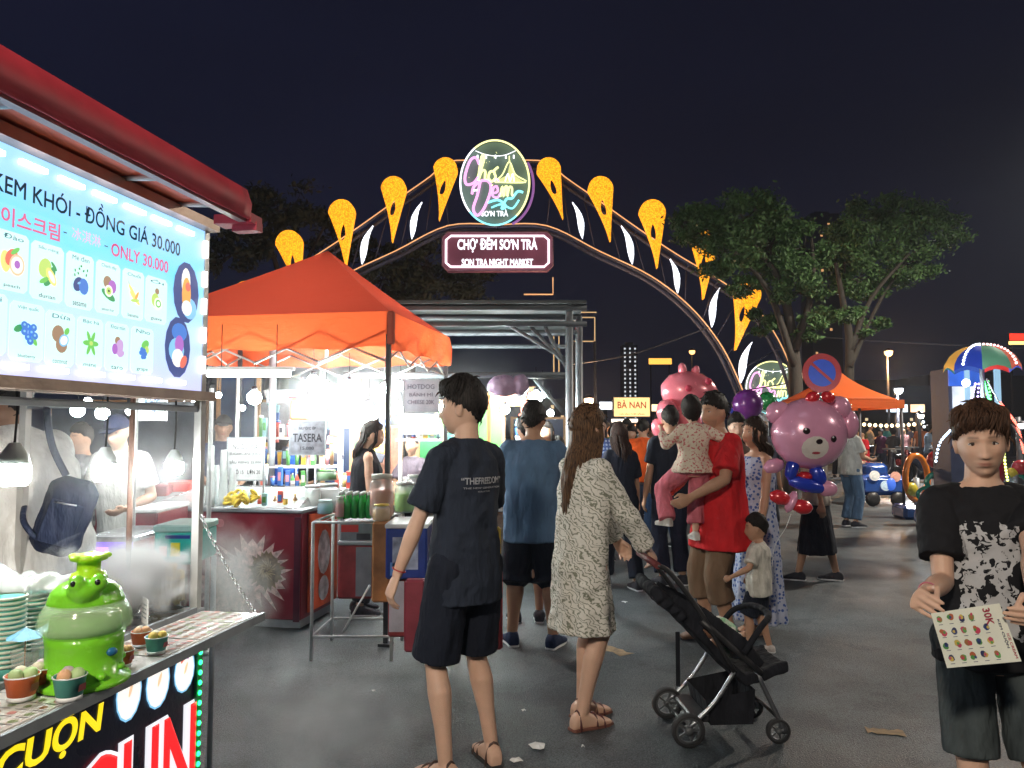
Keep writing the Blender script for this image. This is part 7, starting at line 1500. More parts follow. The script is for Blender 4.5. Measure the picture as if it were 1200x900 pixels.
mb = MB(); mb.path(catmull([(.0, .0, .14), (-.04, -.02, .24), (-.07, .02, .34), (-.10, .12, .40)], 5), .012, 6, True, .3); mb.path(catmull([(-.03, .0, -.12), (-.08, -.04, -.06), (-.12, -.02, -.01), (-.15, .08, .03)], 5), .010, 6, True, .4); mb.build('strap', MATS['cloth navy nylon'], bagt)
# ---------------------------------------------------------------- quick people
def cap_(B, p, m):
    D, F = dirs(28, 16); P = head_surface(D, 0, B.fem); d = P / np.linalg.norm(P, axis=1)[:, None]; k = sstep(.028, .040, P[:, 2]); P = P + d * (.018 * k - .03 * (1 - k))[:, None]; M = np.array(B.HM); mb = MB(); mb.add((P @ M[:3, :3].T + M[:3, 3]).tolist(), F)
    mb.path([B.HM @ Vector((0, .08, .045)), B.HM @ Vector((0, .13, .038)), B.HM @ Vector((0, .165, .025))], [.06, .065, .045], 12, True, .12, (1, 0, 0)); mb.build('cap', m, p)
POSES = [dict(), dict(hl=(-.12, .30, 1.05), hr=(.22, .1, .85), er=(.4, -1, 0)), dict(hl=(-.15, .28, 1.02), hr=(.14, .3, 1.05)), dict(fl=(-.10, .18, 0), fr=(.10, -.18, 0), hl=(-.28, -.1, .84), hr=(.27, .16, .86)), dict(hr=(.1, .28, 1.2), hl=(-.26, .05, .8))]
def quick(label, px, py, H, rz, topc, botc, fem=False, pose=0, style=None, hc=BLK, skinname='mid', bottom='pants', build=1.0, sleeve=.36, loc=None, capc=None, lean=0, head=(0, 0, 0), hem=.82, topm=None, z_end=None, vox=.013, locks=0, shoe=(.05, .05, .06), eyes=False, group=None, botm=None):
    B = Body(fem=fem, build=build, lean=lean, head=head, **POSES[pose]); style = style or ('long' if fem else 'crop')
    p = add_person(label, px, py, H=H, rz=rz, skinname=skinname, vox=vox, B=B, hairs=(None if capc else style, 'hair %.3f %.3f' % (hc[0], hc[1]), hc), loc=loc, eyes=eyes, hk=dict(locks=locks, length=.26, lockr=.014), group=group)
    if capc: cap_(B, p, cloth('cap %.2f' % capc[0], capc))
    tm = topm or cloth('top %.2f %.2f %.2f' % topc, topc); bm_ = botm or cloth('bottom %.2f %.2f %.2f' % botc, botc)
    if bottom == 'dress': garment('dress', dress_mesh(B, hem=z_end or .45, flare=.07, sleeve=sleeve, wav=.05), tm, p, .015, .02)
    else:
        garment('top', top_mesh(B, hem=hem, fit=1.2, sleeve=sleeve, wav=.025), tm, p, .014, .02)
        if bottom == 'skirt':
            mb = MB(); mb.loft([B.ring(z, rx, ry, 0, 40, 1, 0, w_, 9) for z, rx, ry, w_ in ((z_end or .35, .26, .20, .06), (.6, .215, .165, .04), (.85, .185, .135, .02), (1.02, .15, .105, 0))]); garment('skirt', mb, bm_, p, .015, .012)
        else: garment('trousers' if bottom == 'pants' else 'shorts', legs_mesh(B, z_end or (.12 if bottom == 'pants' else .5), (.10, .082) if bottom == 'pants' else (.105, .112)), bm_, p, .014, .012)
    shoes(B, cloth('shoe %.2f' % shoe[0], shoe), p); return p
zz = (0, 0, 0)
def L3(px, Y): q = at(px, 503, Y); return (q.x, Y, 0)
quick('server in a white tee and navy cap working behind the snack cart', 0, 0, 1.66, R(178), (.62, .62, .60), (.04, .04, .06), loc=L3(150, 5.7), pose=2, capc=(.02, .025, .06), lean=.2, skinname='light', eyes=True, vox=.010)
quick('grey-clad stall worker in the shade behind the sling-bag vendor', 0, 0, 1.58, R(150), (.16, .16, .17), (.04, .04, .06), loc=L3(98, 6.4), pose=2)
quick('partly cut-off stall worker at the far left edge under the menu box', 0, 0, 1.66, R(-100), (.45, .33, .25), (.05, .04, .04), loc=L3(-8, 3.9), pose=1, fem=True, style='bob')
quick('stall woman with black hair and a black sleeveless top behind the green bottles', 0, 0, 1.62, R(-75), (.02, .02, .025), (.05, .05, .06), loc=L3(424, 6.6), fem=True, pose=2, style='tied', skinname='light', sleeve=0, eyes=True, vox=.009, locks=30, lean=.12)
quick('worker in royal blue bending behind the slate board', 0, 0, 1.60, R(-60), (.02, .08, .40), (.05, .05, .06), loc=L3(325, 8.1), pose=2, lean=.3)
quick('small dark-haired cook left of the neck of the man in black', 0, 0, 1.48, R(170), (.10, .08, .10), (.05, .05, .06), loc=L3(483, 8.2), fem=True, pose=2, style='tied')
quick('cook in navy far back under the tent, left half', 0, 0, 1.68, R(200), (.02, .03, .08), (.05, .05, .06), loc=L3(262, 7.7), pose=2, capc=(.05, .05, .05))
quick('woman with dark hair and a black frock walking away beyond the pram handle', 728, 688, 1.60, R(15), (.016, .02, .035), (0, 0, 0), fem=True, pose=3, style='long', locks=50, hc=(.04, .02, .015), bottom='pants', botm=shortm, hem=.62, sleeve=.42, vox=.010)
quick('man in a blue plaid shirt facing the viewer right of the long-haired woman', 703, 655, 1.70, R(186), (0, 0, 0), (.03, .03, .06), topm=patterned('blue plaid', (.05, .08, .22), (.30, .36, .50), 'plaid', 7, (.2, .6)), pose=2, sleeve=.8)
quick('person in magenta behind the plaid shirt', 741, 622, 1.60, R(170), (.42, .03, .16), (.03, .03, .05), fem=True, pose=1, style='bob')
quick('person in a bright orange shirt with the back turned, mid distance', 754, 632, 1.68, R(-15), (.85, .12, .02), (.10, .12, .18), pose=2, build=1.15, lean=.15)
quick('man in a pale grey tee and jeans between the orange shirt and the toddler', 776, 640, 1.70, R(30), (.48, .52, .52), (.05, .09, .18), pose=3)
quick('man in black with raised phone directly behind the toddler', 788, 685, 1.76, R(10), (.015, .018, .03), (.018, .02, .04), pose=4, vox=.010)
quick('teen in green deep in the crowd above the plaid shirt', 722, 600, 1.66, R(175), (.06, .22, .08), (.03, .03, .05), pose=1)
quick('person in dark clothes in the middle of the far crowd', 765, 598, 1.62, R(190), (.03, .03, .05), (.03, .03, .05), pose=2)
quick('far walker in dusky blue left of the plaid shirt', 688, 612, 1.68, R(10), (.05, .07, .14), (.03, .03, .05), pose=3)
quick('far walker in a cream top next to the orange shirt', 744, 590, 1.60, R(0), (.40, .33, .25), (.05, .05, .07), fem=True, pose=3, style='bob')
quick('customer in brown seen between the blue tee and the steel posts', 641, 676, 1.62, R(160), (.28, .14, .08), (.03, .03, .05), pose=1, fem=True, style='tied', locks=20)
quick('seated-height customer in grey-green near the steel posts', 655, 662, 1.45, R(120), (.10, .13, .12), (.03, .03, .05), pose=2)
quick('customer hidden behind the blue tee with bare calves and dark sandals', 618, 728, 1.66, R(5), (.10, .06, .05), (.04, .04, .05), pose=1, bottom='shorts', build=.9)
quick('woman in a black skirt and cream blouse half hidden by the bear balloon', 958, 680, 1.60, R(60), (.50, .44, .38), (.012, .013, .022), fem=True, pose=3, bottom='skirt', z_end=.30, style='tied', vox=.010, sleeve=.3, locks=20)
quick('man in a white shirt and blue jeans right of the bear balloon', 998, 617, 1.72, R(-70), (.50, .48, .44), (.09, .15, .24), pose=2, vox=.011)
quick('bearded man with glasses peering behind the man in red', 866, 690, 1.68, R(175), (.16, .10, .08), (.04, .04, .05), pose=0, style='quiff', vox=.010, skinname='light', eyes=True)
quick('woman in an orange top between the man in red and the blue dress', 880, 680, 1.62, R(120), (.60, .22, .08), (.05, .04, .04), fem=True, pose=1, style='tied', skinname='light', vox=.010)
quick('man in a white cap behind the blue dress', 893, 655, 1.74, R(200), (.04, .04, .07), (.04, .04, .05), capc=(.55, .56, .58), pose=0)
quick('person in a red tee sitting far back by the kiddie car', 1012, 580, 1.55, R(100), (.50, .02, .03), (.03, .03, .05), pose=2)
CR = [('dark blue', (.03, .04, .09)), ('charcoal', (.04, .04, .045)), ('plum', (.10, .03, .07)), ('olive', (.07, .08, .03)), ('rust', (.22, .07, .03)), ('dusty pink', (.35, .18, .18)), ('teal', (.03, .14, .14)), ('beige', (.32, .26, .19)), ('pale blue', (.22, .30, .40))]
wh_ = ['near the shop lights', 'beside the white lamp', 'in front of the arcade', 'left of the kiosk', 'beyond the kiddie car', 'by the orange canopy', 'under the amber lamp']
rr = random.Random(21)
for i in range(12):
    px = 984 + i * 9.5 + rr.uniform(-3, 3); py = rr.uniform(545, 566); cn, cc = CR[(i * 4) % 9]
    quick(f'distant {"woman" if i % 2 else "man"} in {cn} {wh_[i % 7]}', px, py, rr.uniform(1.55, 1.75), rr.uniform(0, 6.28), cc, (.03, .03, .045), fem=bool(i % 2), pose=i % 5, vox=.022, style='bob' if i % 2 else 'crop', group='distant people at the right')
for i in range(18):
    px = (700, 712, 730, 748, 762, 776, 692, 820, 845, 698, 718, 736, 752, 768, 784, 796, 808, 832)[i]; py = rr.uniform(556, 582) if i < 9 else rr.uniform(582, 612); cn, cc = CR[(i * 5 + 2) % 9]
    quick(f'distant {"man" if i % 2 else "woman"} in {cn} {["under the eatery sign","left of the eatery sign","right of the eatery sign"][i % 3]}', px, py, rr.uniform(1.55, 1.75), rr.uniform(0, 6.28), cc, (.03, .03, .045), fem=not bool(i % 2), pose=(i + 2) % 5, vox=.022, style='crop' if i % 2 else 'bob', group='distant people below the eatery sign')
# ---------------------------------------------------------------- balloons
def foil(name, c): return mat('foil ' + name, c, .24, .12, var=.05, bump=.35, bsc=7, spec=.8, coat=.6)
pink, hot, blue_, redf = foil('rose pink', (.80, .36, .54)), foil('coral pink', (.90, .22, .28)), foil('royal blue', (.02, .05, .50)), foil('red', (.65, .02, .03))
BY = 5.15; b0 = at(948, 508, BY); br = thing('bear_balloon', 'shiny pink bear-faced foil balloon with a blue bow body', 'balloon', b0, R(0)); kb = BY / 900 * .94
def bp_(px, py, y=0): q = at(px, py, BY); return Vector((q.x - b0.x, y, q.z - b0.z))
def pillow(name, c, rx, ry, rz_, m, n=28, wr=.03, rot=0, parent=None, seam=True):
    D, F = dirs(n * 2, n); e = D.copy(); ang = np.arctan2(D[:, 2], D[:, 0]); edge = (1 - np.abs(D[:, 1])) ** 3; k = 1 + wr * np.sin(ang * 19) * edge; P = np.stack([e[:, 0] * rx * k, e[:, 1] * ry, e[:, 2] * rz_ * k], 1); ca, sa = math.cos(rot), math.sin(rot)
    P = np.stack([P[:, 0] * ca - P[:, 2] * sa, P[:, 1], P[:, 0] * sa + P[:, 2] * ca], 1) + np.array(c); mb = MB(); mb.add(P.tolist(), F); return mb.build(name, m, parent or br)
pillow('head', (0, 0, 0), 46 * kb, .19, 44 * kb, pink, 34, .012)
pillow('ear', bp_(914, 484, .02), 16 * kb, .07, 15 * kb, pink); pillow('ear', bp_(984, 478, .02), 15 * kb, .07, 15 * kb, pink); pillow('ear', bp_(997, 497, .03), 12 * kb, .06, 18 * kb, pink, wr=.02)
for px, r_, s in ((948, 9, .5), (966, 9, -.5)): pillow('bow_loop', bp_(px, 466, -.06), r_ * kb, .04, 7 * kb, redf, 14, .03, s)
def dotp(name, px, py, rx, ry, m, d=.006, n=14, y=-.5):
    mb = MB(); c = bp_(px, py); hd = [o for o in kids(br) if o.name.startswith('head')][0]; P = [(0, 0)] + [(math.cos(a) * rx * kb * f, math.sin(a) * ry * kb * f) for f in (.5, 1) for a in [2 * math.pi * k / n for k in range(n)]]
    mb.add([(c.x + a, y, c.z + b_) for a, b_ in P], [(0, 1 + k, 1 + (k + 1) % n) for k in range(n)] + [(1 + k, 1 + n + k, 1 + n + (k + 1) % n, 1 + (k + 1) % n) for k in range(n)]); o = mb.build(name, m, br); project(o, hd, None, (0, 1, 0), d)
dotp('muzzle', 944, 524, 16, 14, mat('cream balloon print', (.72, .66, .62), .3, var=.05), .003); gp = mat('glossy black print', (.02, .01, .012), .15, var=0, bump=0)
dotp('eye', 933, 505, 4, 4, gp, .006, y=-.5); dotp('eye', 964, 514, 4, 4, gp, .006); dotp('nose', 947, 517, 4, 3.2, gp, .006); dotp('eye_glint', 932, 503, 1.2, 1.2, white, .008); dotp('eye_glint', 963, 512, 1.2, 1.2, white, .008); dotp('mouth', 945, 530, 5, 1.6, mat('rose mouth print', (.4, .05, .08), .3, var=0), .006)
for a, b_, rx, ry, m, rot in ((907, 546, 13, 9, pink, .3), (927, 548, 8, 16, blue_, -.3), (944, 568, 24, 9, blue_, -.25), (957, 556, 9, 14, blue_, .5), (943, 558, 10, 6, redf, 0), (968, 572, 14, 10, pink, -.2), (914, 583, 13, 9, redf, -.3), (940, 594, 13, 9, redf, -.2), (927, 588, 6, 14, pink, -.4)): pillow('limb', bp_(a, b_, -.02 if m is blue_ else 0), rx * kb, .05, ry * kb, m, 14, .05, rot)
mb = MB(); mb.path(catmull([bp_(927, 602), bp_(921, 618), bp_(908, 640), bp_(905, 664)], 5), .002, 4); mb.build('ribbon', white, br)
PYb = 8.2; q = at(806, 462, PYb); pb = thing('pink_balloon', 'large coral pink foil balloon with small ears behind the toddler', 'balloon', q, 0); kp = PYb / 900
for n_, dx, dy, rx, ry, yy, rot in (('head', 2, -2, 34, 25, .16, -.15), ('body', -2, 28, 18, 26, .14, .2), ('ear', -6, -29, 5, 8, .05, .1), ('ear', 9, -26, 5, 8, .05, -.3), ('snout', -26, 22, 13, 16, .13, .2), ('limb', -34, 40, 9, 12, .06, .3)): pillow(n_, (dx * kp, 0 if n_ != 'snout' else -.1, -dy * kp), rx * kp, yy, ry * kp, hot, 16, .02, rot, pb)
for dx, dy in ((-3, -6), (20, -14), (-27, 22), (28, 2)): pillow('cheek_spot', (dx * kp, -.165 if dx > -20 else -.23, -dy * kp), 4 * kp, .012, 4 * kp, mat('deep rose print', (.6, .05, .1), .3), 8, 0, 0, pb)
mb = MB(); mb.path([(0, 0, -50 * kp), (.03, 0, -1.5)], .003, 4); mb.build('ribbon', white, pb)
for i, (px, py, r_, c, lab) in enumerate(((876, 474, 18, foil('violet', (.16, .03, .22)), 'round violet foil balloon behind the man in red'), (868, 484, 12, foil('deep blue', (.03, .05, .35)), 'small deep blue foil balloon under the lower neon sign'), (884, 488, 10, foil('wine', (.3, .05, .12)), 'small wine-red foil balloon beside the white cap'), (899, 470, 11, foil('green', (.02, .25, .06)), 'green foil balloon against the lower neon sign'))):
    Yb = 9.0 + .3 * i; q = at(px, py, Yb); o = thing('foil_balloon', lab, 'balloon', q, 0, 'foil balloons behind the man in red'); pillow('balloon', (0, 0, 0), r_ / 900 * Yb, .12, r_ / 900 * Yb, c, 18, .04, 0, o); mb = MB(); mb.path([(0, 0, -r_ / 900 * Yb), (.04, 0, -1.2)], .003, 4); mb.build('ribbon', white, o)
# ---------------------------------------------------------------- no-parking sign
NY = 12.2; q = at(963, 437, NY); ns = thing('road_sign', 'round blue and red no-parking sign on a grey pole above the bear balloon', 'road sign', (q.x, NY, 0)); rs_ = 23 / 900 * NY
sr_ = glow('retro red', (.50, .02, .03), .45); sb_ = glow('retro blue', (.012, .08, .65), .55)
sr_ = mat('reflective red', (.62, .03, .035), .35, var=.06); sb_ = mat('reflective blue', (.02, .10, .75), .35, var=.06)
def dsk(r_, y, m, n_, th=.01): mb = MB(); mb.disc((0, y, q.z), r_, r_, th, 40); mb.build(n_, m, ns)
dsk(rs_, 0, sr_, 'plate', .02); dsk(rs_ * .70, -.013, sb_, 'blue_disc', .006); mb = MB(); mb.box((0, -.018, q.z), (rs_ * 1.45, .005, rs_ * .14), Matrix.Rotation(R(42), 3, 'Y')); mb.build('red_bar', sr_, ns)
mb = MB(); mb.tube((0, .05, 0), (0, .05, q.z + rs_), .035, n=10); mb.build('pole', galv, ns)
# ---------------------------------------------------------------- far orange canopy
OT = thing('far_canopy', 'smaller orange peaked canopy behind the no-parking sign', 'tent', (at(985, 503, 15).x, 15, 0)); pkz = at(978, 422, 15).z; ez_ = at(1000, 470, 15).z; hw = at(1038, 470, 15).x - OT.location.x
mb = MB(); rings = []
for i in range(13):
    t = i / 12; k = (1 - t) ** 1.9 * .94 + .06 * (1 - t); zz_ = ez_ + (pkz - ez_) * t; rings.append([Vector((hw * k * math.copysign(min(1, abs(math.cos(a)) * 1.3), math.cos(a)), .2 + hw * k * math.copysign(min(1, abs(math.sin(a)) * 1.3), math.sin(a)), zz_)) for a in [2 * math.pi * j / 32 + .1 for j in range(32)]])
mb.loft(rings); mb.build('canopy', translucent('far orange cloth', (.75, .17, .03), .4), OT); mb = MB()
for s in (-1, 1): mb.box((0, .2 + s * hw, ez_ - .08), (hw * 2, .02, .16)); mb.box((s * hw, .2, ez_ - .08), (.02, hw * 2, .16))
mb.build('valance', MATS['far orange cloth'], OT)
for x in (-1, 1):
    for y in (-1, 1): mb = MB(); mb.tube((x * hw * .96, .2 + y * hw * .96, 0), (x * hw * .96, .2 + y * hw * .96, ez_), .03, n=6); mb.build('leg', darkm, OT)
l = bpy.data.lights.new('lamp_light', 'POINT'); l.energy = 30; l.color = (1, .8, .55); l.shadow_soft_size = .1; lo = link('lamp_light', l, OT, (0, 0, ez_ - .25)); mb = MB(); mb.ball((0, 0, ez_ - .12), .07, 10, 8); mb.build('lamp_globe', glow('canopy lamp', (1, .85, .6), 6), OT)
# ---------------------------------------------------------------- kiddie rides and kiosk
def ob(px, py, Y): q = at(px, py, Y); return Vector((q.x, Y, q.z))
KY = 11.0; k0 = ob(1132, 503, KY); ki = thing('kiosk', 'lit blue and white ride kiosk left of the big umbrella', 'kiosk', (k0.x, KY, 0)); kk = KY / 900
mb = MB(); hW = 19 * kk; zt = ob(0, 432, KY).z; mb.box((0, hW, zt / 2), (hW * 2, hW * 2, zt)); mb.build('booth', mat('dark booth wall', (.05, .06, .10), .5), ki); mb = MB(); mb.box((0, -.01, zt - .13), (hW * 2, .03, .24)); mb.build('blue_fascia', glow('blue lit fascia', (.02, .12, .65), .7, 'noise', 3, .4), ki)
mb = MB(); mb.box((-.03, -.012, (ob(0, 453, KY).z + ob(0, 492, KY).z) / 2), (hW * 1.3, .03, 39 * kk)); mb.build('window', glow('white kiosk window', (.65, .70, .78), .75, 'noise', 4, .5), ki)
for px in (1151, 1116): mb = MB(); mb.box((ob(px, 0, KY).x - k0.x, -.02, zt / 2), (.07, .05, zt)); mb.build('corner_post', glow('pale blue post', (.35, .6, .8), .6), ki)
u0 = ob(1150, 418, 10.0); ub = thing('rainbow_umbrella', 'big rainbow parasol edged with LED lights above the kiosk', 'umbrella', (u0.x, 10.0, 0)); kz = 10 / 900; cols = [(.5, .03, .03), (.03, .08, .4), (.08, .25, .22), (.75, .35, .06), (.02, .05, .35), (.10, .25, .15), (.55, .10, .05), (.05, .1, .5)]
zt, ze = ob(0, 405, 10).z, ob(0, 436, 10).z
for i in range(8):
    mb = MB(); V = []; 
    for j in range(7):
        t = j / 6
        for k in range(5): a = (i + k / 4) * math.pi / 4 + .25; rr_ = 40 * kz * math.sin(t * math.pi / 2) * (1 - .05 * math.sin(math.pi * k / 4) * t); V.append((math.cos(a) * rr_, math.sin(a) * rr_, zt - (zt - ze) * (1 - math.cos(t * math.pi / 2)) + .06 * math.sin(math.pi * k / 4) * t))
    mb.add(V, [(j * 5 + k, j * 5 + k + 1, (j + 1) * 5 + k + 1, (j + 1) * 5 + k) for j in range(6) for k in range(4)]); mb.build('panel', glow('parasol %d' % i, cols[i], .35), ub) if False else mb.build('panel', translucent('parasol %d' % i, cols[i], .5), ub)
mb = MB(); mb.tube((0, 0, 0), (0, 0, zt), .03, n=8); mb.build('pole', galv, ub)
l = bpy.data.lights.new('lamp_light', 'POINT'); l.energy = 25; l.color = (.8, .9, 1); l.shadow_soft_size = .08; link('lamp_light', l, ub, (-.3, -.15, ze - .25)); mb = MB(); mb.ball((-.3, -.15, ze - .15), .05, 10, 8); mb.build('lamp_globe', glow('kiosk lamp', (.9, .95, 1), 6), ub)
def led_string(label, P, c, n, r=.012, s=5, parent=None, name='led_string'):
    P = catmull([Vector(p) for p in P], 8); root = thing(name, label, 'LED string', P[0]) if not parent else parent; off = P[0] if not parent else Vector(parent.location); mb = MB(); mb.path([p - off for p in P], .004, 4); mb.build('wire', cord, root); m0 = None; L_ = sum((P[i + 1] - P[i]).length for i in range(len(P) - 1)); m_ = glow('led ' + str(c), c, s)
    d = 0; nxt = 0; step = L_ / n
    for i in range(len(P) - 1):
        a, b_ = P[i], P[i + 1]; l_ = (b_ - a).length
        while nxt <= d + l_:
            p = a.lerp(b_, (nxt - d) / l_) - off; nxt += step
            if m0 is None: mb = MB(); mb.ball((0, 0, 0), r, 6, 5); m0 = mb.build('led', m_, root, p).data
            else: link('led', m0, root, p)
        d += l_
def arc(a0, z0=0): return [(u0.x + math.cos(a0) * 40 * kz * math.sin(t * math.pi / 2) * 1.01, 10 + math.sin(a0) * 40 * kz * math.sin(t * math.pi / 2) * 1.01, zt - (zt - ze) * (1 - math.cos(t * math.pi / 2)) + .015) for t in np.linspace(.05, .95, 6)]
led_string('white LED beads on the left rib of the rainbow parasol', arc(-2.6), (.85, .9, 1), 12, .018, 4); led_string('pinkish LED beads on the front rib of the rainbow parasol', arc(-1.1), (1, .55, .55), 12, .018, 3)
led_string('pale blue LED string sweeping down left of the kiosk', [ob(1124, 492, 9.8), ob(1113, 505, 9.7), ob(1101, 520, 9.6), ob(1096, 545, 9.6)], (.6, .8, 1), 16, .016, 5)
led_string('violet LED string down the kiosk front', [ob(1143, 450, 10.6), ob(1138, 468, 10.5), ob(1132, 490, 10.4)], (.7, .5, 1), 12, .018, 4); led_string('second violet LED string beside the first', [ob(1147, 450, 10.6), ob(1145, 475, 10.5), ob(1143, 492, 10.4)], (.55, .4, 1), 9, .016, 4)
led_string('green LED string right of the kiosk post', [ob(1153, 447, 10.2), ob(1158, 465, 10.1), ob(1164, 485, 10)], (.1, .9, .25), 14, .018, 4); led_string('second green LED string close to the first', [ob(1158, 447, 10.2), ob(1161, 470, 10.1), ob(1160, 486, 10)], (.15, .8, .2), 10, .016, 3)
led_string('red LED string running down to the right edge', [ob(1172, 472, 9.9), ob(1180, 482, 9.8), ob(1192, 500, 9.7), ob(1200, 530, 9.6)], (1, .12, .08), 22, .018, 3.5); led_string('yellow green LED string right of the head of the leaflet man', [ob(1176, 520, 9.4), ob(1178, 545, 9.4), ob(1182, 570, 9.3)], (.75, .85, .2), 13, .016, 4)
mb = MB(); mb.path([ob(1156, 444, 9.9), ob(1172, 474, 9.9), ob(1200, 520, 9.6)], .012, 5); tag(mb.build('guy_rope', galv), 'pale guy rope slanting down beside the red LEDs', 'rope')
# ride car
c0 = ob(1038, 585, 15.5); c0.z = .12; rc = thing('kiddie_car', 'blue kiddie ride car with three white discs on its side', 'ride car', (c0.x, 15.5, 0)); kc = 15.5 / 900
mb = MB(); mb.box((0, .3, .42), (56 * kc, .6, .40), bev=.08); mb.box((-.1, .3, .72), (26 * kc, .5, .30), bev=.08); me = remesh(mb.mesh('c'), .02, 4); me.materials.append(foil('car blue', (.02, .08, .35))); link('body', me, rc)
for x, z, m_ in ((-.22, .62, (.75, .75, .7)), (.20, .60, (.7, .35, .25)), (.0, .42, (.55, .7, .8))): mb = MB(); mb.disc((x, -.02, z), .10, .10, .03); mb.disc((x, -.04, z), .05, .05, .02); mb.build('disc', glow('disc %.2f' % m_[0], m_, .45), rc)
for x in (-.25, .25): mb = MB(); mb.lathe([(.02, -.05), (.13, -.05), (.15, 0), (.13, .05), (.02, .05)], (x, .02, .15), 16, (0, 1, 0)); mb.build('wheel', blackm, rc)
mb = MB(); mb.ball((.1, -.03, .45), (.10, .05, .13), 10, 8); mb.build('blue_figure', glow('blue lit figure', (.03, .15, .8), .5), rc)
def ride(label, px, py, Y, parts_, name='kiddie_ride'):
    q = ob(px, py, Y); root = thing(name, label, 'kiddie ride', (q.x, Y, 0), 0, 'kiddie rides'); k = Y / 900
    for n_, dx, dy, rx, ry, m_ in parts_:
        if n_.endswith('ring'): mb = MB(); mb.path([(dx * k + math.cos(a) * rx * k, 0, q.z - dy * k + math.sin(a) * ry * k) for a in np.linspace(0, 6.283, 22)], min(rx, ry) * k * .28, 8, False)
        else: mb = MB(); mb.ball((dx * k, 0, q.z - dy * k), (rx * k, rx * k * .7, ry * k), 14, 10)
        mb.build(n_, m_, root)
    mb = MB(); mb.box((0, 0, .12), (.7, .5, .24), bev=.05); mb.build('base', foil('ride base', (.03, .08, .25)), root); mb = MB(); mb.tube((0, 0, .2), (0, 0, q.z), .05, n=8); mb.build('column', galv, root)
orf, grf = foil('orange shell', (.75, .22, .03)), foil('green shell', (.01, .22, .15))
ride('orange arched kiddie ride dotted with yellow lamps', 1074, 560, 13.5, [('arch_ring', 0, 0, 13, 26, orf), ('head', -6, 14, 8, 9, foil('gold', (.6, .5, .05))), ('lamp', -12, -10, 2, 2, glow('yel lamp', (.9, .8, .2), 2)), ('lamp', -10, 14, 2.5, 2.5, glow('yel lamp', (.9, .8, .2), 2)), ('lamp', -13, 2, 2, 2, glow('yel lamp', (.9, .8, .2), 2))])
ride('green swirl kiddie ride with a blue ball lamp beside the black tee', 1103, 565, 12.5, [('swirl_ring', 0, 0, 17, 11, grf), ('swirl_ring', -14, 14, 14, 8, grf), ('ball_lamp', 15, -14, 8, 8, glow('azure ball', (.03, .35, .9), .9)), ('red_shell', 0, -26, 16, 12, foil('red shell', (.4, .02, .03))), ('lamp', -4, 8, 1.6, 1.6, glow('mint lamp', (.3, 1, .7), 4)), ('lamp', -18, 22, 1.6, 1.6, glow('mint lamp', (.3, 1, .7), 4)), ('lamp', 8, 4, 1.5, 1.5, glow('mint lamp', (.3, 1, .7), 4))])
ride('red and green kiddie ride at the right edge behind the leaflet man', 1188, 552, 10.5, [('green_ring', 0, 14, 16, 10, grf), ('red_shell', 8, -4, 10, 9, foil('red shell', (.4, .02, .03))), ('wine_shell', -20, -6, 11, 26, foil('wine shell', (.3, .01, .03))), ('yellow_ball', -2, 2, 7, 6, foil('gold', (.6, .5, .05))), ('eye_ball', 4, 22, 7, 6, foil('brown shell', (.2, .06, .02)))])
# string of warm bulbs before the far shops
led_string('row of warm bulbs strung before the far shops at right', [ob(1006, 497, 26), ob(1040, 499, 26), ob(1078, 497, 26)], (1, .75, .4), 11, .06, 4); led_string('row of cold bulbs near the far lamp', [ob(1079, 478, 27), ob(1083, 500, 27)], (.8, .9, 1), 4, .05, 3)
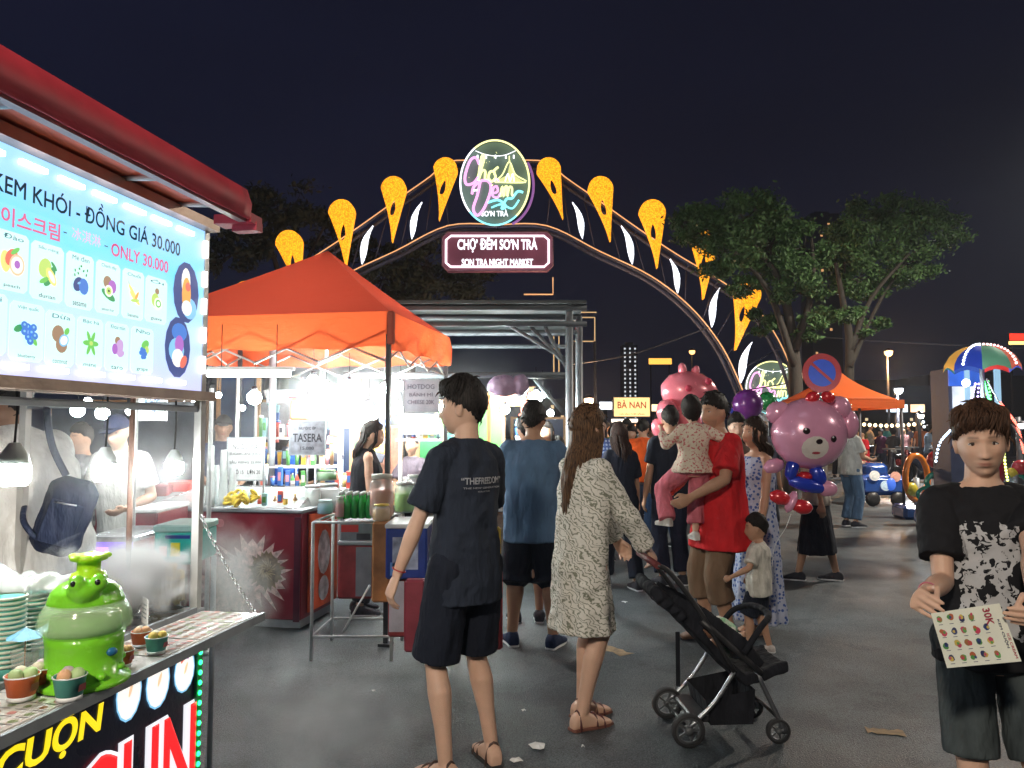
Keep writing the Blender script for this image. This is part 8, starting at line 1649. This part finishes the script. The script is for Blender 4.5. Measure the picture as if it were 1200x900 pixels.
# parked bikes and rides as dark shapes in the right middle distance
def scooter(label, px, py, rz, c, group='parked scooters in the dark at right'):
    g = onz(px, py); root = thing('scooter', label, 'scooter', (g.x, g.y, 0), rz, group); m_ = mat('scooter paint ' + str(c), c, .25, .2)
    for x in (-.6, .6): mb = MB(); mb.lathe([(.18, -.05), (.26, -.05), (.29, 0), (.26, .05), (.18, .05), (.18, -.05)], (x, 0, .29), 18, (0, 1, 0), caps=False); mb.lathe([(.001, -.02), (.19, -.02), (.19, .02), (.001, .02)], (x, 0, .29), 14, (0, 1, 0)); mb.build('wheel', blackm, root)
    mb = MB(); mb.path([(-.75, 0, .62), (-.35, 0, .62), (-.1, 0, .40), (.2, 0, .32), (.38, 0, .5), (.46, 0, .95)], [.10, .15, .13, .10, .10, .07], 12, True, .8); me = remesh(mb.mesh('s'), .02, 3); me.materials.append(m_); link('body', me, root)
    mb = MB(); mb.box((-.42, 0, .78), (.62, .24, .10), bev=.04); mb.build('seat', blackm, root); mb = MB(); mb.tube((.46, -.32, 1.02), (.46, .32, 1.02), .02, n=6); mb.tube((.6, 0, .3), (.44, 0, 1.0), .03, n=8); mb.build('handlebar', galv, root)
    mb = MB(); mb.ball((.52, 0, .95), (.06, .08, .06), 10, 8); mb.build('headlight', mat('lamp lens', (.5, .5, .5), .1), root)
for i, (px, py, rz, c, lab) in enumerate(((1032, 572, .4, (.03, .03, .04), 'black parked scooter nearest the kiddie car'), (1060, 566, .9, (.2, .02, .02), 'dark red parked scooter beyond the kiddie car'), (1085, 563, .2, (.05, .06, .1), 'navy parked scooter left of the kiosk'), (1015, 562, 1.3, (.25, .25, .27), 'silver parked scooter under the orange canopy'), (1105, 572, 1.0, (.04, .08, .05), 'dark green parked scooter by the kiosk'))): scooter(lab, px, py, rz, c)
# ---------------------------------------------------------------- thin haze volume added to veil the scene and lift shadows
hm = bpy.data.materials.new('shadow lifting haze'); hm.use_nodes = True; ht = hm.node_tree; ht.nodes.remove(ht.nodes['Principled BSDF'])
hv = ht.nodes.new('ShaderNodeVolumePrincipled'); hv.inputs['Color'].default_value = (.75, .85, 1, 1); hv.inputs['Density'].default_value = .0009; hv.inputs['Anisotropy'].default_value = .55
ht.links.new(hv.outputs[0], ht.nodes['Material Output'].inputs['Volume'])
mb = MB(); mb.box((0, 420, 45), (900, 1000, 92)); hz = mb.build('haze', hm); tag(hz, kind='stuff')
